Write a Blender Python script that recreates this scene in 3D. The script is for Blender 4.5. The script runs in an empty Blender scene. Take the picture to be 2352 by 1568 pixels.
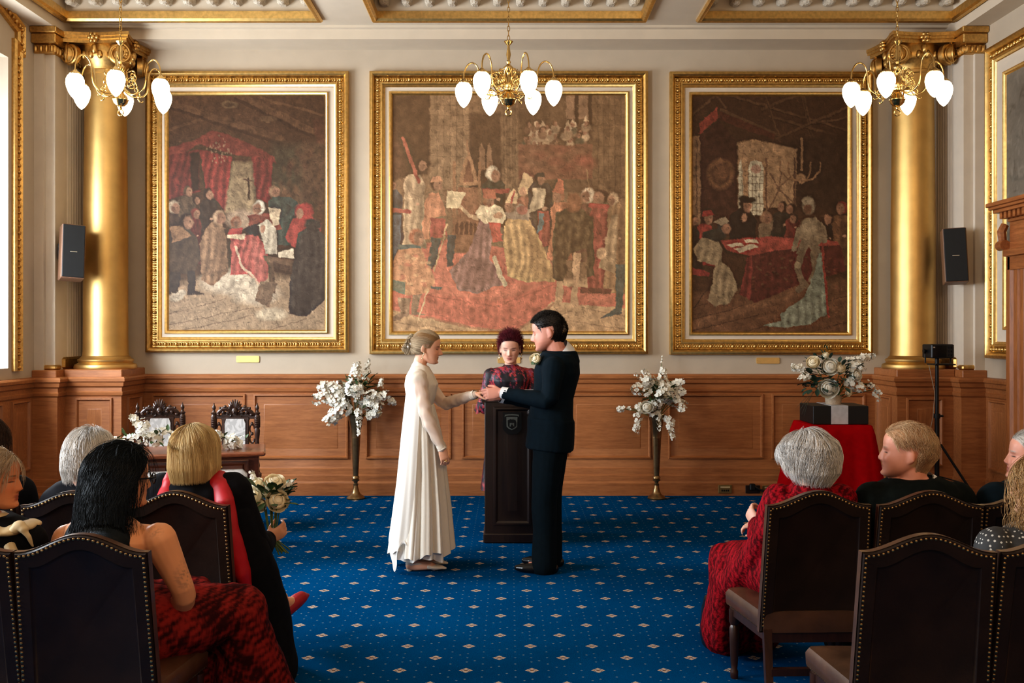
import bpy, math, random
import numpy as np
from mathutils import Vector, Matrix, Euler
RNG = random.Random(7)
NR = np.random.default_rng(11)
PI = math.pi
COL = bpy.context.scene.collection
FPX, CX0, HZ, CAMH = 2287.0, 1170.0, 760.0, 1.65
def W(px, py, d):
    return Vector(((px-CX0)/FPX*d, d, CAMH-(py-HZ)/FPX*d))
def wx(px, d): return (px-CX0)/FPX*d
def wz(py, d): return CAMH-(py-HZ)/FPX*d
def s2l(c):
    return c/12.92 if c <= 0.04045 else ((c+0.055)/1.055)**2.4
def rgb(r, g, b): return (s2l(r/255), s2l(g/255), s2l(b/255))
# ------------------------------------------------------------------ materials
class NT:
    """small node-tree writer"""
    def __init__(self, name):
        self.m = bpy.data.materials.new(name); self.m.use_nodes = True
        self.t = self.m.node_tree; self.t.nodes.clear()
        self.out = self.t.nodes.new('ShaderNodeOutputMaterial')
    def n(self, typ, **kw):
        nd = self.t.nodes.new(typ)
        for k, v in kw.items(): setattr(nd, k, v)
        return nd
    def l(self, a, b): self.t.links.new(a, b)
    def put(self, sock, v):
        if isinstance(v, bpy.types.NodeSocket): self.l(v, sock)
        else: sock.default_value = v
    def math(self, op, a, b=0.0, c=None):
        nd = self.n('ShaderNodeMath', operation=op)
        self.put(nd.inputs[0], a); self.put(nd.inputs[1], b)
        if c is not None: self.put(nd.inputs[2], c)
        return nd.outputs[0]
    def mix(self, f, a, b):
        nd = self.n('ShaderNodeMix', data_type='RGBA')
        self.put(nd.inputs['Factor'], f)
        ia, ib = [i for i in nd.inputs if i.name == 'A' and i.type == 'RGBA'][0], [i for i in nd.inputs if i.name == 'B' and i.type == 'RGBA'][0]
        self.put(ia, a if isinstance(a, bpy.types.NodeSocket) else (*a, 1)); self.put(ib, b if isinstance(b, bpy.types.NodeSocket) else (*b, 1))
        return [o for o in nd.outputs if o.type == 'RGBA'][0]
    def coord(self, which='Object'):
        return self.n('ShaderNodeTexCoord').outputs[which]
    def mapv(self, v, scale=(1, 1, 1), rot=(0, 0, 0)):
        nd = self.n('ShaderNodeMapping'); self.l(v, nd.inputs[0])
        nd.inputs['Scale'].default_value = scale; nd.inputs['Rotation'].default_value = rot
        return nd.outputs[0]
    def noise(self, v, scale, detail=3, rough=0.5, dist=0.0):
        nd = self.n('ShaderNodeTexNoise'); self.l(v, nd.inputs['Vector'])
        nd.inputs['Scale'].default_value = scale; nd.inputs['Detail'].default_value = detail
        nd.inputs['Roughness'].default_value = rough; nd.inputs['Distortion'].default_value = dist
        return nd.outputs['Fac']
    def ramp(self, f, stops):
        nd = self.n('ShaderNodeValToRGB'); self.l(f, nd.inputs[0])
        e = nd.color_ramp.elements
        while len(e) < len(stops): e.new(0.5)
        for i, (p, c) in enumerate(stops):
            e[i].position = p; e[i].color = (*c, 1)
        return nd.outputs[0]
    def bump(self, h, strength=0.3, dist=0.01):
        nd = self.n('ShaderNodeBump'); self.put(nd.inputs['Height'], h)
        nd.inputs['Strength'].default_value = strength; nd.inputs['Distance'].default_value = dist
        return nd.outputs[0]
    def bsdf(self, color, rough=0.5, metal=0.0, normal=None, **kw):
        b = self.n('ShaderNodeBsdfPrincipled')
        self.put(b.inputs['Base Color'], color if isinstance(color, bpy.types.NodeSocket) else (*color, 1))
        self.put(b.inputs['Roughness'], rough); self.put(b.inputs['Metallic'], metal)
        if normal is not None: self.l(normal, b.inputs['Normal'])
        for k, v in kw.items(): self.put(b.inputs[k.replace('_', ' ')], v)
        self.l(b.outputs[0], self.out.inputs[0])
        return b
MATS = {}
def mat(name, color, rough=0.5, metal=0.0, var=0.12, nscale=20, bump=0.0, bscale=60, bdist=0.004, **kw):
    """principled with procedural tone variation and bump"""
    if name in MATS: return MATS[name]
    t = NT(name); v = t.coord('Object')
    n = t.noise(v, nscale, 4)
    lo = tuple(max(0, c*(1-var)) for c in color); hi = tuple(min(1, c*(1+var)) for c in color)
    c = t.ramp(n, [(0.3, lo), (0.7, hi)])
    nrm = t.bump(t.noise(v, bscale, 4), bump, bdist) if bump else None
    t.bsdf(c, rough, metal, nrm, **kw)
    MATS[name] = t.m; return t.m
def wood(name, dark, light, axis='x', rough=0.42, scale=1.0, bump=0.12, patch=0.35, coat=0.15):
    if name in MATS: return MATS[name]
    t = NT(name); v = t.coord('Object')
    sc = {'x': (1.2, 14, 14), 'y': (14, 1.2, 14), 'z': (14, 14, 1.2)}[axis]
    m = t.mapv(v, tuple(s*scale for s in sc))
    g = t.noise(m, 3.0, 6, 0.62, 0.6)
    big = t.noise(v, 1.3*scale, 3)
    fine = t.noise(t.mapv(v, tuple(s*scale*6 for s in sc)), 3.0, 2)
    f = t.math('ADD', t.math('MULTIPLY', g, 1.0-patch), t.math('MULTIPLY', big, patch))
    f = t.math('ADD', f, t.math('MULTIPLY', t.math('SUBTRACT', fine, 0.5), 0.22))
    c = t.ramp(f, [(0.30, dark), (0.70, light)])
    t.bsdf(c, rough, 0, t.bump(f, bump, 0.003), Coat_Weight=coat, Coat_Roughness=0.3)
    MATS[name] = t.m; return t.m
def attr_mat(name, attr='Col', rough=0.6, bump=0.0, bscale=200, bdist=0.002, metal=0.0, **kw):
    if name in MATS: return MATS[name]
    t = NT(name)
    a = t.n('ShaderNodeAttribute', attribute_name=attr)
    nrm = t.bump(t.noise(t.coord('Object'), bscale, 3), bump, bdist) if bump else None
    t.bsdf(a.outputs['Color'], rough, metal, nrm, **kw)
    MATS[name] = t.m; return t.m
# ------------------------------------------------------------------ mesh builder
def frame_from(d, up=Vector((0, 0, 1))):
    d = Vector(d).normalized()
    s = d.cross(Vector(up))
    if s.length < 1e-4: s = d.cross(Vector((0, 1, 0)))
    if s.length < 1e-4: s = d.cross(Vector((1, 0, 0)))
    s.normalize(); u = s.cross(d).normalized()
    return s, u, d
class MB:
    def __init__(self): self.v = []; self.f = []
    def add(self, vs, fs):
        o = len(self.v); self.v.extend([tuple(x) for x in vs]); self.f.extend([tuple(i+o for i in f) for f in fs]); return self
    def box(self, x0, x1, y0, y1, z0, z1, bev=0.0):
        if bev <= 0:
            vs = [(x, y, z) for z in (z0, z1) for y in (y0, y1) for x in (x0, x1)]
            return self.add(vs, [(0, 2, 3, 1), (4, 5, 7, 6), (0, 1, 5, 4), (2, 6, 7, 3), (0, 4, 6, 2), (1, 3, 7, 5)])
        b = min(bev, (x1-x0)*.49, (y1-y0)*.49, (z1-z0)*.49)
        rings = []
        for z, i in ((z0, b), (z0+b, 0), (z1-b, 0), (z1, b)):
            c = b if i == 0 else b*1.0
            X0, X1, Y0, Y1 = x0+i, x1-i, y0+i, y1-i
            rings.append([(X0+c, Y0, z), (X1-c, Y0, z), (X1, Y0+c, z), (X1, Y1-c, z), (X1-c, Y1, z), (X0+c, Y1, z), (X0, Y1-c, z), (X0, Y0+c, z)])
        return self.loft(rings)
    def loft(self, rings, close=True, caps=True):
        n = len(rings[0]); vs = [p for r in rings for p in r]; fs = []
        for k in range(len(rings)-1):
            a, b = k*n, (k+1)*n
            for i in range(n if close else n-1):
                j = (i+1) % n
                fs.append((a+i, a+j, b+j, b+i))
        if caps and close:
            fs.append(tuple(range(n-1, -1, -1))); fs.append(tuple((len(rings)-1)*n+i for i in range(n)))
        return self.add(vs, fs)
    def tube(self, pts, rad, n=10, up=(0, 0, 1), caps=True, ry=None, round_caps=False):
        pts = [Vector(p) for p in pts]; m = len(pts)
        if not hasattr(rad, '__len__'): rad = [rad]*m
        if ry is None: ry = rad
        elif not hasattr(ry, '__len__'): ry = [ry]*m
        if round_caps:
            d0 = (pts[0]-pts[1]).normalized(); d1 = (pts[-1]-pts[-2]).normalized()
            r0, r1, q0, q1 = rad[0], rad[-1], ry[0], ry[-1]
            a = [(pts[0]+d0*min(r0, q0)*s, r0*c, q0*c) for s, c in ((0.97, .25), (.7, .71), (.38, .92))]
            b = [(pts[-1]+d1*min(r1, q1)*s, r1*c, q1*c) for s, c in ((.38, .92), (.7, .71), (.97, .25))]
            rad = [x[1] for x in a]+list(rad)+[x[1] for x in b]; ry = [x[2] for x in a]+list(ry)+[x[2] for x in b]
            pts = [x[0] for x in a]+pts+[x[0] for x in b]; m = len(pts)
        rings = []; pu = Vector(up)
        for i, p in enumerate(pts):
            d = pts[min(i+1, m-1)]-pts[max(i-1, 0)]
            if d.length < 1e-9: d = Vector((0, 0, 1))
            s, u, d = frame_from(d, pu); pu = u if abs(d.dot(Vector(up))) > 0.97 or i else u
            rings.append([p+s*(math.cos(2*PI*k/n)*rad[i])+u*(math.sin(2*PI*k/n)*ry[i]) for k in range(n)])
        return self.loft(rings, True, caps)
    def ell(self, c, r, rot=None, seg=14, rin=8):
        c = Vector(c)
        if not hasattr(r, '__len__'): r = (r, r, r)
        M = rot if rot is not None else Matrix.Identity(3)
        vs = [c+M@Vector((0, 0, -r[2]))]; fs = []
        for i in range(1, rin):
            a = -PI/2+PI*i/rin
            for k in range(seg):
                t = 2*PI*k/seg
                vs.append(c+M@Vector((r[0]*math.cos(a)*math.cos(t), r[1]*math.cos(a)*math.sin(t), r[2]*math.sin(a))))
        vs.append(c+M@Vector((0, 0, r[2]))); L = len(vs)-1
        for k in range(seg):
            fs.append((0, 1+(k+1) % seg, 1+k))
            fs.append((L, L-seg+k, L-seg+(k+1) % seg))
        for i in range(rin-2):
            for k in range(seg):
                a, b = 1+i*seg+k, 1+i*seg+(k+1) % seg
                fs.append((a, b, b+seg, a+seg))
        return self.add(vs, fs)
    def lathe(self, prof, c=(0, 0, 0), n=24, axis=None, wob=None):
        c = Vector(c); rings = []
        M = axis if axis is not None else Matrix.Identity(3)
        for r, z in prof:
            rr = max(r, 1e-4)
            rings.append([c+M@Vector((rr*math.cos(2*PI*k/n)*(wob(k, n) if wob else 1), rr*math.sin(2*PI*k/n)*(wob(k, n) if wob else 1), z)) for k in range(n)])
        return self.loft(rings)
    def prism(self, poly, d0, d1, plane='xz'):
        def P(a, b, d): return {'xz': (a, d, b), 'xy': (a, b, d), 'yz': (d, a, b)}[plane]
        n = len(poly); vs = [P(a, b, d0) for a, b in poly]+[P(a, b, d1) for a, b in poly]
        fs = [tuple(range(n)), tuple(range(2*n-1, n-1, -1))]+[(i, n+i, n+(i+1) % n, (i+1) % n) for i in range(n)]
        return self.add(vs, fs)
    def xf(self, M):
        self.v = [tuple(M@Vector(p)) for p in self.v]; return self
    def merge(self, o): return self.add(o.v, o.f)
    def mesh(self, name):
        me = bpy.data.meshes.new(name); me.from_pydata(self.v, [], self.f); me.update(); return me
def root_of(o):
    while o.parent: o = o.parent
    return o
def fix_normals(me):
    import bmesh
    bm = bmesh.new(); bm.from_mesh(me); bmesh.ops.recalc_face_normals(bm, faces=bm.faces); bm.to_mesh(me); bm.free()
def link(name, me, m, parent=None, smooth=True, angle=None, world=True):
    """one object; verts are in world space and moved into the root's frame"""
    o = bpy.data.objects.new(name, me); COL.objects.link(o)
    if m is not None and not me.materials: me.materials.append(m)
    if parent is not None:
        if world:
            off = root_of(parent).location
            if off.length > 0: me.transform(Matrix.Translation(-off))
        o.parent = parent
    if smooth:
        me.polygons.foreach_set('use_smooth', [True]*len(me.polygons))
        if angle: me.set_sharp_from_angle(angle=math.radians(angle))
    return o
def obj(name, mb, m, parent=None, smooth=True, angle=40, world=True, fix=True):
    me = mb.mesh(name)
    if fix: fix_normals(me)
    return link(name, me, m, parent, smooth, angle, world)
def tag(o, label, cat, group=None):
    o['label'] = label; o['category'] = cat
    if group: o['group'] = group
    return o
def thing(name, label, cat, loc=(0, 0, 0), group=None):
    o = bpy.data.objects.new(name, None); COL.objects.link(o); o.location = loc
    o.empty_display_size = 0.05
    return tag(o, label, cat, group)
def struct(name, mb, m, smooth=False, angle=30):
    o = obj(name, mb, m, None, smooth, angle); o['kind'] = 'structure'; return o
def copy_tree(o, parent=None):
    c = o.copy(); COL.objects.link(c)
    if parent is not None: c.parent = parent
    for ch in list(o.children): copy_tree(ch, c)
    return c
def dup(root, loc, rz=0.0, label=None):
    c = copy_tree(root); c.location = loc; c.rotation_euler = (0, 0, rz)
    if label: c['label'] = label
    return c
# ------------------------------------------------------------------ remesh + smoothing
def remesh(mb, voxel=0.005, smooth=2, factor=0.5):
    me = mb.mesh('tmp'); fix_normals(me)
    o = bpy.data.objects.new('tmp', me); COL.objects.link(o)
    md = o.modifiers.new('r', 'REMESH'); md.mode = 'VOXEL'; md.voxel_size = voxel; md.adaptivity = 0
    dg = bpy.context.evaluated_depsgraph_get()
    r = bpy.data.meshes.new_from_object(o.evaluated_get(dg))
    bpy.data.objects.remove(o); bpy.data.meshes.remove(me)
    lap(r, smooth, factor)
    r.materials.clear()
    return r
def get_v(me):
    a = np.empty(len(me.vertices)*3, dtype=np.float64); me.vertices.foreach_get('co', a); return a.reshape(-1, 3)
def set_v(me, a):
    me.vertices.foreach_set('co', np.ascontiguousarray(a, dtype=np.float64).ravel()); me.update()
def lap(me, it, f, wts=None):
    if it <= 0: return
    v = get_v(me); e = np.empty(len(me.edges)*2, dtype=np.int64); me.edges.foreach_get('vertices', e); e = e.reshape(-1, 2)
    deg = np.bincount(e.ravel(), minlength=len(v)).astype(float)[:, None]; deg[deg == 0] = 1
    for _ in range(it):
        s = np.zeros_like(v)
        for k in range(3):
            s[:, k] = np.bincount(e[:, 0], v[e[:, 1], k], len(v))+np.bincount(e[:, 1], v[e[:, 0], k], len(v))
        d = (s/deg-v)*f
        v = v+(d if wts is None else d*wts[:, None])
    set_v(me, v)
def paint(me, cols, name='Col'):
    a = me.color_attributes.new(name, 'FLOAT_COLOR', 'POINT')
    c = np.ones((len(me.vertices), 4)); c[:, :3] = cols
    a.data.foreach_set('color', c.ravel())
def vnoise(p, scale, seed=0):
    """cheap smooth pseudo noise from sines, vectorised, about -1..1"""
    r = np.random.default_rng(seed); o = np.zeros(len(p))
    for k in range(6):
        d = r.normal(size=3)*scale*(0.6+0.35*k); ph = r.uniform(0, 6.28)
        o += np.sin(p@d+ph)
    return o/3.2
def strands_mesh(paths, r0, r1=0.0003, n=3, tones=None, root_dark=0.55, base=(0.5, 0.4, 0.3), light=(0.8, 0.7, 0.5)):
    """paths: (N,K,3) array of strand polylines -> one mesh with colour attribute"""
    N, K, _ = paths.shape
    d = np.gradient(paths, axis=1); d /= np.linalg.norm(d, axis=2, keepdims=True)+1e-9
    up = np.zeros_like(d); up[..., 2] = 1; bad = np.abs(d[..., 2]) > .95; up[bad] = (0, 1, 0)
    s = np.cross(d, up); s /= np.linalg.norm(s, axis=2, keepdims=True)+1e-9
    u = np.cross(s, d)
    t = np.linspace(0, 1, K)
    rad = (r0*(1-t**2)+r1*t**2) if not callable(r0) else r0(t)
    V = np.empty((N, K, n, 3))
    for k in range(n):
        a = 2*PI*k/n
        V[:, :, k] = paths+(s*math.cos(a)+u*math.sin(a))*rad[None, :, None]
    idx = np.arange(N*K*n).reshape(N, K, n); F = []
    for k in range(n):
        j = (k+1) % n
        F.append(np.stack([idx[:, :-1, k], idx[:, :-1, j], idx[:, 1:, j], idx[:, 1:, k]], -1).reshape(-1, 4))
    F = np.concatenate(F)
    me = bpy.data.meshes.new('hair')
    me.vertices.add(N*K*n); me.vertices.foreach_set('co', V.ravel())
    me.loops.add(F.size); me.loops.foreach_set('vertex_index', F.ravel().astype(np.int32))
    me.polygons.add(len(F)); me.polygons.foreach_set('loop_start', np.arange(0, F.size, 4, dtype=np.int32))
    me.update(calc_edges=True)
    if tones is None: tones = NR.uniform(0, 1, N)
    tt = np.clip(tones[:, None]*np.ones((1, K)), 0, 1)
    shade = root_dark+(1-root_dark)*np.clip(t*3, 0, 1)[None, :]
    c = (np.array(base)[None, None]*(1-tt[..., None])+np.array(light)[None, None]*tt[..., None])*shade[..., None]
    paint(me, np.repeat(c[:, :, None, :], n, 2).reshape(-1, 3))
    return me
# ================================================================== ROOM
BW, SX, YF = 10.03, 4.45, -3.0
CEIL = 4.60
M_wall = mat('cream_plaster', rgb(185, 171, 152), 0.75, var=0.03, nscale=6, bump=0.12, bscale=90, bdist=0.003)
M_white = mat('white_plaster', rgb(206, 194, 178), 0.6, var=0.03, nscale=8)
M_ceil = mat('ceiling_plaster', rgb(204, 190, 170), 0.8, var=0.03, nscale=5)
M_gold = mat('gilt', (0.70, 0.47, 0.18), 0.40, 1.0, var=0.16, nscale=30, bump=0.25, bscale=160, bdist=0.002)
M_gold2 = mat('gilt_worn', (0.62, 0.39, 0.14), 0.42, 1.0, var=0.2, nscale=40, bump=0.3, bscale=200, bdist=0.002)
M_goldcol = mat('gilt_column', (0.62, 0.41, 0.16), 0.46, 1.0, var=0.08, nscale=6, bump=0.16, bscale=300, bdist=0.0015)
M_brass = mat('polished_brass', (0.62, 0.43, 0.18), 0.22, 1.0, var=0.08, nscale=30)
M_oakx = wood('oak_panel_x', rgb(132, 80, 44), rgb(182, 120, 72), 'x', 0.45, coat=0.12)
M_oakz = wood('oak_panel_z', rgb(134, 82, 45), rgb(184, 122, 74), 'z', 0.45, coat=0.12)
M_black = mat('black_plastic', (0.006, 0.007, 0.008), 0.45)
M_blackm = mat('black_metal', (0.01, 0.01, 0.011), 0.4, 0.3)

def carpet_mat():
    t = NT('blue_carpet'); v = t.coord('Object')
    sep = t.n('ShaderNodeSeparateXYZ'); t.l(v, sep.inputs[0]); X, Y = sep.outputs[0], sep.outputs[1]
    PX, PY = 0.322, 0.372
    def cell(x0, y0, px, py):
        a = t.math('SUBTRACT', t.math('WRAP', t.math('SUBTRACT', X, x0), px/2, -px/2), 0.0)
        b = t.math('SUBTRACT', t.math('WRAP', t.math('SUBTRACT', Y, y0), py/2, -py/2), 0.0)
        return a, b
    def diamond(a, b, r, ax=0.0, ay=0.0):
        d = t.math('ADD', t.math('ABSOLUTE', t.math('SUBTRACT', a, ax)), t.math('ABSOLUTE', t.math('SUBTRACT', b, ay)))
        return t.math('LESS_THAN', d, r)
    def mx(*m):
        o = m[0]
        for q in m[1:]: o = t.math('MAXIMUM', o, q)
        return o
    mot, core = [], []
    for ox, oy in ((0, 0), (PX/2, PY/2)):
        a, b = cell(-0.051+ox, 6.146+oy, PX, PY)
        mot += [diamond(a, b, .016, -.019, 0), diamond(a, b, .016, .019, 0), diamond(a, b, .016, 0, -.019), diamond(a, b, .016, 0, .019)]
        core += [diamond(a, b, .009), diamond(a, b, .005, -.019, 0), diamond(a, b, .005, .019, 0)]
    dots = []
    for ox, oy in ((.25, 0), (.5, 0), (.75, 0), (.25, .25), (.75, .25), (.0, .33), (0, .66), (.5, .17), (.5, .83), (.25, .75), (.75, .75), (.25, .5), (.75, .5), (.12, .38), (.38, .12), (.62, .88), (.88, .62)):
        a, b = cell(-0.051+ox*PX, 6.146+oy*PY, PX, PY)
        dots.append(diamond(a, b, .0072))
    n = t.noise(v, 260, 3); n2 = t.noise(v, 1.2, 3)
    base = t.ramp(t.math('ADD', t.math('MULTIPLY', n, .55), t.math('MULTIPLY', n2, .45)), [(.3, (0.0003, 0.037, 0.105)), (.7, (0.0008, 0.082, 0.225))])
    c = t.mix(t.math('MULTIPLY', mx(*dots), .75), base, (0.17, 0.23, 0.28))
    c = t.mix(mx(*mot), c, t.ramp(n, [(.3, (0.36, 0.27, 0.21)), (.7, (0.54, 0.43, 0.34))]))
    c = t.mix(mx(*core), c, (0.17, 0.075, 0.03))
    t.bsdf(c, 0.95, 0, t.bump(n, 0.5, 0.004), Specular_IOR_Level=0.0)
    return t.m
M_carpet = carpet_mat()

mb = MB(); mb.box(-SX-.3, SX+.3, YF-.2, BW+.2, -.12, 0); struct('floor', mb, M_carpet)
mb = MB(); mb.box(-SX-.3, SX+.3, BW, BW+.2, 0, 5.2); struct('wall_back', mb, M_wall)
mb = MB(); mb.box(-SX-.3, SX+.3, YF-.2, YF, 0, 5.2); struct('wall_front', mb, M_wall)
# right wall with a doorway
DY0, DY1, DZ = 7.35, 8.42, 2.18
mb = MB(); mb.box(SX, SX+.3, YF, DY0, 0, 5.2); mb.box(SX, SX+.3, DY1, BW, 0, 5.2); mb.box(SX, SX+.3, DY0, DY1, DZ, 5.2)
struct('wall_right', mb, M_wall)
# left wall with three tall windows
WINS = [(6.5, 8.84), (2.3, 4.6), (-2.0, 0.4)]; WZ0, WZ1 = 1.32, 4.08
mb = MB(); mb.box(-SX-.3, -SX, YF, BW, 0, WZ0); mb.box(-SX-.3, -SX, YF, BW, WZ1, 5.2)
ys = [YF]+[y for w in sorted(WINS) for y in w]+[BW]
for i in range(0, len(ys), 2): mb.box(-SX-.3, -SX, ys[i], ys[i+1], WZ0, WZ1)
struct('wall_left', mb, M_wall)
def glass_mat():
    t = NT('window_glass')
    tr = t.n('ShaderNodeBsdfTransparent'); gl = t.n('ShaderNodeBsdfGlossy'); gl.inputs['Roughness'].default_value = 0.05
    mx = t.n('ShaderNodeMixShader'); mx.inputs[0].default_value = .07
    t.l(tr.outputs[0], mx.inputs[1]); t.l(gl.outputs[0], mx.inputs[2]); t.l(mx.outputs[0], t.out.inputs[0])
    return t.m
M_glass = glass_mat()
M_paint = mat('white_window_paint', rgb(225, 222, 216), 0.4, var=0.02)
for i, (y0, y1) in enumerate(WINS):
    w = MB()
    x0, x1 = -SX-.26, -SX-.20
    w.box(x0, x1, y0, y0+.08, WZ0, WZ1); w.box(x0, x1, y1-.08, y1, WZ0, WZ1); w.box(x0, x1, y0, y1, WZ0, WZ0+.08); w.box(x0, x1, y0, y1, WZ1-.08, WZ1)
    ym = (y0+y1)/2; w.box(x0, x1, ym-.03, ym+.03, WZ0, WZ1); w.box(x0, x1, y0, y1, 2.68, 2.74)
    fr = struct('window_%d' % (i+1), w, M_paint)
    g = MB(); g.box(-SX-.235, -SX-.229, y0+.05, y1-.05, WZ0+.05, WZ1-.05); obj('pane', g, M_glass, fr, smooth=False)
# ---- ceiling: slab with three gilt framed coffers
GF = [(-4.19, -1.80), (-1.27, 1.27), (1.80, 4.19)]; GY1, GY0 = 9.40, 1.0
mb = MB()
mb.box(-SX-.3, SX+.3, GY1, BW+.2, CEIL, 5.2); mb.box(-SX-.3, SX+.3, YF-.2, GY0, CEIL, 5.2)
xs = [-SX-.3]+[x for g in GF for x in g]+[SX+.3]
for i in range(0, len(xs), 2): mb.box(xs[i], xs[i+1], GY0, GY1, CEIL, 5.2)
for a, b in GF: mb.box(a, b, GY0, GY1, 4.98, 5.2)
struct('ceiling', mb, M_ceil)
def ring_frame(x0, x1, y0, y1, prof, place):
    """sweep a (inset, height) profile round a rectangle; place(a,b,h)->xyz"""
    m = MB(); rings = []
    for ins, h in prof:
        rings.append([place(x0+ins, y0+ins, h), place(x1-ins, y0+ins, h), place(x1-ins, y1-ins, h), place(x0+ins, y1-ins, h)])
    m.loft(rings, True, False); return m
M_boss = mat('plaster_boss', rgb(196, 184, 166), 0.85, var=0.15, nscale=60, bump=0.8, bscale=70, bdist=0.02)
tn = 0
for (a, b) in GF:
    pr = [(-.03, CEIL), (-.035, CEIL-.015), (-.02, CEIL-.035), (.0, CEIL-.028), (.012, CEIL-.03), (.03, CEIL-.01), (.03, CEIL+.06), (.0, CEIL+.06)]
    m = ring_frame(a, b, GY0, GY1, pr, lambda x, y, h: (x, y, h))
    tn += 1; struct('trim_%d' % tn, m, M_gold, True)
    m = MB(); n = int((b-a)/.205)
    for k in range(n):
        x = a+.10+(b-a-.2)*k/(n-1)
        m.box(x-.045, x+.045, GY1-.16, GY1, CEIL+.10, CEIL+.21, .02)
        m.ell((x, GY1-.14, CEIL+.11), (.045, .05, .03), seg=8, rin=5)
    m.box(a, b, GY1-.10, GY1, CEIL+.20, CEIL+.28); m.box(a, b, GY1-.20, GY1, CEIL+.28, CEIL+.34)
    tn += 1; struct('trim_%d' % tn, m, M_boss, True)
# entablature along the back and side walls
m = MB(); m.box(-SX, SX, 9.66, BW, 4.48, CEIL)
m.box(-SX, SX, 9.60, BW, 4.575, CEIL)
for s in (-1, 1):
    xa, xb = sorted((s*SX, s*(SX-.22))); m.box(xa, xb, YF, 9.66, 4.48, CEIL)
tn += 1; struct('trim_%d' % tn, m, M_ceil)
# ---- wainscot: a profile swept round the plan, then raised panels
PB = (SX, 4.22, 9.28)      # pilaster pedestal
PA = (4.20, 3.69, 9.45)    # column pedestal
def plan(s):
    return [(s*SX, DY1+.34 if s > 0 else YF), (s*SX, PB[2]), (s*PB[1], PB[2]), (s*PB[1], PA[2]+.10), (s*PA[0], PA[2]+.10), (s*PA[0], PA[2]), (s*PA[1], PA[2]), (s*PA[1], BW)]
path = plan(-1)+plan(1)[::-1]
WPROF = [(.0, 0), (.055, 0), (.055, .125), (.042, .145), (.040, .20), (.030, .212), (.026, .268), (.018, .272), (.012, .285), (.012, 1.03), (.026, 1.045), (.030, 1.07), (.020, 1.08), (.020, 1.115), (.040, 1.13), (.045, 1.165), (.06, 1.175), (.062, 1.20), (.05, 1.215), (0, 1.22)]
def sweep(path, prof, place=lambda x, y, z: (x, y, z)):
    m = MB(); pts = [Vector((p[0], p[1])) for p in path]; rows = []
    for i, p in enumerate(pts):
        d0 = (p-pts[i-1]).normalized() if i else None
        d1 = (pts[i+1]-p).normalized() if i < len(pts)-1 else None
        if d0 is None: d0 = d1
        if d1 is None: d1 = d0
        n0 = Vector((d0.y, -d0.x)); n1 = Vector((d1.y, -d1.x)); b = (n0+n1)
        b = b/(b.dot(n0)) if b.length > 1e-6 else n0
        rows.append([place(p.x+b.x*o, p.y+b.y*o, z) for o, z in prof])
    m.loft(rows, False, False); return m
tn += 1; struct('trim_%d' % tn, sweep(path, WPROF), M_oakx, True, 25)
m = sweep([(SX, YF), (SX, DY0-.34)][::-1], WPROF); tn += 1; struct('trim_%d' % tn, m, M_oakx, True, 25)
# pedestal plinth blocks under the columns
m = MB()
for s in (-1, 1):
    xa, xb = sorted((s*PA[0], s*(PA[1]-.0))); m.box(xa-.02, xb+.02, PA[2]-.02, BW, 1.20, 1.285, .006)
    xa, xb = sorted((s*SX, s*PB[1])); m.box(xa, xb, PB[2]-.01, BW, 1.20, 1.285, .006)
tn += 1; struct('trim_%d' % tn, m, M_oakx)
def raised(m, a0, a1, z0, z1, place):
    """bolection moulding + raised field; place(a, depth, z)"""
    pr = [(0, .012), (.004, .032), (.018, .034), (.026, .02), (.034, .004), (.052, .002), (.085, .004), (.112, .016), (.114, .016)]
    w = min(a1-a0, z1-z0)
    k = 1.0 if w > .30 else max(.35, w/.30)
    rings = [[place(a0+i*k, d, z0+i*k), place(a1-i*k, d, z0+i*k), place(a1-i*k, d, z1-i*k), place(a0+i*k, d, z1-i*k)] for i, d in pr]
    m.loft(rings, True, False); n = len(m.v); m.f.append((n-4, n-3, n-2, n-1))
ZP0, ZP1 = wz(1053, BW), wz(904, BW)
m = MB()
for p0, p1 in ((350, 565), (583, 801), (840, 1037), (1061, 1277), (1299, 1495), (1534, 1752), (1771, 1986)):
    raised(m, wx(p0, BW), wx(p1, BW), ZP0, ZP1, lambda a, d, z: (a, BW-d, z))
tn += 1; struct('trim_%d' % tn, m, M_oakx, True, 25)
m = MB()
for s in (-1, 1):
    a, b = sorted((s*(PA[0]-.09), s*(PA[1]+.07))); raised(m, a, b, ZP0, ZP1, lambda a, d, z: (a, PA[2]-d, z))
    raised(m, PA[2]+.12, BW-.1, ZP0, ZP1, lambda a, d, z: (s*(PA[1]-d), a, z))
    raised(m, 8.86, PB[2]-.08, ZP0, ZP1, lambda a, d, z: (s*(SX-d), a, z))
    for q in ((6.2, 7.2), (4.9, 5.9), (3.6, 4.6), (2.3, 3.3)) if s > 0 else ((7.6, 8.7), (6.2, 7.3), (4.9, 5.9), (3.6, 4.6), (2.3, 3.3)):
        raised(m, q[0], q[1], ZP0, ZP1, lambda a, d, z: (s*(SX-d), a, z))
tn += 1; struct('trim_%d' % tn, m, M_oakz, True, 25)
# fluted pilasters on the side walls
m = MB()
for s in (-1, 1):
    def P(x, y, z): return (s*x, y, z)
    pl = [(SX, 9.32), (4.36, 9.32), (4.36, 9.36), (4.27, 9.36), (4.27, 9.58)]
    for k in range(7):
        y = 9.60+k*.055; pl += [(4.27, y), (4.285, y+.008), (4.285, y+.036), (4.27, y+.044)]
    pl += [(4.27, BW)]
    rings = [[P(x, y, z) for x, y in pl] for z in (1.28, 4.48)]
    m.loft(rings, False, False)
tn += 1; struct('trim_%d' % tn, m, M_white, False)

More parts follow.
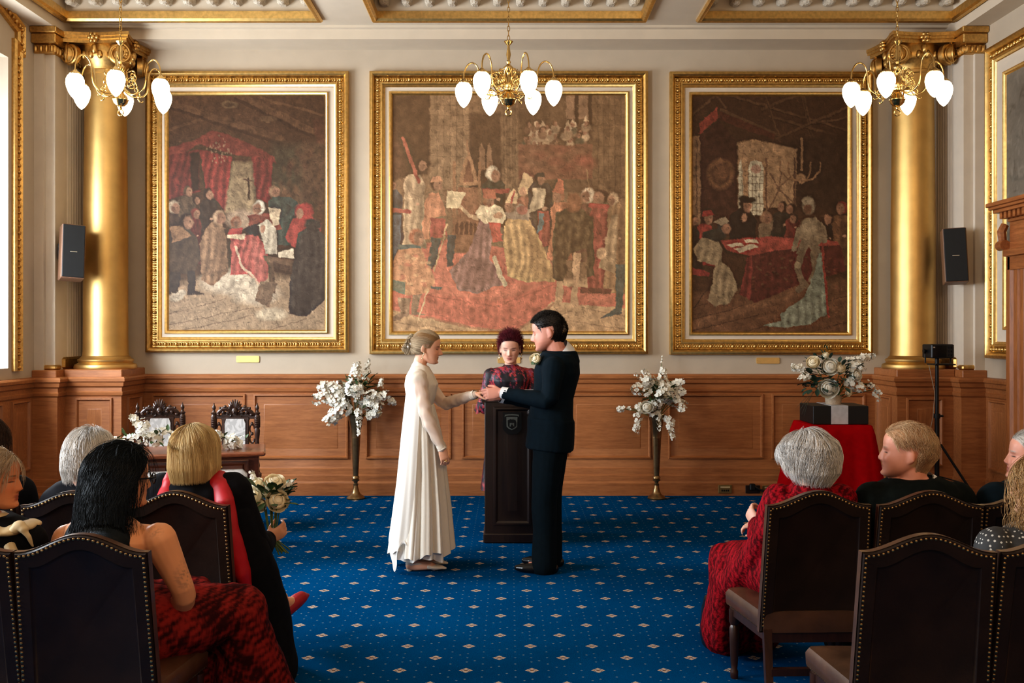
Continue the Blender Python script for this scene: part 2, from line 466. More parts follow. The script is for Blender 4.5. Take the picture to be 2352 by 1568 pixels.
# ================================================================== COLUMNS
def spiral(c, nrm, r, turns=2.3, thick=.016, flip=1):
    """volute scroll lying in the plane with normal nrm"""
    n = Vector(nrm).normalized(); u = Vector((0, 0, 1)); s = n.cross(u).normalized()*flip
    pts, rad = [], []
    for k in range(40):
        t = k/39; a = PI/2+turns*2*PI*t; rr = r*(1-t)**1.0*0.95+r*.08
        pts.append(Vector(c)+s*math.cos(a)*rr+u*math.sin(a)*rr+n*(.012+.03*t)); rad.append(thick*(1-.55*t))
    m = MB(); m.tube(pts, rad, 6, up=n); m.ell(Vector(c)+n*.035, (r*.2,)*3, seg=8, rin=6)
    A = Matrix((s, n.cross(s), n)).transposed()
    m.lathe([(0, -.05), (r*.97, -.05), (r, -.02), (r, .0), (r*.9, .01), (0, .012)], c, 20, A)
    return m
def column(s):
    cx, cy, R = s*3.94, 9.72, .206
    t = thing('column', 'gilded column with scrolled capital on the %s, %s' % (('left', 'behind the left wall speaker') if s < 0 else ('right', 'behind the black projector stand')), 'column', (cx, cy, 1.285), 'gilded columns')
    b = MB(); b.lathe([(0, 1.283), (.285, 1.283), (.292, 1.30), (.285, 1.325), (.262, 1.335), (.248, 1.345), (.258, 1.36), (.258, 1.375), (.236, 1.385), (.225, 1.40), (.205, 1.415), (.2, 1.42)], (cx, cy, 0), 40)
    obj('base', b, M_goldcol, t)
    sh = MB(); sh.lathe([(.215, 1.41), (.209, 1.45), (R, 1.6), (R, 2.6), (.196, 3.6), (.19, 4.12), (.205, 4.13), (.205, 4.155), (.19, 4.165)], (cx, cy, 0), 48)
    obj('shaft', sh, M_goldcol, t)
    c = MB()
    c.lathe([(.19, 4.16), (.20, 4.20), (.235, 4.25), (.255, 4.29), (.25, 4.33), (.24, 4.40), (.2, 4.41)], (cx, cy, 0), 32)
    for k in range(18):   # egg band
        a = 2*PI*k/18; c.ell((cx+.245*math.cos(a), cy+.245*math.sin(a), 4.285), (.028, .028, .042), seg=8, rin=6)
    ab = []               # abacus with concave sides
    for q in range(4):
        for k in range(9):
            f = -1+2*k/9; d = .33-.055*(1-f*f); e = f*.31
            x, y = ((e, -d), (d, e), (-e, d), (-d, -e))[q]; ab.append((cx+x, cy+y))
    for i, (z0, z1, sc) in enumerate(((4.385, 4.42, .95), (4.42, 4.445, 1.02), (4.445, 4.478, 1.06))):
        c.prism([(cx+(x-cx)*sc, cy+(y-cy)*sc) for x, y in ab], z0, z1, 'xy')
    for q in range(4):
        nx, ny = ((0, -1), (1, 0), (0, 1), (-1, 0))[q]; sx, sy = -ny, nx
        for f in (-1, 1):
            nn = Vector((nx+sx*f*.45, ny+sy*f*.45, 0)).normalized()
            p = Vector((cx+nx*.265+sx*f*.235, cy+ny*.265+sy*f*.235, 4.28))
            c.merge(spiral(p, nn, .098, 2.2, .011, flip=f))
        p = Vector((cx+nx*.30, cy+ny*.30, 4.43))
        for k in range(6):
            a = k*PI/3; c.ell(p+Vector((sx*math.cos(a)*.035, sy*math.cos(a)*.035, math.sin(a)*.035)), (.02, .02, .02), seg=7, rin=5)
        c.ell(p+Vector((nx, ny, 0))*.01, .026, seg=8, rin=6)
        c.ell(p+Vector((0, 0, -.10))+Vector((nx, ny, 0))*-.03, (.03, .03, .05), seg=8, rin=6)
    obj('capital', c, M_gold2, t)
column(-1); column(1)
def pil_cap(s):
    global tn
    m = MB()
    for x0, y0, z0, z1 in ((4.20, 9.22, 4.42, 4.478), (4.22, 9.25, 4.33, 4.42), (4.255, 9.30, 4.245, 4.33)):
        a, b = sorted((s*(SX-.002), s*x0)); m.box(a, b, y0, BW-.002, z0, z1, .008)
    for k in range(4): m.ell((s*(4.27+k*.05), 9.295, 4.287), (.018, .02, .036), seg=8, rin=6)
    for k in range(12): m.ell((s*4.25, 9.31+k*.055, 4.287), (.02, .018, .036), seg=8, rin=6)
    a, b = sorted((s*(SX-.002), s*4.245)); m.box(a, b, 9.33, 9.45, 1.286, 1.33, .012); m.box(a, b, 9.5, BW-.002, 1.286, 1.40, .02)
    tn += 1; struct('trim_%d' % tn, m, M_gold2, True)
pil_cap(-1); pil_cap(1)
# ================================================================== PAINTINGS
class Canvas:
    def __init__(s, x0, y0, x1, y1, step, base):
        s.x0, s.y0 = x0, y0; s.w = int((x1-x0)/step)+1; s.h = int((y1-y0)/step)+1
        s.X, s.Y = np.meshgrid(np.linspace(x0, x1, s.w), np.linspace(y0, y1, s.h)); s.step = step
        s.c = np.ones((s.h, s.w, 3))*np.array(rgb(*base)); s.rs = np.random.default_rng(5)
        s.tx = s.smooth_noise(4); s.tl = s.smooth_noise(30)
    def smooth_noise(s, r):
        n = s.rs.normal(size=(s.h+8*r, s.w+8*r))
        for _ in range(2):
            for ax in (0, 1):
                k = np.cumsum(n, axis=ax); n = (np.take(k, range(2*r, k.shape[ax]), ax)-np.take(k, range(0, k.shape[ax]-2*r), ax))/(2*r)
        n = n[:s.h, :s.w]; return (n-n.mean())/(n.std()+1e-9)*.5
    def nz(s, sc, seed):
        p = np.stack([s.X, s.Y, s.X*0], -1).reshape(-1, 3); return vnoise(p, sc, seed).reshape(s.h, s.w)
    def win(s, xa, xb, ya, yb):
        i0 = int(max(0, (xa-s.x0)/s.step-3)); i1 = int(min(s.w, (xb-s.x0)/s.step+4)); j0 = int(max(0, (ya-s.y0)/s.step-3)); j1 = int(min(s.h, (yb-s.y0)/s.step+4))
        return slice(j0, max(j0, j1)), slice(i0, max(i0, i1))
    def blend(s, m, col, a=1.0, tex=.16, seed=3, fold=0.0, w=None):
        w = w or (slice(0, s.h), slice(0, s.w))
        if m.size == 0: return
        c = np.array(rgb(*col)); k = 1+tex*s.tx[w]*1.2+tex*s.tl[w]*.3
        if fold: k = k*(1+fold*np.sin(s.X[w]*.16+3*s.tl[w]+s.Y[w]*.012+seed))
        m = (m*a)[..., None]; s.c[w] = s.c[w]*(1-m)+np.clip(c*k[..., None], 0, 1)*m
    def ell(s, cx, cy, rx, ry, col, rot=0, soft=.34, a=1.0, **k):
        R = max(rx, ry)*(1+soft); w = s.win(cx-R, cx+R, cy-R, cy+R)
        r = math.radians(rot); dx, dy = s.X[w]-cx, s.Y[w]-cy
        u = (dx*math.cos(r)+dy*math.sin(r))/rx; v = (-dx*math.sin(r)+dy*math.cos(r))/ry
        d = np.sqrt(u*u+v*v)+.06*s.tx[w]; s.blend(np.clip((1-d)/soft+.5, 0, 1), col, a, w=w, **k)
    def poly(s, pts, col, soft=3.0, a=1.0, **k):
        P = np.array(pts, float); w = s.win(P[:, 0].min()-soft, P[:, 0].max()+soft, P[:, 1].min()-soft, P[:, 1].max()+soft)
        X = s.X[w]+2.5*s.tx[w]; Y = s.Y[w]+2.5*s.tl[w]; ins = np.zeros(X.shape, bool); dist = np.full(X.shape, 1e9)
        for i in range(len(P)):
            (xa, ya), (xb, yb) = P[i], P[(i+1) % len(P)]
            cond = (ya > Y) != (yb > Y)
            ins ^= cond & (X < (xb-xa)*(Y-ya)/((yb-ya) if abs(yb-ya) > 1e-9 else 1e-9)+xa)
            L = (xb-xa)**2+(yb-ya)**2+1e-9; t = np.clip(((X-xa)*(xb-xa)+(Y-ya)*(yb-ya))/L, 0, 1)
            dist = np.minimum(dist, np.hypot(X-xa-t*(xb-xa), Y-ya-t*(yb-ya)))
        s.blend(np.clip(np.where(ins, dist, -dist)/soft+.5, 0, 1), col, a, w=w, **k)
    def line(s, pts, wd, col, a=1.0, **k):
        for (xa, ya), (xb, yb) in zip(pts[:-1], pts[1:]):
            w = s.win(min(xa, xb)-wd-2, max(xa, xb)+wd+2, min(ya, yb)-wd-2, max(ya, yb)+wd+2); X, Y = s.X[w], s.Y[w]
            L = (xb-xa)**2+(yb-ya)**2+1e-9; t = np.clip(((X-xa)*(xb-xa)+(Y-ya)*(yb-ya))/L, 0, 1)
            s.blend(np.clip((wd-np.hypot(X-xa-t*(xb-xa), Y-ya-t*(yb-ya)))/2+.5, 0, 1), col, a, w=w, **k)
    def grad(s, y0, y1, col, a0, a1):
        t = np.clip((s.Y-y0)/(y1-y0), 0, 1); s.blend((a0+(a1-a0)*t)*((s.Y >= y0) & (s.Y <= y1+1)), col, 1, tex=.05)
    def head(s, x, y, r, skin=(158, 110, 78), hair=(54, 36, 26), face=1, hat=None):
        s.ell(x-face*r*.18, y-r*.12, r*.98, r*1.12, hair)
        s.ell(x+face*r*.22, y+r*.12, r*.72, r*.95, skin)
        s.ell(x-face*r*.05, y+r*.35, r*.4, r*.6, tuple(int(c*.78) for c in skin), a=.5)
        s.ell(x+face*r*.45, y-r*.05, r*.16, r*.1, (70, 42, 30), a=.7)
        if hat: s.poly([(x-r*1.05, y-r*.35), (x-r*.7, y-r*1.3), (x+r*.6, y-r*1.35), (x+r*1.05, y-r*.4)], hat)
    def robe(s, x, y, w, h, col, lean=0, flare=1.5, fold=.22, seed=1):
        """standing draped figure: y is the shoulder line"""
        P = [(x-w*.30, y-h*.03), (x+w*.30, y-h*.03), (x+w*.52, y+h*.08), (x+w*.50+lean*.3, y+h*.45), (x+w*.5*flare+lean, y+h), (x-w*.5*flare+lean, y+h), (x-w*.48+lean*.3, y+h*.45), (x-w*.52, y+h*.08)]
        s.poly(P, col, fold=fold, seed=seed)
        dk = tuple(int(c*.55) for c in col); lt = tuple(min(255, int(c*1.25)) for c in col)
        s.poly([(x+w*.12, y+h*.1), (x+w*.5, y+h*.12), (x+w*.5*flare+lean, y+h), (x+w*.1+lean, y+h)], dk, soft=w*.2, a=.55)
        s.ell(x-w*.18, y+h*.3, w*.12, h*.28, lt, a=.35, soft=.8)
        s.poly([(x-w*.5, y+h*.08), (x-w*.3, y+h*.05), (x+w*.2, y+h*.36), (x+w*.05, y+h*.42)], tuple(int(c*.85) for c in col), a=.8)
        s.ell(x+w*.2, y+h*.38, w*.09, w*.08, (172, 126, 92))
    def finish(s, dark=1.0, warm=(1, 1, 1), varnish=.16, tone=(120, 86, 54), grey=.16, strokes=11000):
        jj, ii = np.mgrid[0:s.h, 0:s.w]; a, b2 = s.smooth_noise(3), s.smooth_noise(3); e, f2 = s.smooth_noise(9), s.smooth_noise(9)
        s.c = s.c[np.clip(jj+np.rint(a*1.0+e*1.2).astype(int), 0, s.h-1), np.clip(ii+np.rint(b2*1.0+f2*1.2).astype(int), 0, s.w-1)]
        for k in range(strokes):     # loose brush strokes picked up from the local colour
            j, i = int(s.rs.integers(s.h)), int(s.rs.integers(s.w)); q = np.clip(s.c[j, i]*(s.rs.uniform(.42, .8) if s.rs.random() < .55 else s.rs.uniform(1.1, 1.6)), 0, 1); L = s.rs.uniform(2, 6); th = s.rs.uniform(-.6, .6)+(1.3 if s.rs.random() < .6 else 0)
            j0, j1, i0, i1 = max(0, j-9), min(s.h, j+10), max(0, i-9), min(s.w, i+10); dy, dx = jj[j0:j1, i0:i1]-j, ii[j0:j1, i0:i1]-i
            u = dx*math.cos(th)+dy*math.sin(th); v = -dx*math.sin(th)+dy*math.cos(th); m = np.clip(1.3-np.sqrt((u/L)**2+(v/(.7+L*.10))**2)*1.3, 0, 1)*.62
            s.c[j0:j1, i0:i1] = s.c[j0:j1, i0:i1]*(1-m[..., None])+q*m[..., None]
        c = s.c
        b = c.copy()
        for _ in range(10):
            p = np.pad(b, ((2, 2), (2, 2), (0, 0)), 'edge'); b = (p[:-4, 2:-2]+p[4:, 2:-2]+p[2:-2, :-4]+p[2:-2, 4:]+p[2:-2, 2:-2])/5
        g = c.mean(axis=2, keepdims=True)
        c = c*(1-grey)+g*grey; c = np.clip(c+.5*(c-b), 0, 1)*.9+b*.1
        c = c*(1-varnish)+np.array(rgb(*tone))*varnish
        n = (s.rs.normal(size=c.shape[:2])*.045+s.tx*.09+s.tl*.03)[..., None]
        s.c = np.clip(c*(1+n)*dark*np.array(warm), 0, 1)
    def mesh(s, place):
        P = np.array([[place(u, v) for u in np.linspace(0, 1, s.w)] for v in np.linspace(0, 1, s.h)]).reshape(-1, 3)
        idx = np.arange(s.w*s.h).reshape(s.h, s.w)
        F = np.stack([idx[:-1, :-1], idx[1:, :-1], idx[1:, 1:], idx[:-1, 1:]], -1).reshape(-1, 4)
        me = bpy.data.meshes.new('canvas'); me.vertices.add(len(P)); me.vertices.foreach_set('co', P.ravel())
        me.loops.add(F.size); me.loops.foreach_set('vertex_index', F.ravel().astype(np.int32))
        me.polygons.add(len(F)); me.polygons.foreach_set('loop_start', np.arange(0, F.size, 4, dtype=np.int32)); me.update(calc_edges=True)
        paint(me, s.c.reshape(-1, 3)); return me
M_oil = attr_mat('oil_paint', rough=0.5, bump=0.15, bscale=120, bdist=0.002, Specular_IOR_Level=0.3)

def paint_left():
    c = Canvas(160, 138, 1000, 1400, 2.6, (70, 46, 26))
    c.blend(c.nz(.006, 2)*.5+.5, (96, 62, 34), .6)
    for x0, y0, x1, y1, w in ((150, 175, 760, 370, 16), (520, 130, 930, 330, 18), (150, 330, 420, 250, 8), (640, 150, 1000, 250, 6)): c.line([(x0, y0), (x1, y1)], w, (104, 70, 40), .8)
    for x0, y0, x1, y1 in ((150, 200, 750, 400), (520, 160, 900, 350)): c.line([(x0, y0), (x1, y1)], 8, (50, 30, 18), .7)
    c.ell(485, 190, 42, 20, (130, 104, 66), a=.6); c.ell(485, 190, 28, 12, (80, 54, 30), a=.8); c.ell(690, 268, 50, 18, (120, 92, 58), a=.4)
    c.poly([(730, 420), (1000, 380), (1000, 760), (720, 760)], (92, 66, 42), soft=40); c.poly([(720, 400), (860, 410), (860, 640), (720, 620)], (58, 62, 44), soft=60, a=.8)
    c.poly([(930, 270), (1000, 270), (1000, 400), (950, 400)], (92, 50, 30), soft=12, a=.7)
    for k in range(40): c.ell(c.rs.uniform(740, 1000), c.rs.uniform(430, 740), 14, 22, [(128, 86, 48), (66, 60, 40), (104, 62, 40)][k % 3], a=.35, soft=.9)
    c.poly([(160, 420), (300, 380), (395, 328), (480, 345), (730, 470), (730, 500), (500, 455), (330, 400), (160, 490)], (128, 40, 26), soft=8)
    c.poly([(160, 460), (330, 430), (330, 660), (160, 700)], (112, 26, 18), fold=.3); c.poly([(275, 450), (330, 440), (330, 650), (290, 660)], (40, 24, 18), soft=10)
    c.poly([(330, 430), (500, 470), (470, 770), (360, 640)], (138, 30, 20), fold=.3); c.poly([(605, 470), (720, 480), (700, 720), (630, 700)], (120, 26, 20), fold=.3)
    c.poly([(505, 500), (610, 500), (625, 770), (460, 770)], (146, 122, 84), soft=18)
    c.line([(590, 585), (595, 695)], 5, (70, 48, 30)); c.line([(568, 590), (612, 600)], 4, (90, 62, 40))
    for k in range(40): c.ell(440+c.rs.normal()*34, 435+c.rs.normal()*38, 4, 6, (168, 128, 92), a=.6)
    c.poly([(160, 1170), (520, 1060), (1000, 1150), (1000, 1400), (160, 1400)], (160, 128, 92), soft=40)
    c.grad(1080, 1400, (186, 156, 118), .0, .75)
    for l in ([(160, 1310), (470, 1230)], [(160, 1370), (640, 1270)], [(330, 1320), (430, 1355)], [(420, 1360), (760, 1280)], [(700, 1398), (900, 1330)], [(240, 1398), (420, 1356)]): c.line(l, 1.5, (96, 68, 44), .7)
    c.ell(500, 1140, 150, 62, (206, 186, 156), soft=.6); c.ell(620, 1200, 120, 58, (200, 180, 150), soft=.6); c.ell(710, 1310, 80, 34, (204, 182, 146), soft=.5); c.ell(215, 1210, 45, 26, (200, 180, 150), rot=-30)
    # onlookers behind
    c.robe(258, 690, 90, 260, (94, 74, 52), flare=1.1); c.head(268, 655, 24, hair=(90, 66, 44))
    c.robe(375, 705, 90, 260, (50, 40, 32), flare=1.2); c.head(378, 672, 25, hair=(44, 34, 26)); c.head(312, 700, 18)
    c.robe(190, 780, 70, 300, (62, 44, 34)); c.head(195, 740, 30, hair=(180, 158, 128))
    c.robe(308, 800, 56, 240, (104, 30, 24)); c.head(310, 772, 24, hair=(116, 40, 26))
    c.robe(770, 690, 150, 250, (62, 76, 66), flare=1.0); c.head(728, 655, 28, hair=(150, 110, 76)); c.line([(800, 700), (850, 740), (790, 800)], 16, (62, 78, 70))
    # bed, sitter and child
    c.ell(560, 800, 90, 50, (170, 140, 110), soft=.5); c.poly([(580, 780), (730, 770), (770, 860), (600, 860)], (128, 60, 40)); c.head(640, 745, 30, hair=(214, 200, 176), face=-1)
    c.poly([(690, 740), (760, 745), (750, 830), (720, 840)], (206, 178, 138))
    c.poly([(560, 850), (650, 820), (660, 880), (600, 900)], (44, 46, 46))
    c.poly([(490, 880), (640, 890), (690, 960), (690, 1120), (640, 1150), (590, 1095), (490, 1100), (500, 960)], (178, 74, 60), fold=.25)
    c.poly([(600, 900), (680, 960), (680, 1130), (630, 1150)], (192, 92, 76), fold=.2, a=.8); c.line([(520, 950), (560, 1060), (610, 1100), (640, 1150)], 6, (214, 176, 140))
    c.poly([(490, 850), (560, 845), (550, 885), (480, 900)], (170, 48, 36)); c.poly([(480, 885), (570, 880), (570, 910), (480, 905)], (210, 180, 140)); c.head(525, 820, 26, hair=(140, 84, 48))
    c.poly([(645, 830), (690, 805), (735, 850), (740, 990), (680, 990), (665, 920)], (196, 180, 152), fold=.2); c.ell(665, 852, 14, 20, (176, 128, 96))
    # friar with his back turned, man on the left
    c.poly([(400, 815), (450, 825), (475, 900), (480, 1080), (400, 1160), (340, 1130), (330, 940), (360, 850)], (148, 110, 74), fold=.2); c.poly([(420, 840), (475, 900), (480, 1080), (430, 1100)], (104, 74, 48), soft=30, a=.6); c.head(435, 795, 32, hair=(176, 140, 104))
    c.poly([(180, 850), (250, 840), (320, 900), (335, 1010), (300, 1100), (170, 1090), (165, 920)], (78, 62, 46), fold=.12); c.poly([(170, 850), (230, 830), (285, 890), (180, 930)], (156, 112, 70)); c.head(262, 815, 36, hair=(34, 26, 22))
    c.poly([(170, 1085), (230, 1090), (215, 1195), (165, 1205)], (58, 50, 44)); c.poly([(265, 1080), (310, 1080), (305, 1180), (355, 1205), (265, 1212)], (52, 48, 46))
    # table, books, hooded figures on the right
    c.poly([(670, 1000), (880, 1020), (880, 1065), (680, 1030)], (112, 84, 58)); c.poly([(690, 1030), (720, 1035), (735, 1200), (700, 1190)], (100, 74, 50)); c.poly([(720, 1030), (860, 1060), (850, 1090), (725, 1060)], (84, 60, 42))
    c.poly([(745, 980), (830, 960), (835, 1010), (750, 1005)], (210, 190, 158)); c.poly([(655, 1130), (740, 1145), (700, 1272), (620, 1240)], (128, 100, 72))
    c.poly([(830, 800), (900, 770), (980, 830), (960, 950), (820, 950), (780, 900)], (164, 44, 32)); c.ell(885, 765, 48, 48, (168, 38, 28)); c.ell(862, 775, 20, 26, (168, 116, 84))
    c.poly([(850, 880), (930, 830), (1000, 900), (1000, 1220), (900, 1320), (800, 1300), (810, 1120), (830, 1000)], (66, 60, 54), fold=.15); c.ell(935, 835, 46, 36, (60, 54, 48)); c.poly([(880, 1130), (940, 1150), (900, 1310), (830, 1300)], (48, 44, 40), soft=25, a=.7)
    c.ell(580, 330, 420, 220, (60, 36, 22), soft=1.2, a=.25); c.finish(.78, (1.03, .99, .92), varnish=.2, grey=.24); return c

def paint_centre():
    c = Canvas(143, 137, 1395, 1405, 2.8, (132, 100, 66))
    c.blend(c.nz(.004, 7)*.5+.5, (112, 82, 52), .5)
    c.poly([(143, 137), (355, 137), (345, 560), (143, 600)], (66, 46, 30), soft=14); c.ell(160, 470, 50, 120, (96, 62, 42), a=.6, soft=.8)
    def pier(x0, x1, y1, col=(150, 116, 78)):
        c.poly([(x0, 137), (x1, 137), (x1-6, y1), (x0, y1)], col, soft=6)
        w = x1-x0
        for k in range(1, 6): c.line([(x0+w*k/6, 137), (x0+w*k/6, y1)], 2.2, tuple(int(v*.68) for v in col), .7)
        for k in range(0, 6, 2): c.poly([(x0+w*k/6, 137), (x0+w*(k+1)/6, 137), (x0+w*(k+1)/6, y1), (x0+w*k/6, y1)], tuple(int(v*.82) for v in col), soft=8, a=.5)
        for y in range(190, int(y1), 55): c.line([(x0, y), (x0+w*.5, y+6), (x1, y)], 1.6, tuple(int(v*.7) for v in col), .6)
    pier(355, 560, 640); c.poly([(560, 240), (730, 230), (730, 640), (555, 640)], (76, 54, 36), soft=20); pier(730, 820, 640, (134, 102, 68)); pier(1215, 1395, 690, (120, 90, 58))
    for x in (625, 665): c.poly([(x-16, 540), (x-14, 430), (x, 395), (x+14, 430), (x+16, 540)], (150, 108, 72), a=.8)
    c.poly([(820, 137), (1215, 137), (1215, 420), (820, 420)], (92, 68, 44), soft=14)
    for x in (1100, 1168): c.poly([(x-25, 137), (x+25, 137), (x+25, 270), (x-25, 270)], (150, 112, 80), a=.8)
    for x in (1130, 1206): c.line([(x, 137), (x, 290)], 9, (48, 36, 28))
    for k in range(34):
        x, y = c.rs.uniform(835, 1200), c.rs.uniform(290, 400)
        c.ell(x, y+26, 24, 24, [(160, 128, 92), (120, 84, 58), (86, 84, 62), (178, 146, 108)][k % 4], a=.9)
        c.head(x, y, 14, hair=[(70, 46, 30), (190, 160, 124), (110, 72, 44)][k % 3], face=[-1, 1][k % 2])
        if k % 4 == 0: c.poly([(x-16, y-8), (x, y-44), (x+14, y-8)], (190, 158, 118))
    c.poly([(820, 405), (1215, 405), (1215, 590), (820, 590)], (126, 76, 50), soft=8)
    for k in range(22): c.ell(c.rs.uniform(850, 1200), c.rs.uniform(425, 570), 40, 26, [(150, 62, 42), (112, 78, 56), (140, 92, 60)][k % 3], a=.35, soft=.9)
    c.poly([(820, 590), (1215, 590), (1215, 660), (820, 660)], (104, 76, 50), soft=8)
    # dais carpet and floor
    c.poly([(143, 1120), (1395, 1120), (1395, 1405), (143, 1405)], (188, 148, 100), soft=20)
    c.poly([(143, 960), (480, 900), (980, 1000), (1040, 1150), (1395, 1190), (1395, 1280), (1000, 1240), (830, 1390), (700, 1395), (330, 1330), (143, 1280)], (196, 100, 70), soft=6)
    c.poly([(330, 1200), (700, 1240), (1010, 1140), (1000, 1240), (830, 1385), (700, 1390), (330, 1320)], (196, 92, 64), soft=5, fold=.08); c.line([(330, 1205), (700, 1270), (1010, 1150)], 3, (160, 70, 48), .7)
    c.line([(330, 1325), (560, 1375), (700, 1398), (830, 1388), (1010, 1250)], 6, (170, 108, 72), .8)
    for l in ([(143, 1350), (560, 1400)], [(870, 1405), (1100, 1290)], [(1000, 1330), (1395, 1390)], [(1150, 1270), (1395, 1320)]): c.line(l, 2, (130, 98, 66), .6)
    # throne
    c.poly([(465, 780), (620, 780), (620, 980), (465, 980)], (140, 92, 56), soft=5)
    for k in range(5): c.poly([(482+k*25, 885), (482+k*25, 830), (491+k*25, 815), (500+k*25, 830), (500+k*25, 885)], (92, 54, 34))
    c.poly([(500, 630), (610, 630), (600, 780), (500, 780)], (150, 98, 60)); c.poly([(500, 620), (555, 420), (610, 620)], (164, 116, 72)); c.poly([(525, 600), (555, 480), (585, 600)], (126, 78, 48))
    for x in (480, 612): c.line([(x, 500), (x, 800)], 8, (148, 102, 62))
    c.line([(548, 380), (552, 440)], 5, (150, 106, 66)); c.line([(500, 730), (560, 780), (620, 805)], 9, (196, 158, 112))
    # standing group on the left
    c.robe(160, 660, 80, 420, (58, 66, 72)); c.head(150, 620, 24); c.robe(265, 575, 110, 380, (172, 142, 104), flare=1.1); c.head(305, 515, 28, hair=(44, 34, 28)); c.line([(205, 372), (290, 600)], 10, (158, 72, 48))
    c.poly([(143, 745), (255, 755), (255, 772), (143, 770)], (150, 66, 50)); c.poly([(150, 780), (195, 780), (190, 940), (143, 1020)], (70, 86, 96), fold=.15)
    c.poly([(345, 660), (400, 660), (440, 780), (350, 800), (345, 910), (300, 910), (320, 740)], (186, 116, 72), fold=.15); c.poly([(350, 795), (430, 800), (440, 890), (350, 900)], (160, 62, 46), fold=.2); c.head(385, 615, 32, hair=(66, 44, 30), hat=(190, 128, 84))
    c.poly([(440, 650), (540, 660), (500, 745), (435, 740)], (206, 180, 132)); c.poly([(355, 895), (405, 900), (385, 1020), (360, 1070), (335, 1050)], (66, 74, 72)); c.poly([(440, 885), (485, 890), (470, 1050), (440, 1060)], (60, 70, 72)); c.line([(440, 830), (370, 1080)], 4, (196, 156, 104))
    # page kneeling bottom-left
    c.poly([(190, 950), (300, 950), (380, 1140), (330, 1200), (220, 1205), (145, 1120), (160, 1000)], (190, 128, 80), fold=.12)
    for k in range(26): c.ell(c.rs.uniform(175, 350), c.rs.uniform(970, 1190), 14, 9, [(176, 86, 56), (206, 160, 104)][k % 2], a=.6, soft=.8)
    c.poly([(180, 940), (290, 935), (300, 955), (180, 965)], (84, 98, 92)); c.head(280, 900, 38, hair=(164, 92, 52)); c.poly([(143, 1125), (220, 1140), (215, 1200), (143, 1180)], (110, 120, 100)); c.poly([(180, 1215), (245, 1220), (235, 1320), (150, 1345), (143, 1320), (195, 1300)], (150, 116, 86), fold=.3)
    c.poly([(255, 1205), (305, 1200), (280, 1290), (330, 1310), (250, 1310)], (140, 108, 82)); c.line([(335, 1185), (288, 1335)], 3, (206, 172, 122)); c.poly([(350, 1160), (420, 1165), (400, 1178), (350, 1172)], (92, 92, 88))
    # elder behind, two tall hooded ladies
    c.robe(690, 600, 120, 250, (56, 60, 50)); c.head(688, 565, 34, hair=(206, 186, 152)); c.poly([(630, 640), (780, 640), (770, 665), (630, 660)], (140, 52, 38))
    c.robe(860, 690, 90, 240, (150, 92, 62)); c.poly([(818, 640), (850, 555), (895, 580), (888, 660), (830, 680)], (204, 166, 112)); c.ell(845, 655, 18, 24, (184, 132, 92))
    c.robe(935, 620, 130, 330, (76, 66, 56)); c.poly([(895, 640), (965, 640), (960, 740), (880, 770)], (186, 162, 124), fold=.2); c.head(935, 590, 26, hair=(60, 48, 40), hat=(62, 54, 46)); c.poly([(920, 760), (985, 760), (990, 940), (930, 960)], (150, 66, 48), fold=.2); c.poly([(930, 770), (955, 770), (945, 860), (920, 880)], (100, 122, 124))
    # kneeling crowned figure in mauve
    c.poly([(615, 800), (680, 810), (690, 900), (660, 1010), (700, 1050), (750, 1150), (690, 1160), (600, 1205), (500, 1180), (450, 1080), (560, 960)], (146, 104, 96), fold=.22)
    c.poly([(560, 1000), (660, 1010), (690, 1120), (600, 1195), (510, 1170)], (116, 80, 76), soft=30, a=.5); c.line([(690, 1010), (720, 1090), (750, 1150)], 12, (206, 180, 138))
    c.poly([(620, 730), (700, 720), (760, 780), (740, 830), (640, 825), (585, 770)], (214, 190, 146), fold=.08); c.poly([(660, 820), (730, 825), (735, 920), (690, 925)], (186, 70, 44)); c.head(665, 705, 30, hair=(150, 96, 56)); c.poly([(630, 690), (636, 645), (700, 645), (704, 690)], (178, 92, 56)); c.ell(712, 785, 26, 18, (190, 142, 98))
    # kneeling mitred figure in gold
    c.poly([(760, 790), (880, 790), (930, 900), (1010, 1080), (1020, 1135), (860, 1140), (760, 1105), (740, 920)], (190, 150, 86), fold=.25); c.poly([(850, 800), (900, 860), (1000, 1080), (1010, 1130), (900, 1135), (870, 960)], (150, 112, 62), soft=28, a=.6)
    c.poly([(745, 770), (830, 720), (885, 760), (880, 810), (760, 800)], (150, 128, 104)); c.ell(840, 755, 30, 24, (160, 70, 56), a=.7); c.head(775, 735, 30, hair=(120, 92, 66), face=-1); c.poly([(750, 715), (795, 640), (820, 670), (815, 720)], (208, 170, 116)); c.line([(800, 655), (785, 712)], 5, (176, 74, 52))
    # group on the right
    c.robe(1040, 720, 90, 300, (186, 112, 66)); c.head(1030, 680, 28, hair=(160, 100, 60), face=-1); c.poly([(1000, 660), (1030, 580), (1062, 600), (1062, 670)], (184, 98, 58))
    c.robe(1180, 730, 80, 300, (110, 70, 50)); c.head(1185, 680, 36, hair=(206, 180, 146), face=-1); c.robe(1265, 740, 130, 440, (150, 62, 46), flare=1.2); c.head(1255, 685, 38, hair=(70, 42, 30), face=-1); c.line([(1205, 730), (1320, 740)], 12, (168, 54, 42))
    c.robe(1340, 730, 90, 470, (150, 112, 70)); c.head(1320, 700, 30, hair=(190, 156, 112), face=-1); c.poly([(1320, 780), (1350, 780), (1340, 1090), (1250, 1060)], (160, 130, 90), fold=.2); c.ell(1265, 985, 26, 30, (204, 160, 112)); c.line([(1185, 540), (1200, 650)], 3, (150, 112, 70))
    c.poly([(1020, 770), (1090, 740), (1170, 750), (1215, 800), (1230, 1100), (1190, 1115), (1185, 960), (1090, 990), (1060, 1150), (1000, 1110), (1005, 900)], (84, 68, 44), fold=.3)
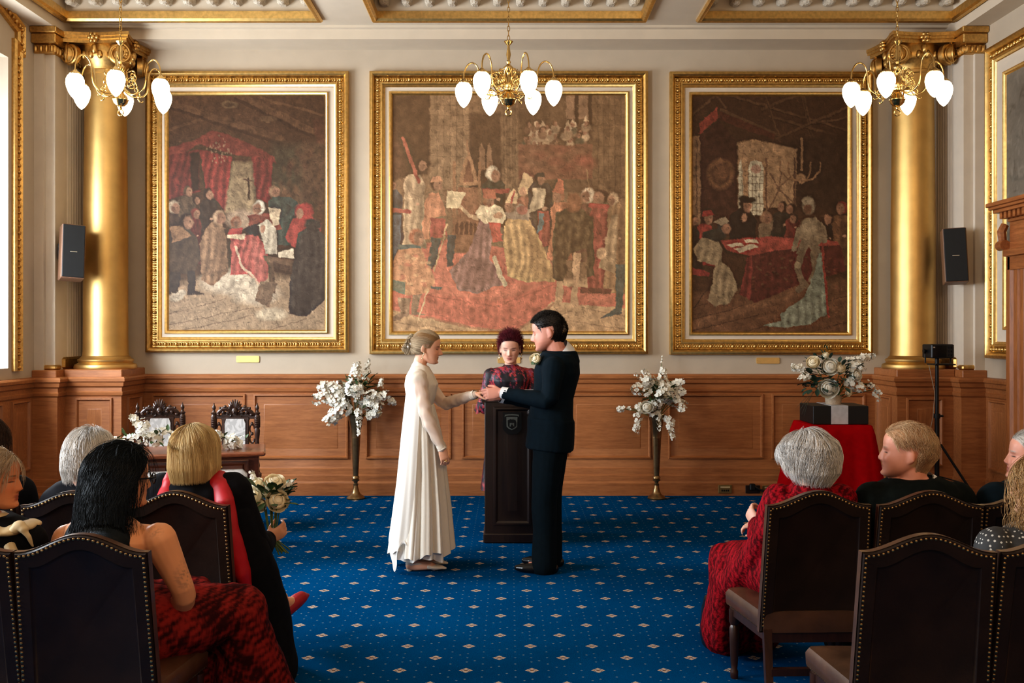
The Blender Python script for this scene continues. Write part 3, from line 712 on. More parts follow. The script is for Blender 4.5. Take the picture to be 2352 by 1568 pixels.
    for k in range(70): c.ell(c.rs.uniform(1010, 1220), c.rs.uniform(790, 1090), 9, 14, [(120, 96, 60), (48, 40, 30)][k % 2], a=.5, soft=.8)
    c.ell(1115, 715, 42, 52, (140, 86, 48)); c.poly([(1110, 985), (1155, 985), (1135, 1150), (1140, 1270), (1095, 1275), (1110, 1130)], (196, 152, 104)); c.poly([(1030, 1130), (1062, 1130), (1055, 1290), (1005, 1295)], (196, 152, 104))
    c.poly([(1340, 1040), (1390, 1040), (1375, 1310), (1255, 1330), (1340, 1280)], (72, 88, 84)); c.poly([(1150, 1160), (1320, 1180), (1310, 1205), (1150, 1190)], (120, 60, 44))
    c.ell(770, 260, 520, 180, (100, 72, 46), soft=1.2, a=.2); c.finish(1.12, (1.05, .99, .88), varnish=.26, tone=(158, 122, 84), grey=.28); return c

def paint_right():
    c = Canvas(143, 140, 975, 1410, 2.6, (66, 42, 26))
    c.blend(c.nz(.006, 4)*.5+.5, (84, 54, 32), .6)
    for x0, y0, x1, y1, w in ((143, 250, 260, 150, 6), (270, 140, 320, 210, 8), (345, 140, 975, 330, 6), (520, 215, 700, 140, 9), (735, 140, 800, 450, 9), (560, 250, 975, 380, 7), (300, 220, 600, 350, 8), (600, 370, 975, 200, 7), (530, 140, 600, 340, 7), (780, 290, 975, 260, 5)): c.line([(x0, y0), (x1, y1)], w, (104, 74, 48), .75); c.line([(x0, y0+9), (x1, y1+9)], 3, (42, 26, 18), .6)
    c.poly([(600, 380), (975, 330), (975, 760), (690, 760), (690, 470)], (50, 34, 24), soft=50)
    c.poly([(143, 360), (190, 350), (190, 830), (143, 830)], (150, 112, 74), soft=5); c.line([(170, 380), (170, 800)], 3, (110, 78, 50))
    c.poly([(190, 350), (285, 270), (390, 400), (390, 800), (190, 800)], (64, 34, 26), soft=8); c.ell(298, 560, 70, 78, (128, 86, 50)); c.ell(298, 560, 54, 60, (84, 52, 34)); c.ell(298, 560, 40, 46, (118, 78, 46), a=.6); c.poly([(270, 500), (298, 475), (326, 500)], (128, 86, 50))
    c.poly([(185, 290), (280, 205), (285, 262), (190, 345)], (150, 52, 34)); c.poly([(285, 220), (590, 350), (580, 380), (290, 270)], (92, 40, 28), a=.8)
    c.poly([(390, 400), (470, 380), (700, 430), (695, 740), (390, 740)], (164, 126, 84), soft=8); c.poly([(390, 395), (470, 380), (700, 430), (540, 470), (390, 460)], (176, 136, 92), soft=14)
    for x0, x1 in ((392, 416), (445, 524)):
        c.poly([(x0, 780), (x0, 540), (x0+8, 500), ((x0+x1)/2, 488), (x1-8, 500), (x1, 540), (x1, 780)], (198, 184, 150), soft=4)
        for y in range(540, 780, 36): c.line([(x0, y), (x1, y)], 1.5, (120, 100, 72))
        for x in np.arange(x0, x1, 20): c.line([(x, 510), (x, 780)], 1.5, (120, 100, 72))
    c.ell(484, 535, 24, 24, (176, 120, 96), a=.7)
    for a in (0, 1): c.line([(560+a*60, 560), (610-a*0, 640), (560+a*120, 740)], 4, (124, 90, 60)); c.line([(690, 560), (600, 640), (690, 720)], 4, (120, 88, 58), .7)
    c.line([(540, 480), (540, 760)], 5, (120, 86, 56)); c.line([(690, 480), (690, 740)], 5, (96, 66, 44))
    # painted hanging lamp
    c.line([(728, 370), (728, 540)], 6, (150, 112, 72)); c.ell(722, 585, 26, 26, (160, 120, 78))
    for dx in (-110, -70, 50, 100): c.line([(724, 600), (724+dx*.6, 590), (724+dx, 545), (724+dx, 500)], 4, (142, 104, 66))
    # floor and rug
    c.poly([(143, 1200), (975, 1120), (975, 1410), (143, 1410)], (112, 74, 46), soft=30)
    for l in ([(143, 1340), (700, 1190)], [(143, 1280), (420, 1190)], [(143, 1400), (500, 1310)], [(420, 1410), (800, 1290)], [(760, 1410), (975, 1350)], [(640, 1300), (975, 1210)]): c.line(l, 2, (66, 40, 26), .8)
    c.poly([(143, 1350), (700, 1180), (720, 1210), (143, 1395)], (134, 92, 58), soft=8, a=.6)
    # people beyond the table
    c.robe(215, 830, 80, 220, (150, 46, 32)); c.head(230, 795, 30, face=1, hat=(160, 40, 28)); c.robe(160, 860, 60, 240, (50, 40, 34)); c.head(155, 810, 24)
    c.poly([(350, 780), (400, 750), (460, 760), (490, 820), (480, 910), (345, 910), (335, 830)], (34, 30, 28), fold=.1); c.head(432, 730, 32, hair=(40, 30, 26)); c.ell(436, 700, 46, 20, (28, 28, 26)); c.ell(420, 795, 14, 22, (176, 126, 90))
    c.poly([(500, 830), (590, 800), (650, 890), (500, 900)], (124, 100, 72), fold=.1); c.head(540, 795, 30, hair=(150, 110, 76)); c.robe(620, 770, 90, 160, (52, 46, 38)); c.head(622, 735, 24, face=-1); c.robe(680, 800, 70, 120, (110, 40, 32)); c.head(668, 745, 24, face=-1); c.head(685, 800, 22, face=-1)
    c.robe(930, 790, 110, 260, (110, 74, 44)); c.head(940, 745, 28, hair=(130, 40, 28), face=-1); c.robe(865, 830, 60, 200, (40, 34, 30)); c.head(868, 800, 26, face=-1)
    # table with red cloth
    c.poly([(300, 915), (560, 895), (920, 920), (925, 945), (700, 960), (470, 1000), (330, 970)], (160, 60, 44), soft=4)
    c.poly([(440, 1000), (700, 955), (930, 940), (960, 1080), (720, 1150), (480, 1250), (400, 1200), (420, 1080)], (92, 32, 28), soft=5, fold=.12)
    for k in range(90): c.ell(c.rs.uniform(440, 930), c.rs.uniform(1000, 1180), 7, 5, [(130, 66, 44), (60, 28, 26), (120, 90, 60)][k % 3], a=.5, soft=.8)
    c.poly([(440, 1000), (470, 1000), (455, 1240), (400, 1200)], (120, 40, 34), fold=.3)
    for P in ([(370, 960), (470, 935), (500, 950), (400, 980)], [(330, 935), (400, 925), (420, 945), (350, 950)], [(420, 915), (490, 910), (500, 930), (430, 930)]): c.poly(P, (206, 184, 148))
    # seated robed figure left
    c.poly([(150, 960), (200, 900), (270, 890), (310, 960), (300, 1030), (350, 1060), (390, 1180), (340, 1250), (260, 1270), (240, 1180), (270, 1050), (180, 1030)], (150, 128, 92), fold=.2); c.poly([(210, 870), (300, 850), (330, 900), (280, 920), (200, 900)], (52, 52, 44)); c.head(320, 850, 30, hair=(60, 60, 54)); c.poly([(265, 820), (320, 790), (345, 815), (300, 840)], (150, 130, 100)); c.poly([(143, 1060), (240, 1090), (235, 1110), (143, 1100)], (140, 40, 34)); c.line([(143, 1290), (250, 1150)], 3, (70, 46, 32)); c.poly([(240, 1200), (285, 1210), (275, 1275), (235, 1240)], (140, 118, 84))
    # knight
    c.poly([(740, 800), (800, 790), (850, 840), (850, 910), (790, 960), (720, 920), (705, 860)], (140, 120, 90), fold=.12); c.ell(760, 850, 40, 40, (168, 146, 110), soft=.7); c.ell(765, 730, 34, 46, (134, 118, 92)); c.ell(758, 750, 20, 26, (130, 90, 62)); c.ell(760, 705, 30, 20, (160, 142, 112)); c.line([(712, 860), (690, 960)], 14, (142, 122, 92)); c.line([(840, 850), (845, 920)], 15, (132, 112, 84))
    c.poly([(720, 910), (800, 915), (840, 1000), (800, 990), (770, 950), (740, 990), (700, 990)], (124, 106, 80)); c.line([(730, 985), (705, 1070), (745, 1160), (710, 1180)], 17, (118, 98, 72)); c.line([(790, 985), (800, 1080), (780, 1130)], 17, (126, 106, 78)); c.ell(706, 1050, 18, 18, (160, 138, 102))
    c.poly([(815, 985), (840, 985), (855, 1200), (860, 1310), (760, 1365), (640, 1382), (520, 1370), (620, 1345), (610, 1310), (740, 1220), (790, 1100)], (134, 142, 120), fold=.22); c.poly([(815, 990), (838, 990), (850, 1200), (800, 1250), (760, 1340)], (112, 122, 104), soft=20, a=.5)
    c.line([(835, 940), (870, 1325)], 6, (156, 58, 42))
    c.ell(560, 300, 420, 200, (54, 34, 22), soft=1.2, a=.25); c.finish(.88, (1.04, .99, .92), varnish=.2, grey=.2); return c

def paint_sea():
    c = Canvas(0, 0, 1000, 1000, 7, (128, 122, 110))
    c.grad(0, 1000, (104, 104, 96), 0, .7)
    for k in range(60): c.ell(c.rs.uniform(0, 1000), c.rs.uniform(400, 1000), 90, 8, [(150, 146, 132), (96, 98, 92)][k % 2], rot=-8, a=.5, soft=.9)
    c.poly([(60, 300), (180, 320), (400, 300), (420, 380), (320, 430), (90, 420)], (84, 70, 54), soft=12); c.line([(140, 60), (170, 320)], 6, (70, 58, 46)); c.line([(60, 120), (260, 260)], 4, (70, 58, 46)); c.line([(300, 40), (310, 300)], 6, (70, 58, 46)); c.poly([(180, 80), (300, 120), (280, 260), (190, 240)], (140, 130, 112), a=.6); c.line([(0, 760), (260, 560)], 7, (96, 70, 52))
    c.finish(.9, strokes=600); return c

def picture(label, cv, o, f, k, place, d_wall, name='painting', group='large gilt framed history paintings'):
    """o, f, k: outer frame, inner fillet, canvas rectangles (a0,a1,z0,z1) on the wall; place(a,h,z)"""
    ctr = place((o[0]+o[1])/2, 0, (o[2]+o[3])/2)
    t = thing(name, label, 'painting', ctr, group)
    W1 = .155
    pr = [(0, 0), (0, .05), (.008, .062), (.028, .066), (.045, .052), (.05, .030), (.058, .012), (.106, .012), (.112, .044), (.125, .048), (.135, .036), (.148, .03), (W1, .012)]
    m = MB(); rings = [[place(o[0]+i, h, o[2]+i), place(o[1]-i, h, o[2]+i), place(o[1]-i, h, o[3]-i), place(o[0]+i, h, o[3]-i)] for i, h in pr]
    m.loft(rings, True, False); fr = obj('frame', m, M_gold, t, angle=50)
    e = MB(); pit = .107; c0 = .083
    def along(a0, a1, horiz, fix):
        L = a1-a0; n = max(2, round(L/pit))
        for q in range(n+1):
            a = a0+L*q/n
            p = place(a, .030, fix) if horiz else place(fix, .030, a)
            dx = Vector(place(1, 0, 0))-Vector(place(0, 0, 0)) if horiz else Vector((0, 0, 1))
            ac = Vector((0, 0, 1)) if horiz else Vector(place(1, 0, 0))-Vector(place(0, 0, 0))
            nn = Vector(place(0, 1, 0))-Vector(place(0, 0, 0)); R = Matrix((dx, ac, nn)).transposed()
            e.ell(p, (.018, .022, .020), R, 8, 6)
            if q < n:
                for f, r in ((.27, .011), (.5, .015), (.73, .011)):
                    e.ell(Vector(p)+dx*(L/n*f)-nn*.004, (r*.7, .021, r), R, 6, 4)
    along(o[0]+c0, o[1]-c0, True, o[2]+c0); along(o[0]+c0, o[1]-c0, True, o[3]-c0); along(o[2]+c0, o[3]-c0, False, o[0]+c0); along(o[2]+c0, o[3]-c0, False, o[1]-c0)
    obj('egg_moulding', e, M_gold, fr, angle=None)
    g = MB(); pr2 = [(W1-.01, .012), (W1-.01, .016)]
    rg = [[place(o[0]+W1-.01, .014, o[2]+W1-.01), place(o[1]-W1+.01, .014, o[2]+W1-.01), place(o[1]-W1+.01, .014, o[3]-W1+.01), place(o[0]+W1-.01, .014, o[3]-W1+.01)], [place(f[0]+.01, .014, f[2]+.01), place(f[1]-.01, .014, f[2]+.01), place(f[1]-.01, .014, f[3]-.01), place(f[0]+.01, .014, f[3]-.01)]]
    g.loft(rg, True, False); ob = obj('mount', g, M_white, t, smooth=False); ob['label'] = 'cream border between the two gilt mouldings'
    g = MB(); rg = [[place(f[0]+i, h, f[2]+i), place(f[1]-i, h, f[2]+i), place(f[1]-i, h, f[3]-i), place(f[0]+i, h, f[3]-i)] for i, h in ((0, .01), (0, .03), (.012, .036), (.022, .03), (.03, .02), (.038, .008))]
    g.loft(rg, True, False); obj('fillet', g, M_gold, t, angle=50)
    me = cv.mesh(lambda u, v: place(k[0]+(k[1]-k[0])*u, .009, k[3]-(k[3]-k[2])*v))
    link('canvas', me, M_oil, t, smooth=False); return t
def rect(x0, x1, y0, y1): return (wx(x0, BW), wx(x1, BW), wz(y1, BW), wz(y0, BW))
pb = lambda a, h, z: (a, BW-h, z)
picture('tall painting of robed figures round a red curtained bed, left on the back wall', paint_left(), rect(338, 802, 166, 809), rect(380, 755, 212, 766), rect(386, 749, 218, 760), pb, BW)
picture('widest painting, a crowning ceremony on a red dais, in the middle of the back wall', paint_centre(), rect(850, 1487, 166, 813), rect(894, 1444, 211, 769), rect(899, 1438, 217, 763), pb, BW)
picture('tall painting of an armoured knight beside a red table, right on the back wall', paint_right(), rect(1537, 2001, 167, 814), rect(1582, 1954, 213, 770), rect(1588, 1948, 219, 764), pb, BW)
pr_ = lambda a, h, z: (SX-h, a, z)
picture('grey seascape in a gilt frame on the right wall above the oak doorway', paint_sea(), (6.5, 9.21, 1.40, 4.25), (6.78, 8.93, 1.66, 3.97), (6.81, 8.90, 1.69, 3.94), pr_, SX)
# brass title plates on the wall under the paintings
def plate(p0, p1, y0, y1, label, m=M_brass):
    a, b, z0, z1 = rect(p0, p1, y0, y1); t = thing('plaque', label, 'plaque', ((a+b)/2, BW, (z0+z1)/2), 'brass title plates under the paintings')
    r = .012; o = []
    for cx, cz, s in ((b-r, z1-r, 0), (a+r, z1-r, 1), (a+r, z0+r, 2), (b-r, z0+r, 3)):
        for k in range(4): q = (s+k/3)*PI/2; o.append((cx+r*math.cos(q), cz+r*math.sin(q)))
    g = MB(); g.prism(o, BW-.010, BW, 'xz'); obj('plate', g, m, t, angle=30)
    for q in (a+.008, b-.008): g = MB(); g.ell((q, BW-.010, (z0+z1)/2), (.003, .002, .003), seg=8, rin=5); obj('screw', g, M_gold2, t)
M_plate = mat('brass_plate', (0.80, 0.55, 0.22), 0.38, 0.7, var=0.05)
plate(543, 596, 817, 832, 'small brass plate under the left painting with the red curtained bed', M_plate)
plate(1143, 1195, 820, 834, 'small brass plate half hidden behind the woman at the lectern', M_plate)
plate(1737, 1790, 821, 835, 'small brass plate under the right painting with the knight', M_plate)
# ================================================================== CHANDELIERS
def shade_mat():
    t = NT('lit_opal_glass'); e = t.n('ShaderNodeEmission'); e.inputs[0].default_value = (1.0, 0.80, 0.52, 1); e.inputs[1].default_value = SHADE_E
    t.l(e.outputs[0], t.out.inputs[0]); return t.m
SHADE_E = 10.5
M_shade = shade_mat()
def make_chandelier(label):
    t = thing('chandelier', label, 'chandelier', (0, 0, 0), 'six-globe brass chandeliers')
    z0 = 3.48
    L = lambda z: z-z0
    st = MB(); st.lathe([(0, 3.318), (.010, 3.32), (.012, 3.33), (.006, 3.338), (.03, 3.345), (.05, 3.365), (.056, 3.385), (.060, 3.388), (.060, 3.392), (.054, 3.396), (.046, 3.418), (.025, 3.438), (.022, 3.45), (.034, 3.46), (.036, 3.475), (.02, 3.485), (.024, 3.50), (.024, 3.545), (.014, 3.56), (.012, 3.585), (.022, 3.60), (.036, 3.62), (.036, 3.635), (.02, 3.65), (.012, 3.66), (.018, 3.675), (.010, 3.69), (.018, 3.73), (.010, 3.78), (.009, 3.80), (.02, 3.81), (.034, 3.828), (.03, 3.834), (.0, 3.83)], (0, 0, -z0), 24)
    obj('stem', st, M_brass, t)
    rg = MB(); rg.tube([(.022*math.cos(a), 0, L(3.293)+.022*math.sin(a)) for a in np.linspace(0, 2*PI, 20)], .005, 8); obj('ring', rg, M_brass, t)
    ch = MB(); z = 3.835; k = 0
    while z < 4.95:
        pts = []
        for a in np.linspace(0, 2*PI, 11):
            x = .009*math.cos(a); zz = .022*math.sin(a)
            pts.append((x, 0, L(z)+.02+zz) if k % 2 == 0 else (0, x, L(z)+.02+zz))
        ch.tube(pts, .0032, 5); z += .036; k += 1
    obj('chain', ch, M_brass, t)
    c = MB(); c.lathe([(0, 4.978), (.06, 4.978), (.055, 4.96), (.02, 4.945), (0, 4.94)], (0, 0, -z0), 20); obj('ceiling_rose', c, M_brass, t)
    arm = MB()
    P = [(.02, 3.47), (.06, 3.44), (.11, 3.425), (.16, 3.435), (.20, 3.47), (.215, 3.53), (.222, 3.60), (.24, 3.65), (.275, 3.675), (.312, 3.655), (.335, 3.605), (.34, 3.55)]
    sp = []
    for i in range(len(P)-1):
        p0, p1, p2, p3 = P[max(i-1, 0)], P[i], P[i+1], P[min(i+2, len(P)-1)]
        for f in np.linspace(0, 1, 5)[:-1]:
            q = [0.5*((2*p1[k])+(-p0[k]+p2[k])*f+(2*p0[k]-5*p1[k]+4*p2[k]-p3[k])*f*f+(-p0[k]+3*p1[k]-3*p2[k]+p3[k])*f**3) for k in (0, 1)]; sp.append((q[0], 0, L(q[1])))
    sp.append((.34, 0, L(3.545))); arm.tube(sp, .006, 8, up=(0, 1, 0))
    for (cx, cz, r, tn_, ph, fl) in ((.085, 3.515, .045, 1.6, -.5, 1), (.10, 3.575, .03, 1.3, 2.4, -1), (.13, 3.455, .024, 1.2, 4.2, 1)):
        arm.tube([(cx+r*(1-.8*q)*math.cos(ph+fl*q*tn_*2*PI), 0, L(cz)+r*(1-.8*q)*math.sin(ph+fl*q*tn_*2*PI)) for q in np.linspace(0, 1, 22)], [.0055-.002*q for q in np.linspace(0, 1, 22)], 6, up=(0, 1, 0))
    arm.tube([(.04, 0, L(3.50)), (.055, 0, L(3.56)), (.05, 0, L(3.60)), (.07, 0, L(3.62))], [.006, .005, .004, .003], 6, up=(0, 1, 0))
    arm.tube([(.13, 0, L(3.43)), (.15, 0, L(3.40)), (.17, 0, L(3.395)), (.175, 0, L(3.41))], [.006, .005, .004, .003], 6, up=(0, 1, 0))
    cap = MB(); cap.lathe([(0, L(3.558)), (.012, L(3.555)), (.018, L(3.545)), (.038, L(3.532)), (.042, L(3.52)), (.036, L(3.52)), (0, L(3.53))], (.34, 0, 0), 18)
    gl = MB(); gl.lathe([(0, L(3.527)), (.035, L(3.524)), (.052, L(3.508)), (.063, L(3.482)), (.065, L(3.455)), (.060, L(3.425)), (.047, L(3.39)), (.029, L(3.36)), (.012, L(3.343)), (.003, L(3.337)), (0, L(3.337))], (.34, 0, 0), 28)
    ma, mc, mg = arm.mesh('arm'), cap.mesh('cap'), gl.mesh('globe')
    for me in (ma, mc, mg): fix_normals(me)
    for k in range(6):
        for q, (nm, me, mm) in enumerate((('arm', ma, M_brass), ('globe_cap', mc, M_brass), ('glass_globe', mg, M_shade))):
            o = link(nm, me, mm, a if q else t, world=False)
            if q == 0: a = o; o.rotation_euler = (0, 0, k*PI/3)
    for o in t.children:
        if o.name.startswith('arm'): pass
    return t
CHD = 7.5
ch = make_chandelier('brass six-globe chandelier hanging in the middle, in front of the widest painting')
ch.location = (wx(1168, CHD), CHD, 3.48); ch.rotation_euler = (0, 0, math.radians(-4.5))
dup(ch, (wx(277, CHD), CHD, 3.48), math.radians(-14), 'brass six-globe chandelier hanging in front of the left gilded column')
dup(ch, (wx(2061, CHD), CHD, 3.48), math.radians(-4), 'brass six-globe chandelier hanging in front of the right gilded column')

# ================================================================== WALL SPEAKERS
M_spk = wood('speaker_case', rgb(104, 74, 56), rgb(136, 102, 80), 'z', 0.5)
M_grille = mat('speaker_grille', (0.006, 0.008, 0.010), 0.6, bump=0.4, bscale=900, bdist=0.001)
M_silver = mat('silver_badge', (0.6, 0.6, 0.6), 0.3, 1.0)
def speaker(px, py, d, rz, tilt, roll, label, bracket):
    c = W(px, py, d); t = thing('wall_speaker', label, 'speaker', c, 'tilted wall speakers')
    R = Euler((tilt, roll, rz), 'XYZ').to_matrix().to_4x4()
    T = Matrix.Translation(c)@R
    w, h, dp = .205, .51, .17
    m = MB(); m.box(-w/2, w/2, -dp/2, dp/2, -h/2, h/2, .006); obj('cabinet', m.xf(T), M_spk, t, angle=25)
    m = MB(); m.box(-w/2+.008, w/2-.008, -dp/2-.012, -dp/2+.004, -h/2+.008, h/2-.008, .004); g = obj('grille', m.xf(T), M_grille, t, angle=25)
    m = MB(); m.box(-.03, .03, -dp/2-.015, -dp/2-.010, -.012, -.005, .001); obj('badge', m.xf(T), M_silver, g)
    m = MB(); p0 = T@Vector((0, dp/2, .02)); b = Vector(bracket); m.tube([p0, (p0+b)/2, b], .014, 8)
    m.box(b.x-.02, b.x+.02, b.y-.03, b.y+.03, b.z-.075, b.z+.075, .004); m.ell((p0+b)/2, .026, seg=10, rin=6); obj('bracket', m, M_blackm, t)
speaker(165, 581, 9.30, math.radians(33), math.radians(-9), math.radians(3), 'black fronted wooden speaker on the left wall beside the left gilded column', (-4.24, 9.42, wz(575, 9.3)))
speaker(2192, 589, 9.28, math.radians(-16), math.radians(-7), math.radians(-2), 'black fronted wooden speaker on the right wall beside the right gilded column', (4.24, 9.47, wz(585, 9.3)))

# ================================================================== OAK DOORWAY on the right wall
M_door = wood('door_oak', rgb(112, 62, 30), rgb(176, 112, 64), 'z', 0.45, coat=.15)
M_doorh = wood('door_oak_h', rgb(112, 62, 30), rgb(178, 112, 64), 'y', 0.45, coat=.15)
m = MB()
for ya, yb in ((DY1, DY1+.30), (DY0-.30, DY0)):
    pl = [(SX, ya), (SX-.05, ya), (SX-.09, ya+.03), (SX-.09, ya+.07), (SX-.075, ya+.08), (SX-.075, ya+.12), (SX-.09, ya+.13), (SX-.09, ya+.17), (SX-.075, ya+.18), (SX-.075, ya+.22), (SX-.10, ya+.24), (SX-.10, yb), (SX, yb)]
    m.loft([[(x, y, z) for x, y in pl] for z in (0, 2.30)], True, True)
dr = struct('door_1', m, M_door, False)
h = MB(); A, B = DY0-.34, DY1+.34
for z0, z1, o in ((DZ, 2.30, .10), (2.30, 2.36, .13), (2.36, 2.60, .085), (2.60, 2.63, .10), (2.68, 2.71, .20), (2.71, 2.735, .23), (2.735, 2.77, .25)): h.box(SX-o, SX-.002, A+.06-o*.6+.06, B-.06+o*.6-.06, z0, z1, .004)
h.box(SX-.13, SX-.002, A+.05, B-.05, 2.63, 2.68)
q = A+.06
while q < B-.08: h.box(SX-.175, SX-.12, q, q+.04, 2.625, 2.68); q += .075
obj('entablature', h, M_doorh, dr, angle=25)
for y in (A+.02, B-.02):
    h = MB(); h.tube([(SX-.10, y, 2.58), (SX-.13, y, 2.52), (SX-.12, y, 2.44), (SX-.10, y, 2.40)], [.035, .04, .035, .03], 8); h.lathe([(0, -.05), (.045, -.05), (.045, .05), (0, .05)], (SX-.12, y, 2.40), 16, Matrix.Rotation(PI/2, 3, 'X')); obj('scroll_bracket', h, M_doorh, dr)
h = MB(); h.box(SX+.10, SX+.15, DY0, DY1, 0, DZ)
for z0, z1 in ((.15, .85), (1.0, 2.05)):
    for y0, y1 in ((DY0+.1, DY0+.5), (DY0+.57, DY1-.1)): raised(h, y0, y1, z0, z1, lambda a, d, z: (SX+.10-d, a, z))
lf = obj('door_leaf', h, M_door, dr, angle=25)
h = MB(); h.ell((SX+.06, DY1-.08, 1.02), .028, seg=12, rin=8); h.tube([(SX+.06, DY1-.08, 1.02), (SX+.10, DY1-.08, 1.02)], .01, 8); obj('door_knob', h, M_brass, lf)
# gilt surround of the left window
def shoulder_frame():
    y0, y1, z0, z1 = WINS[0][0]-.19, WINS[0][1]+.19, WZ0-.03, WZ1+.18
    out = [(y1, z0), (y1, z1-.12), (y1+.055, z1-.12), (y1+.055, z1+.17), (y1-.60, z1+.40), ((y0+y1)/2, z1+.52), (y0+.60, z1+.40), (y0-.055, z1+.17), (y0-.055, z1-.12), (y0, z1-.12), (y0, z0)]
    rows = []
    pts = [Vector(p) for p in out]
    for i, p in enumerate(pts):
        d0 = (p-pts[i-1]).normalized() if i else Vector((0, 1)); d1 = (pts[i+1]-p).normalized() if i < len(pts)-1 else Vector((0, -1))
        n0, n1 = Vector((-d0.y, d0.x)), Vector((-d1.y, d1.x)); b = n0+n1; b = b/max(b.dot(n0), .3)
        rows.append([(-SX+h, p.x+b.x*o, p.y+b.y*o) for o, h in ((0, 0), (0, .035), (.02, .05), (.035, .03), (.09, .03), (.11, .045), (.13, .03), (.13, 0))])
    m = MB(); m.loft(rows, False, False); e = MB()
    for i in range(len(pts)-1):
        a, b = pts[i], pts[i+1]; L = (b-a).length; n = max(1, int(L/.06)); d = (b-a)/L; nn = Vector((-d.y, d.x))
        for k in range(n):
            p = a+d*(L*(k+.5)/n)+nn*.0625; R = Matrix(((0, d.x, d.y), (0, nn.x, nn.y), (1, 0, 0))).transposed()
            e.ell((-SX+.036, p.x, p.y), (.014 if k % 2 else .02, .024, .016), R, 7, 5)
    m.merge(e); return m
tn += 1; struct('trim_%d' % tn, shoulder_frame(), M_gold2, True, 40)

# ================================================================== LECTERN
M_lec = wood('lectern_wood', rgb(22, 13, 10), rgb(46, 26, 18), 'z', 0.4, coat=.2)
LD = 7.75; lx0, lx1 = wx(1113, LD), wx(1241, LD); lc = (lx0+lx1)/2
t = thing('lectern', 'dark wooden lectern with a crest plaque, between the bride and the officiant', 'lectern', (lc, LD+.2, 0))
m = MB(); m.box(lx0, lx1, LD, LD+.42, .07, 1.12, .006); obj('body', m, M_lec, t, angle=25)
m = MB(); m.box(lx0-.01, lx1+.01, LD-.012, LD+.43, 0, .075, .008); obj('plinth', m, M_lec, t, angle=25)
m = MB(); raised(m, lx0+.07, lx1-.07, .14, 1.06, lambda a, d, z: (a, LD-d*.5, z)); obj('front_panel', m, M_lec, t, angle=25)
m = MB(); m.prism([(LD-.02, 1.10), (LD+.46, 1.04), (LD+.46, 1.07), (LD+.02, 1.185), (LD-.02, 1.185)], lx0-.02, lx1+.02, 'yz'); obj('reading_desk', m, M_lec, t, angle=25)
M_crestb = mat('crest_backing', (0.004, 0.005, 0.006), 0.35)
M_crest = mat('crest_silver', (0.20, 0.22, 0.20), 0.4, 0.6, var=.2)
kx = lambda px: wx(px, LD); kz = lambda py: wz(py, LD)
m = MB(); m.prism([(kx(1155), kz(946)), (kx(1198), kz(946)), (kx(1198), kz(985)), (kx(1188), kz(996)), (kx(1165), kz(996)), (kx(1155), kz(985))], LD-.028, LD-.010, 'xz')
pq = obj('crest_plaque', m, M_crestb, t, smooth=False)
def shp(name, pts, dep=.004, o=0, mm=M_crest):
    g = MB(); g.prism([(kx(a), kz(b)) for a, b in pts], LD-.028-o-dep, LD-.028-o, 'xz'); return obj(name, g, mm, pq, smooth=False)
shp('shield', [(1163, 956.5), (1188.5, 956.5), (1188, 979), (1183, 983), (1175.7, 986.5), (1168, 983), (1163.6, 979)])
shp('shield_field', [(1166, 964), (1171, 962), (1175, 959), (1179, 962), (1184, 964), (1186, 970), (1185.5, 977), (1181, 981), (1175.7, 984), (1170, 981), (1166.5, 977)], .002, .004, M_crestb)
shp('castle', [(1170.5, 978), (1171, 970), (1173, 970), (1173, 972), (1174.5, 972), (1174.5, 970), (1177, 970), (1177, 972), (1178.5, 972), (1178.5, 970), (1180.5, 970), (1181, 978), (1178.5, 977), (1178, 973.5), (1174, 973.5), (1173.5, 978)], .003, .006)
shp('scroll_ribbon', [(1159, 957), (1160, 951.5), (1167, 950.5), (1175.7, 950), (1184, 950.5), (1191.5, 951.5), (1192, 957), (1189.5, 954), (1183, 953), (1175.7, 952.7), (1168, 953), (1161.8, 954)], .004)
shp('helm', [(1173, 962), (1174, 958.5), (1177.5, 958.5), (1178.5, 962)], .003, .005)
t = thing('folder', 'black folder lying open on the lectern top in front of the officiant', 'folder', (lc, LD+.2, 1.12))
m = MB(); R4 = Matrix.Translation((lc+.02, LD+.26, 1.147))@Matrix.Rotation(math.radians(-14), 4, 'X'); m.box(-.17, -.003, -.12, .12, -.008, .008, .003); m.box(.003, .17, -.12, .12, -.008, .008, .003); m.box(-.004, .004, -.12, .12, -.008, -.003); obj('cover', m.xf(R4), M_black, t, angle=25)
m = MB(); m.box(-.155, -.01, -.11, .11, .0082, .012); m.box(.01, .155, -.11, .11, .0082, .012); obj('paper', m.xf(R4), mat('paper', rgb(225, 222, 215), .8), t, smooth=False)

# ================================================================== SIGNING TABLE, BENCH, CARVED CHAIRS
M_tab = wood('table_wood', rgb(46, 20, 12), rgb(92, 46, 26), 'x', 0.28, coat=.4)
M_tabtop = wood('table_top', rgb(96, 50, 30), rgb(150, 88, 56), 'x', 0.22, coat=.5)
M_dark = wood('carved_wood', rgb(34, 20, 13), rgb(74, 44, 28), 'z', 0.42, scale=2)
def damask():
    t = NT('pale_damask'); v = t.coord('Object')
    w_ = t.noise(t.mapv(v, (14, 14, 9)), 1.0, 2, .5, 2.5); f = t.noise(v, 300, 2)
    c = t.ramp(w_, [(.45, rgb(176, 174, 172)), (.55, rgb(204, 202, 200))]); t.bsdf(c, .55, 0, t.bump(f, .3, .002), Sheen_Weight=.3); return t.m
M_dam = damask()
TB = Vector((wx(610, 7.35), 7.35, 0)); TR = math.radians(13.7)
TM = Matrix.Translation(TB)@Matrix.Rotation(TR, 4, 'Z')       # local: x to the left is negative, y away
t = thing('writing_table', 'polished brown wooden table with carved drawers standing before the two carved chairs', 'table', TB+Vector((-.6, .1, 0)))
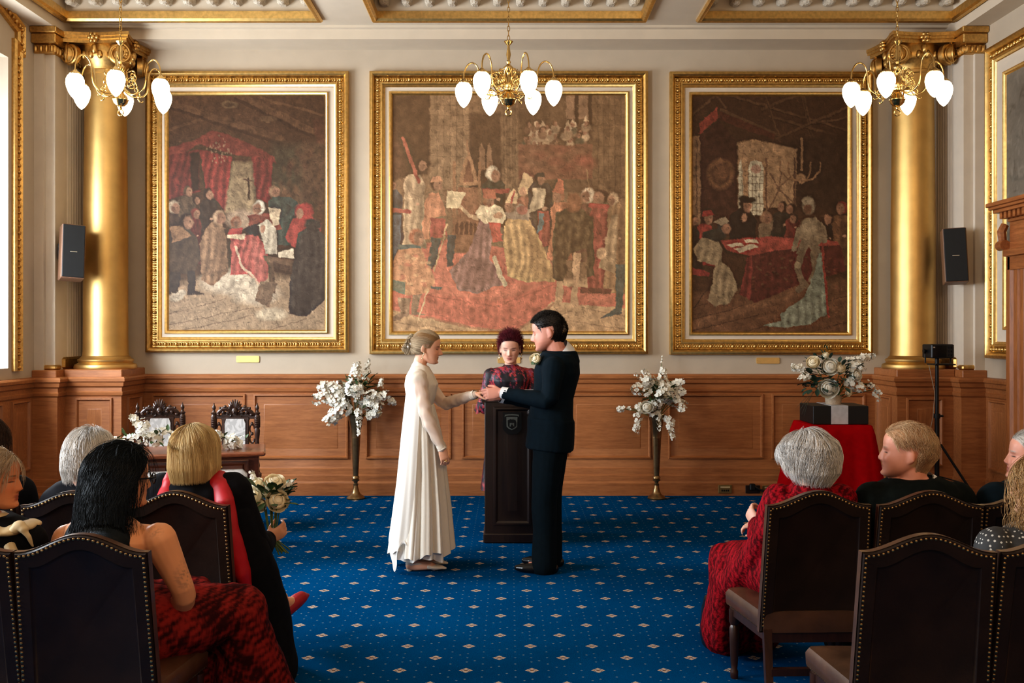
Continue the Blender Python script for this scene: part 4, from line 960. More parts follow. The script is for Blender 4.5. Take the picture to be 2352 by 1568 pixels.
TL, TDp = 1.25, .56
m = MB(); m.box(-TL, 0, 0, TDp, .725, .76, .012); obj('table_top', m.xf(TM), M_tabtop, t, angle=30)
m = MB(); m.box(-TL+.05, -.05, .04, TDp-.04, .56, .725, .004); obj('apron', m.xf(TM), M_tab, t, angle=30)
for a, b in ((-TL+.12, -.66), (-.60, -.12)):
    m = MB(); raised(m, a, b, .585, .705, lambda q, d, z: (q, .04-d, z)); dw = obj('drawer', m.xf(TM), M_tab, t, angle=25)
    m = MB(); mx_ = (a+b)/2
    m.tube([(mx_-.045, .018, .655), (mx_-.03, .008, .640), (mx_, .004, .634), (mx_+.03, .008, .640), (mx_+.045, .018, .655)], .005, 6)
    for s in (-.045, .045): m.ell((mx_+s, .02, .655), .010, seg=8, rin=6)
    obj('drop_handle', m.xf(TM), M_gold2, dw)
for x in (-TL+.09, -.09):
    for y in (.08, TDp-.08):
        m = MB(); m.lathe([(0, 0), (.03, 0), (.035, .03), (.022, .06), (.03, .10), (.038, .16), (.030, .24), (.022, .30), (.034, .34), (.034, .37), (.024, .40), (.036, .46), (.04, .52), (.04, .56), (0, .56)], (x, y, 0), 14)
        if y < .2: m.box(x-.045, x+.045, y-.03, y+.03, .5, .565, .006)
        obj('leg', m.xf(TM), M_tab, t)
t = thing('bench', 'low bench covered in pale damask tucked under the front of the writing table', 'bench', TB+Vector((-.62, -.1, 0)))
m = MB(); m.box(-1.12, -.13, -.16, .16, .52, .635, .035); obj('seat_pad', m.xf(TM), M_dam, t)
m = MB(); m.box(-1.12, -.13, -.16, .16, .46, .525, .005); obj('seat_rail', m.xf(TM), M_dark, t, angle=25)
for x in (-1.08, -.17):
    for y in (-.12, .12): m = MB(); m.lathe([(0, 0), (.022, 0), (.028, .05), (.018, .1), (.028, .3), (.02, .4), (.03, .46), (0, .46)], (x, y, 0), 12); obj('leg', m.xf(TM), M_dark, t)
def carved_chair(label):
    t = thing('carved_chair', label, 'chair', (0, 0, 0), 'carved chairs behind the writing table')
    w = .185
    for s in (-1, 1):
        m = MB(); m.lathe([(0, 0), (.022, 0), (.026, .05), (.02, .1), (.026, .2), (.026, .44), (.018, .47), (.024, .50), (.016, .54), (.021, .62), (.016, .72), (.022, .76), (.024, .80), (.019, .82), (.026, .83), (.026, .92), (.018, .935), (.028, .95), (.014, .96), (.010, .975), (.017, .99), (.014, 1.005), (.005, 1.02), (.006, 1.03), (0, 1.035)], (s*w, .22, 0), 14)
        for k in range(5): m.ell((s*w, .195, .84+k*.018), (.016, .008, .008), seg=6, rin=5)
        obj('back_post', m, M_dark, t, world=False)
        m = MB(); m.lathe([(0, 0), (.03, 0), (.033, .04), (.018, .07), (.028, .16), (.02, .28), (.03, .32), (.03, .44), (0, .44)], (s*.2, -.2, 0), 14); obj('front_leg', m, M_dark, t, world=False)
        m = MB(); m.tube([(s*w, .2, .68), (s*.21, .0, .69), (s*.215, -.2, .67), (s*.215, -.24, .63)], [.016, .02, .02, .016], 8); m.lathe([(0, .44), (.018, .44), (.022, .52), (.015, .58), (.02, .66), (0, .66)], (s*.21, -.2, 0), 10); obj('armrest', m, M_dark, t, world=False)
    m = MB(); m.box(-.225, .225, -.24, .22, .40, .445, .008); obj('seat_rail', m, M_dark, t, world=False)
    m = MB(); m.box(-.21, .21, -.23, .2, .44, .495, .025); obj('seat', m, M_dam, t, world=False)
    m = MB()     # frame of the back with arched top
    pad = [(-.085, .52), (.085, .52), (.088, .86), (.075, .90), (-.075, .90), (-.088, .86)]
    m.box(-.115, -.085, .205, .235, .50, .90, .004); m.box(.085, .115, .205, .235, .50, .90, .004); m.box(-.12, .12, .205, .235, .885, .92, .006); m.box(-.17, .17, .205, .235, .47, .52, .006); m.box(-.17, .17, .21, .232, .90, .93, .004)
    for k in range(22):
        z = .53+k*.0165
        for s in (-1, 1): m.ell((s*.093, .203, z), .004, seg=6, rin=4)
    for s in (-1, 1):   # pierced side scrolls
        for k in range(4):
            cz = .56+k*.085
            m.tube([(s*(.142+.020*math.cos(a)), .22, cz+.036*math.sin(a)*(1 if k % 2 else -1)) for a in np.linspace(0, 5.2, 14)], [.009-.004*q for q in np.linspace(0, 1, 14)], 6)
            m.ell((s*.142, .215, cz+.042), (.014, .012, .016), seg=8, rin=6)
    obj('back_frame', m, M_dark, t, world=False)
    m = MB()     # crest: shell mask with leaves
    for k in range(9):
        a = PI*(k+.5)/9; m.tube([(0+.018*math.cos(a), .205, .965+.018*math.sin(a)), (.045*math.cos(a), .195, .985+.05*math.sin(a)), (.062*math.cos(a), .205, .99+.078*math.sin(a))], [.008, .011, .004], 6)
    m.ell((0, .19, .965), (.026, .02, .034), seg=10, rin=8); m.ell((0, .172, .958), (.008, .012, .012), seg=8, rin=6)
    for s in (-1, 1):
        m.tube([(s*.03, .215, .95), (s*.07, .205, .985), (s*.105, .205, .985), (s*.14, .21, .955), (s*.165, .215, .93)], [.012, .018, .020, .017, .008], 8)
        for q, (x, z, r) in enumerate(((.06, .955, .017), (.085, 1.003, .016), (.10, .955, .018), (.125, .99, .014), (.14, .935, .016))): m.ell((s*x, .20, z), (r, .012, r*.8), Matrix.Rotation(q*.7*s, 3, 'Y'), 8, 6)
        m.tube([(s*.05+.018*math.cos(a)*s, .205, .935+.014*math.sin(a)) for a in np.linspace(0, 5, 12)], .006, 6)
    m.box(-.12, .12, .212, .232, .915, .96, .006)
    obj('carved_crest', m, M_dark, t, world=False)
    m = MB(); m.prism(pad, .20, .23, 'xz'); bp = obj('back_pad', m, M_dam, t, world=False, angle=30)
    return t
cc = carved_chair('carved dark chair with pale damask back, right of the pair behind the writing table')
cc.location = (wx(547, 8.6), 8.3, 0)
dup(cc, (wx(381, 8.6), 8.35, 0), math.radians(10), 'carved chair with pale damask back, left of the pair behind the writing table')

# ================================================================== RED TABLE, BOX, POT, STAND, SOCKETS
M_red = mat('red_cloth', (0.33, 0.001, 0.004), 0.8, var=.1, bump=.15, bscale=40, Specular_IOR_Level=.05)
RD = 8.75; rx0, rx1, rz = wx(1857, RD-.2), wx(1998, RD-.2), wz(976, RD-.22)
rcx, rcy = (rx0+rx1)/2, RD
t = thing('side_table', 'small table hidden under a red cloth, behind the silver-haired woman', 'table', (rcx, rcy, 0))
m = MB(); m.box(rx0+.02, rx1-.02, RD-.24, RD+.24, rz-.035, rz-.006, .004); obj('table_top', m, M_tab, t)
for sx in (rx0+.06, rx1-.06):
    for sy in (-.2, .2): m = MB(); m.lathe([(0, 0), (.018, 0), (.02, .4), (.024, rz-.04), (0, rz-.04)], (sx, RD+sy, 0), 10); obj('leg', m, M_tab, t)
def drape(x0, x1, y0, y1, z, drop, amp=.02, seed=1, flare=.05, corner=.16):
    """rectangular cloth over a table: flat top then hanging folds with corner points"""
    n = 36; per = []
    for s in range(4):
        for k in range(n):
            f = k/n
            per.append({0: (x0+(x1-x0)*f, y0, 0, -1), 1: (x1, y0+(y1-y0)*f, 1, 0), 2: (x1-(x1-x0)*f, y1, 0, 1), 3: (x0, y1-(y1-y0)*f, -1, 0)}[s]+(f,))
    rings = [[((x0+x1)/2+(p[0]-(x0+x1)/2)*q, (y0+y1)/2+(p[1]-(y0+y1)/2)*q, z) for p in per] for q in (.02, .6, .97)]
    rings.append([(p[0], p[1], z-.006) for p in per])
    for j in range(1, 9):
        f = j/8; r = []
        for i, p in enumerate(per):
            c = abs(p[4]-.5)*2; ph = i*.42+seed
            cn = max(0, c-.6)/.4
            o = .012+f*(flare+amp*math.sin(ph)+amp*.6*math.sin(ph*1.7+2)+cn*corner*.5)
            dx, dy = p[2], p[3]
            tx = (p[0]-(x0+x1)/2)/(x1-x0)*2; ty = (p[1]-(y0+y1)/2)/(y1-y0)*2
            r.append((p[0]+dx*o+(tx if dx == 0 else 0)*cn*f*.04, p[1]+dy*o+(ty if dy == 0 else 0)*cn*f*.04, z-.006-f*(drop+cn*corner*.0)))
        rings.append(r)
    m = MB(); m.loft(rings, True, False); m.f.append(tuple(range(4*n))); return m
cl = obj('tablecloth', drape(rx0, rx1, RD-.26, RD+.26, rz+.002, .62, seed=2), M_red, None, angle=None)
tag(cl, 'red cloth draped over the small table behind the silver-haired woman', 'tablecloth')
bx0, bx1 = wx(1868, RD-.2), wx(1995, RD-.2)
t = thing('box', 'black box with a white front band standing on the red cloth', 'box', ((bx0+bx1)/2, RD, rz+.003))
bz0, bz1 = rz+.004, wz(932, RD-.2)
m = MB(); m.box(bx0, bx1, RD-.2, RD+.2, bz0, bz1, .004); obj('carton', m, M_black, t, angle=25)
m = MB(); m.box(wx(1909, RD-.2), wx(1948, RD-.2), RD-.203, RD+.203, bz0+.002, bz1+.003); obj('band', m, mat('white_band', rgb(190, 190, 192), .6), t, smooth=False)
t = thing('flower_pot', 'pale textured pot holding roses on top of the black box', 'vase', (wx(1914, RD-.03), RD-.03, bz1))
m = MB(); m.lathe([(0, .003), (.062, .003), (.068, .02), (.070, .05), (.068, .085), (.060, .085), (.058, .03), (0, .03)], (wx(1914, RD-.03), RD-.03, bz1), 28, wob=lambda k, n: 1+.012*math.sin(k*2.2)); obj('pot', m, mat('pot_clay', rgb(186, 168, 146), .8, var=.12, nscale=60, bump=.6, bscale=120, bdist=.006), t)
# projector on a tripod stand
PD = 8.85; px_ = wx(2152, PD)
t = thing('tripod_stand', 'black tripod stand in front of the right gilded column, carrying a small monitor', 'stand', (px_, PD, 0))
m = MB(); m.tube([(px_, PD, .35), (px_, PD, wz(838, PD))], .016, 10); m.tube([(px_, PD, .30), (px_, PD, wz(955, PD))], .021, 10); obj('pole', m, M_blackm, t)
m = MB(); m.tube([(px_, PD, wz(955, PD)-.02), (px_, PD, wz(955, PD)+.02)], .029, 10); m.tube([(px_+.02, PD, wz(955, PD)), (px_+.055, PD, wz(955, PD))], .010, 8); obj('collar', m, M_blackm, t)
m = MB(); m.box(px_-.055, px_+.13, PD-.09, PD+.09, wz(838, PD), wz(838, PD)+.012, .003); obj('top_plate', m, M_blackm, t, angle=25)
m = MB(); m.tube([(px_, PD, wz(1020, PD)-.03), (px_, PD, wz(1020, PD)+.02)], .03, 10); obj('leg_hub', m, M_blackm, t)
for a in (-.35, 1.75, 3.84):
    m = MB(); dx, dy = math.cos(a), math.sin(a); z1 = wz(1020, PD)
    m.tube([(px_+.03*dx, PD+.03*dy, z1), (px_+.42*dx, PD+.42*dy, .012)], .011, 8); m.tube([(px_+.02*dx, PD+.02*dy, .36), (px_+.24*dx, PD+.24*dy, z1*.47)], .006, 6); lg = obj('leg', m, M_blackm, t)
    m = MB(); m.ell((px_+.42*dx, PD+.42*dy, .014), (.018, .018, .014), seg=10, rin=6); obj('rubber_foot', m, M_black, lg)
vz0, vz1 = wz(822, PD), wz(790, PD); vx0, vx1 = wx(2126, PD), wx(2183, PD)
t = thing('monitor', 'small black control monitor with knobs on top of the tripod stand', 'monitor', ((vx0+vx1)/2, PD, vz0))
m = MB(); m.box(vx0+.01, vx1-.01, PD-.10, PD+.10, vz0, vz1, .008); obj('case', m, M_black, t, angle=25)
m = MB(); m.box(vx0+.02, vx0+.14, PD-.104, PD-.099, vz0+.012, vz1-.012, .002); obj('screen', m, mat('dark_screen', (0.004, 0.006, 0.007), .12), t, angle=25)
for k in range(6):
    m = MB(); m.lathe([(0, 0), (.009, 0), (.008, .012), (0, .012)], (vx1-.055+(k % 2)*.024, PD-.10, vz0+.028+(k//2)*.034), 12, Matrix.Rotation(PI/2, 3, 'X')); obj('knob', m, M_blackm, t)
for x, s in ((vx0+.01, -1), (vx1-.01, 1)):
    m = MB(); m.tube([(x, PD, (vz0+vz1)/2), (x+s*.03, PD, (vz0+vz1)/2)], [.01, .024], 12); m.tube([(x+s*.012, PD, (vz0+vz1)/2), (x+s*.012, PD, vz0-.045)], .007, 6); obj('side_clamp', m, M_blackm, t)
m = MB(); m.box(vx0+.022, vx0+.04, PD-.106, PD-.103, vz1-.032, vz1-.022); obj('badge', m, M_silver, t, smooth=False)
m = MB(); m.tube([(px_, PD, vz0+.004), (px_, PD, wz(838, PD)+.012)], .018, 10); obj('mount', m, M_blackm, t)
t2 = MB(); t2.tube([(vx1-.20, PD-.02, vz0-.06), (px_-.04, PD-.05, 1.1), (px_-.06, PD-.06, .9), (px_-.11, PD-.04, .6), (px_-.10, PD-.02, .3), (px_-.13, PD-.1, .02), (px_-.4, PD+.3, .012), (px_-1.2, PD+.9, .012)], .0028, 6)
c1 = obj('cable', t2, mat('grey_cable', rgb(150, 140, 125), .6), None); tag(c1, 'thin pale cable hanging down beside the tripod stand pole', 'cable')
# sockets in the skirting
M_sock = mat('brass_socket', (0.34, 0.24, 0.10), 0.4, 0.8, var=.15)
def socket(p0, p1, y0, y1, label, n):
    a, b, z0, z1 = rect(p0, p1, y0, y1); yy = BW-.05
    t = thing('power_socket', label, 'socket', ((a+b)/2, yy, (z0+z1)/2), 'brass sockets in the skirting')
    m = MB(); m.box(a, b, yy-.016, yy, z0, z1, .004); f = obj('face_plate', m, M_sock, t, angle=25)
    m = MB(); m.box(a+.02, b-.02, yy-.020, yy-.015, z1-.032, z1-.014, .002); obj('cover', m, mat('socket_cream', rgb(200, 180, 140), .5), f)
    for k in range(n):
        m = MB(); m.box(a+.03+k*(b-a-.075)/max(1, n-1), a+.045+k*(b-a-.075)/max(1, n-1), yy-.018, yy-.015, z0+.018, z0+.036); obj('socket_hole', m, M_black, f, smooth=False)
socket(1647, 1678, 1111, 1130, 'brass socket with a cream cover in the skirting, nearest the right flower vase', 4)
socket(1748, 1792, 1112, 1130, 'wide brass socket in the skirting beside the black plug lead', 5)
m = MB(); yy = BW-.055; m.box(wx(1709, BW), wx(1742, BW), yy-.012, yy+.004, wz(1130, BW), wz(1112, BW), .003); o = obj('floor_outlet', m, M_lec, None, angle=25); tag(o, 'dark outlet plate in the skirting with the black plug in it', 'outlet')
t = thing('plug_lead', 'black plug and lead hanging across the skirting sockets', 'plug', (wx(1722, BW), yy-.03, wz(1115, BW)))
m = MB(); m.box(wx(1717, BW), wx(1729, BW), yy-.06, yy-.012, wz(1122, BW), wz(1107, BW), .008); obj('plug', m, M_black, t)
m = MB(); m.tube([(wx(1726, BW), yy-.045, wz(1112, BW)), (wx(1738, BW), yy-.06, wz(1120, BW)), (wx(1752, BW), yy-.055, wz(1125, BW)), (wx(1775, BW), yy-.05, wz(1124, BW)), (wx(1795, BW), yy-.05, wz(1126, BW)), (wx(1840, BW), yy-.08, .012), (wx(1900, BW), yy-.2, .010)], .011, 8); obj('lead', m, M_black, t)
# ================================================================== FLOWERS
M_petal = mat('white_petal', rgb(226, 222, 208), 0.6, var=.07, nscale=50, Subsurface_Weight=.0, Sheen_Weight=.1)
M_petalw = mat('ivory_petal', rgb(232, 220, 192), 0.6, var=.06, nscale=50)
M_leaf = mat('leaf_green', rgb(64, 88, 50), 0.55, var=.35, nscale=20)
M_leafd = mat('leaf_bluegreen', rgb(48, 72, 60), 0.55, var=.3, nscale=20)
M_stem = mat('stem_green', rgb(86, 104, 58), 0.6, var=.2)
def patch(fn, nu=4, nv=4):
    m = MB(); vs = [fn(-1+2*i/nu, j/nv) for j in range(nv+1) for i in range(nu+1)]
    fs = [(j*(nu+1)+i, j*(nu+1)+i+1, (j+1)*(nu+1)+i+1, (j+1)*(nu+1)+i) for j in range(nv) for i in range(nu)]
    return m.add(vs, fs)
def basis(n):
    s, u, d = frame_from(n, (0.13, 0.2, 1)); return Matrix((s, u, d)).transposed()
def rose_mb(c, n, r, seed=0):
    rg = random.Random(seed); m = MB(); B = basis(n); c = Vector(c)
    for ring, (N, R, top, fl) in enumerate(((3, .34, .80, .02), (4, .52, .72, .06), (5, .74, .55, .16), (6, .95, .36, .30))):
        for k in range(N):
            a0 = 2*PI*(k+ring*.37)/N+rg.uniform(-.12, .12); sp = 1.15*PI/N*1.15; w = rg.uniform(.9, 1.08)
            def fn(u, v):
                a = a0+u*sp; ph = -1.25+(1.25+top)*v
                rr = R*r*w*(math.cos(ph)**.6 if math.cos(ph) > 0 else 0)*(1-.10*u*u*v)+fl*r*max(0, v-.7)*2
                z = r*(.75*math.sin(ph)+.08)-(u*u)*.10*r*v-fl*r*max(0, v-.8)*1.4
                return c+B@Vector((rr*math.cos(a), rr*math.sin(a), z))
            p = patch(fn, 4, 5); m.merge(p)
    m.ell(c+B@Vector((0, 0, .08*r)), (r*.78, r*.78, r*.36), B, 12, 7); m.ell(c+B@Vector((0, 0, .34*r)), (r*.46, r*.46, r*.24), B, 10, 6); return m
def floret_mb(m, c, n, r, rg, N=5):
    B = basis(n); c = Vector(c); off = rg.uniform(0, 6.3)
    for k in range(N):
        a0 = off+2*PI*k/N; cu = rg.uniform(.1, .5)
        def fn(u, v):
            w = .62*r*math.sin(min(1, v*1.15+.08)*PI*.86)*u; l = r*v
            return c+B@Vector((l*math.cos(a0)-w*math.sin(a0), l*math.sin(a0)+w*math.cos(a0), r*(cu*v*v-.22*u*u*v)))
        m.merge(patch(fn, 2, 3))
def leaf_mb(m, p, d, L, w, droop=.2, n=(0, 0, 1)):
    s, u, d = frame_from(d, n); p = Vector(p)
    def fn(a, v): return p+d*L*v+s*(w*math.sin(PI*min(1, v*.97+.03))**.8*a)+u*(abs(a)*w*.25-droop*L*v*v)
    m.merge(patch(fn, 2, 5))
def spray(c, d, L, n, r, seed, taper=.5, width=.05):
    """a stem thickly set with florets"""
    rg = random.Random(seed); m = MB(); d = Vector(d).normalized(); s, u, _ = frame_from(d)
    n = int(n*1.5)
    for k in range(n):
        f = (k+.5)/n; a = rg.uniform(0, 2*PI); wd = width*(1-taper*f)*rg.uniform(.5, 1.05)
        o = s*math.cos(a)+u*math.sin(a); p = Vector(c)+d*L*f+o*wd+Vector((0, 0, -.15*L*f*f))
        nn = (o+d*.35+Vector((0, -.45, .15))).normalized(); floret_mb(m, p, nn, .82*r*(1-.45*taper*f)*rg.uniform(.8, 1.15), rg)
    return m
def stems_mb(pts, base, r=.0035):
    m = MB(); b = Vector(base)
    for p in pts: p = Vector(p); m.tube([b, b+(p-b)*.5+Vector((0, 0, .02)), p], r, 5)
    return m
def arrangement(label, base, items, leaves, cat='flowers', name='flower_arrangement', group=None, stem=True, leafm=None):
    """items: ('rose'|'spray', px, py, dy, ...) positions given in metres"""
    t = thing(name, label, cat, base, group); tips = []
    for k, it in enumerate(items):
        if it[0] == 'rose': _, p, n, r, mm = it; obj('rose', rose_mb(p, n, r, k), mm, t, angle=None, fix=False); tips.append(p)
        else: _, p, d, L, n, r, wd, tp = it; obj('blossom_spray', spray(p, d, L, n, r, k*7+1, tp, wd), M_petal, t, angle=None, fix=False); tips.append(p)
    m = MB()
    for p, d, L, w in leaves: leaf_mb(m, p, d, L, w)
    obj('foliage', m, leafm or M_leaf, t, angle=None, fix=False)
    if stem: obj('stems', stems_mb(tips, base), M_stem, t)
    return t
def trumpet(px, label, d=9.8):
    x = wx(px, d); s = FPX/d; z = lambda py: wz(py, d)
    t = thing('trumpet_vase', label, 'vase', (x, d, 0), 'tall bronze trumpet vases')
    mm = mat('bronze', (0.30, 0.20, 0.10), 0.30, .9, var=.25, nscale=14)
    m = MB(); m.lathe([(0, 0), (.088, 0), (.09, .012), (.075, .03), (.05, .045), (.036, .07), (.026, .11), (.022, .14), (0, .14)], (x, d, 0), 28); obj('foot', m, mm, t)
    m = MB(); m.lathe([(0, .135), (.024, .135), (.028, .145), (.018, .155), (.02, .17), (.036, .178), (.038, .19), (.028, .197), (.038, .205), (.034, .22), (.024, .23), (0, .23)], (x, d, 0), 24); obj('knop', m, mm, t)
    m = MB(); m.lathe([(0, .225), (.027, .228), (.031, .3), (.038, .45), (.043, .55), (.045, .60), (.0475, .602), (.047, .61), (.052, .68), (.066, .76), (.088, .83), (.083, .83), (.05, .70), (.036, .5), (0, .48)], (x, d, 0), 32); obj('trumpet', m, mm, t)
    return x, d
def ring_leaves(c, n, R, L, w, seed, up=.3):
    rg = random.Random(seed); o = []
    for k in range(n):
        a = rg.uniform(0, 2*PI); e = rg.uniform(-.4, 1.0); d = Vector((math.cos(a), math.sin(a)*.8, e+up)).normalized()
        o.append((Vector(c)+d*R*rg.uniform(.2, .9), (d+Vector((rg.uniform(-.4, .4), rg.uniform(-.4, .4), rg.uniform(-.4, .4)))).normalized(), L*rg.uniform(.6, 1.2), w*rg.uniform(.7, 1.2)))
    return o
# ---- left trumpet vase
x, d = trumpet(817, 'tall bronze trumpet vase standing left of the bride by the wall')
P = lambda px, py, dy=0: W(px, py, d+dy)
it = []
for px, py, dx, dz, L, n, r, wd, tp, dy in ((812, 900, .12, 1, .36, 60, .026, .085, .55, 0), (838, 872, .2, 1, .26, 34, .020, .055, .8, .02), (800, 915, -1, .75, .34, 46, .030, .08, .3, -.03), (795, 920, -1, .25, .33, 46, .028, .08, .3, -.06), (800, 930, -.8, -.5, .26, 40, .032, .08, .3, -.05), (775, 900, -1, .5, .22, 22, .022, .05, .6, 0), (850, 920, 1, .55, .22, 40, .026, .075, .4, -.03), (872, 890, .25, 1, .12, 16, .018, .035, .5, 0), (845, 925, .7, -.2, .14, 30, .030, .08, .3, -.06), (822, 940, .1, -1, .22, 26, .024, .045, .7, -.08), (815, 905, .0, .5, .15, 40, .03, .1, .2, -.08), (845, 955, 1, .5, .12, 16, .028, .045, .3, -.04), (780, 945, -.5, -1, .12, 18, .026, .04, .5, -.05), (735, 915, -1, .35, .06, 12, .018, .03, .4, 0), (750, 890, -.8, .9, .05, 10, .02, .03, .3, 0)):
    it.append(('spray', P(px, py, dy), (dx, -.25, dz), L, n, r, wd, tp))
rf = random.Random(31)
for k in range(9): it.append(('spray', P(rf.uniform(760, 862), rf.uniform(880, 945), rf.uniform(-.14, .05)), (rf.uniform(-1, 1), -.4, rf.uniform(-.4, .8)), .10, 14, rf.uniform(.022, .032), .06, .3))
it.append(('spray', P(892, 921, .05), (1, 0, .02), .07, 22, .02, .035, .1))
it.append(('rose', P(870, 948, -.05), (.7, -.5, .2), .035, M_petalw))
lv = ring_leaves(P(822, 905), 90, .24, .08, .022, 3)+[(P(860+i*3, 925-i*2, .0), (1, 0, .1), .03, .004) for i in range(8)]
arrangement('loose white orchid and stock flowers bursting from the vase left of the bride', (x, d, .78), it, lv, group=None)
# ---- right trumpet vase
x, d = trumpet(1508, 'tall bronze trumpet vase standing right of the groom by the wall')
it = []
for px, py, dx, dz, L, n, r, wd, tp, dy in ((1520, 890, .03, 1, .24, 46, .024, .065, .55, 0), (1520, 835, .0, 1, .10, 16, .011, .016, .8, 0), (1500, 880, -.6, 1, .20, 26, .018, .05, .5, 0), (1475, 870, -.8, .7, .10, 14, .014, .03, .4, 0), (1490, 895, -.8, .2, .18, 36, .026, .075, .4, -.05), (1470, 930, -.2, -1, .24, 34, .024, .055, .4, -.05), (1545, 890, .6, .6, .14, 26, .030, .06, .4, -.02), (1550, 900, .9, .1, .10, 18, .028, .05, .3, -.03), (1545, 910, .5, -.6, .16, 26, .026, .06, .3, -.05), (1525, 900, 0, -.1, .08, 34, .03, .09, .2, -.09), (1510, 945, .1, -1, .16, 20, .022, .04, .6, -.05), (1535, 955, .2, -1, .20, 22, .030, .045, .5, -.06), (1560, 918, .9, -.2, .09, 10, .016, .02, .5, 0)):
    it.append(('spray', P(px, py, dy), (dx, -.25, dz), L, n, r, wd, tp))
for k in range(8): it.append(('spray', P(rf.uniform(1475, 1552), rf.uniform(870, 945), rf.uniform(-.12, .05)), (rf.uniform(-1, 1), -.4, rf.uniform(-.4, .8)), .09, 13, rf.uniform(.020, .030), .055, .3))
it += [('spray', P(1432, 938, .05), (-1, 0, 0), .06, 22, .018, .032, .1), ('spray', P(1447, 937, .05), (-1, 0, 0), .03, 10, .014, .02, .1), ('rose', P(1485, 935, -.12), (-.2, -1, .2), .062, M_petal), ('rose', P(1528, 902, -.12), (.1, -1, .3), .05, M_petalw)]
lv = ring_leaves(P(1515, 915), 90, .20, .08, .024, 5)+[(P(1440+i*4, 937, .05), (-1, 0, 0), .04, .003) for i in range(9)]
arrangement('white roses and trailing orchids rising from the vase right of the groom', (x, d, .78), it, lv)
# ---- arrangement on the black box
d = RD-.03; P = lambda px, py, dy=0: W(px, py, d+dy); rg = random.Random(4); it = []
for px, py, r, n, mm in ((1867, 832, .058, (-.3, -.8, .5), M_petalw), (1905, 842, .078, (0, -1, .2), M_petal), (1930, 846, .050, (.3, -.9, .3), M_petalw), (1902, 891, .082, (-.1, -1, .1), M_petal), (1949, 902, .032, (.3, -.9, -.1), M_petalw), (1897, 815, .03, (0, -.5, .8), M_petalw), (1968, 862, .05, (.4, -.8, .1), M_petal)): it.append(('rose', P(px, py, -.12), n, r, mm))
for px, py, dx, dz, L, n, r, wd, tp in ((1840, 845, -1, .2, .08, 14, .026, .04, .3), (1855, 862, -.8, -.3, .08, 12, .024, .04, .3), (1955, 835, .7, .6, .14, 24, .026, .06, .4), (1985, 825, .7, .5, .10, 16, .024, .04, .5), (1950, 870, .4, -.3, .14, 26, .026, .07, .3), (1990, 880, .8, -.4, .14, 14, .018, .04, .4), (2005, 895, .6, -1, .10, 10, .018, .03, .4), (1823, 838, -.3, -1, .03, 12, .02, .012, .2), (1960, 850, .3, .3, .1, 20, .026, .07, .3)): it.append(('spray', P(px, py, -.05), (dx, -.3, dz), L, n, r, wd, tp))
lv = ring_leaves(P(1915, 870), 120, .30, .075, .020, 8, .1)+ring_leaves(P(1880, 885, -.08), 40, .16, .08, .026, 9, 0)+[(P(1896+rg.uniform(-8, 8), 830-k*3, 0), (rg.uniform(-.5, .5), -.2, .8), .05, .008) for k in range(12)]+[(P(1870, 900), (-.7, -.1, -1+k*.2), .22, .004) for k in range(4)]
arrangement('white roses with blue-green leaves in the pale pot on the black box', (wx(1914, d), d, bz1+.02), it, lv, leafm=M_leafd)
# ---- garland on the writing table
it = []; rg = random.Random(12); lv = []
for k in range(13):
    f = k/12; lx = -1.10+f*.92; p = TM@Vector((lx, .24+rg.uniform(-.05, .05), .80+.05*math.sin(f*PI)))
    it.append(('spray', p, (rg.uniform(-.8, .8), -.4, rg.uniform(.0, .9)), .12 if k not in (2, 3) else .24, 22, .024, .06, .4))
    lv += ring_leaves(p, 6, .08, .07, .014, k, .1)
it.append(('spray', TM@Vector((-.92, .24, .95)), (-.5, -.1, 1), .1, 12, .026, .03, .3))
arrangement('low garland of white orchids lying along the writing table', tuple(TM@Vector((-.62, .24, .762))), it, lv, stem=False)
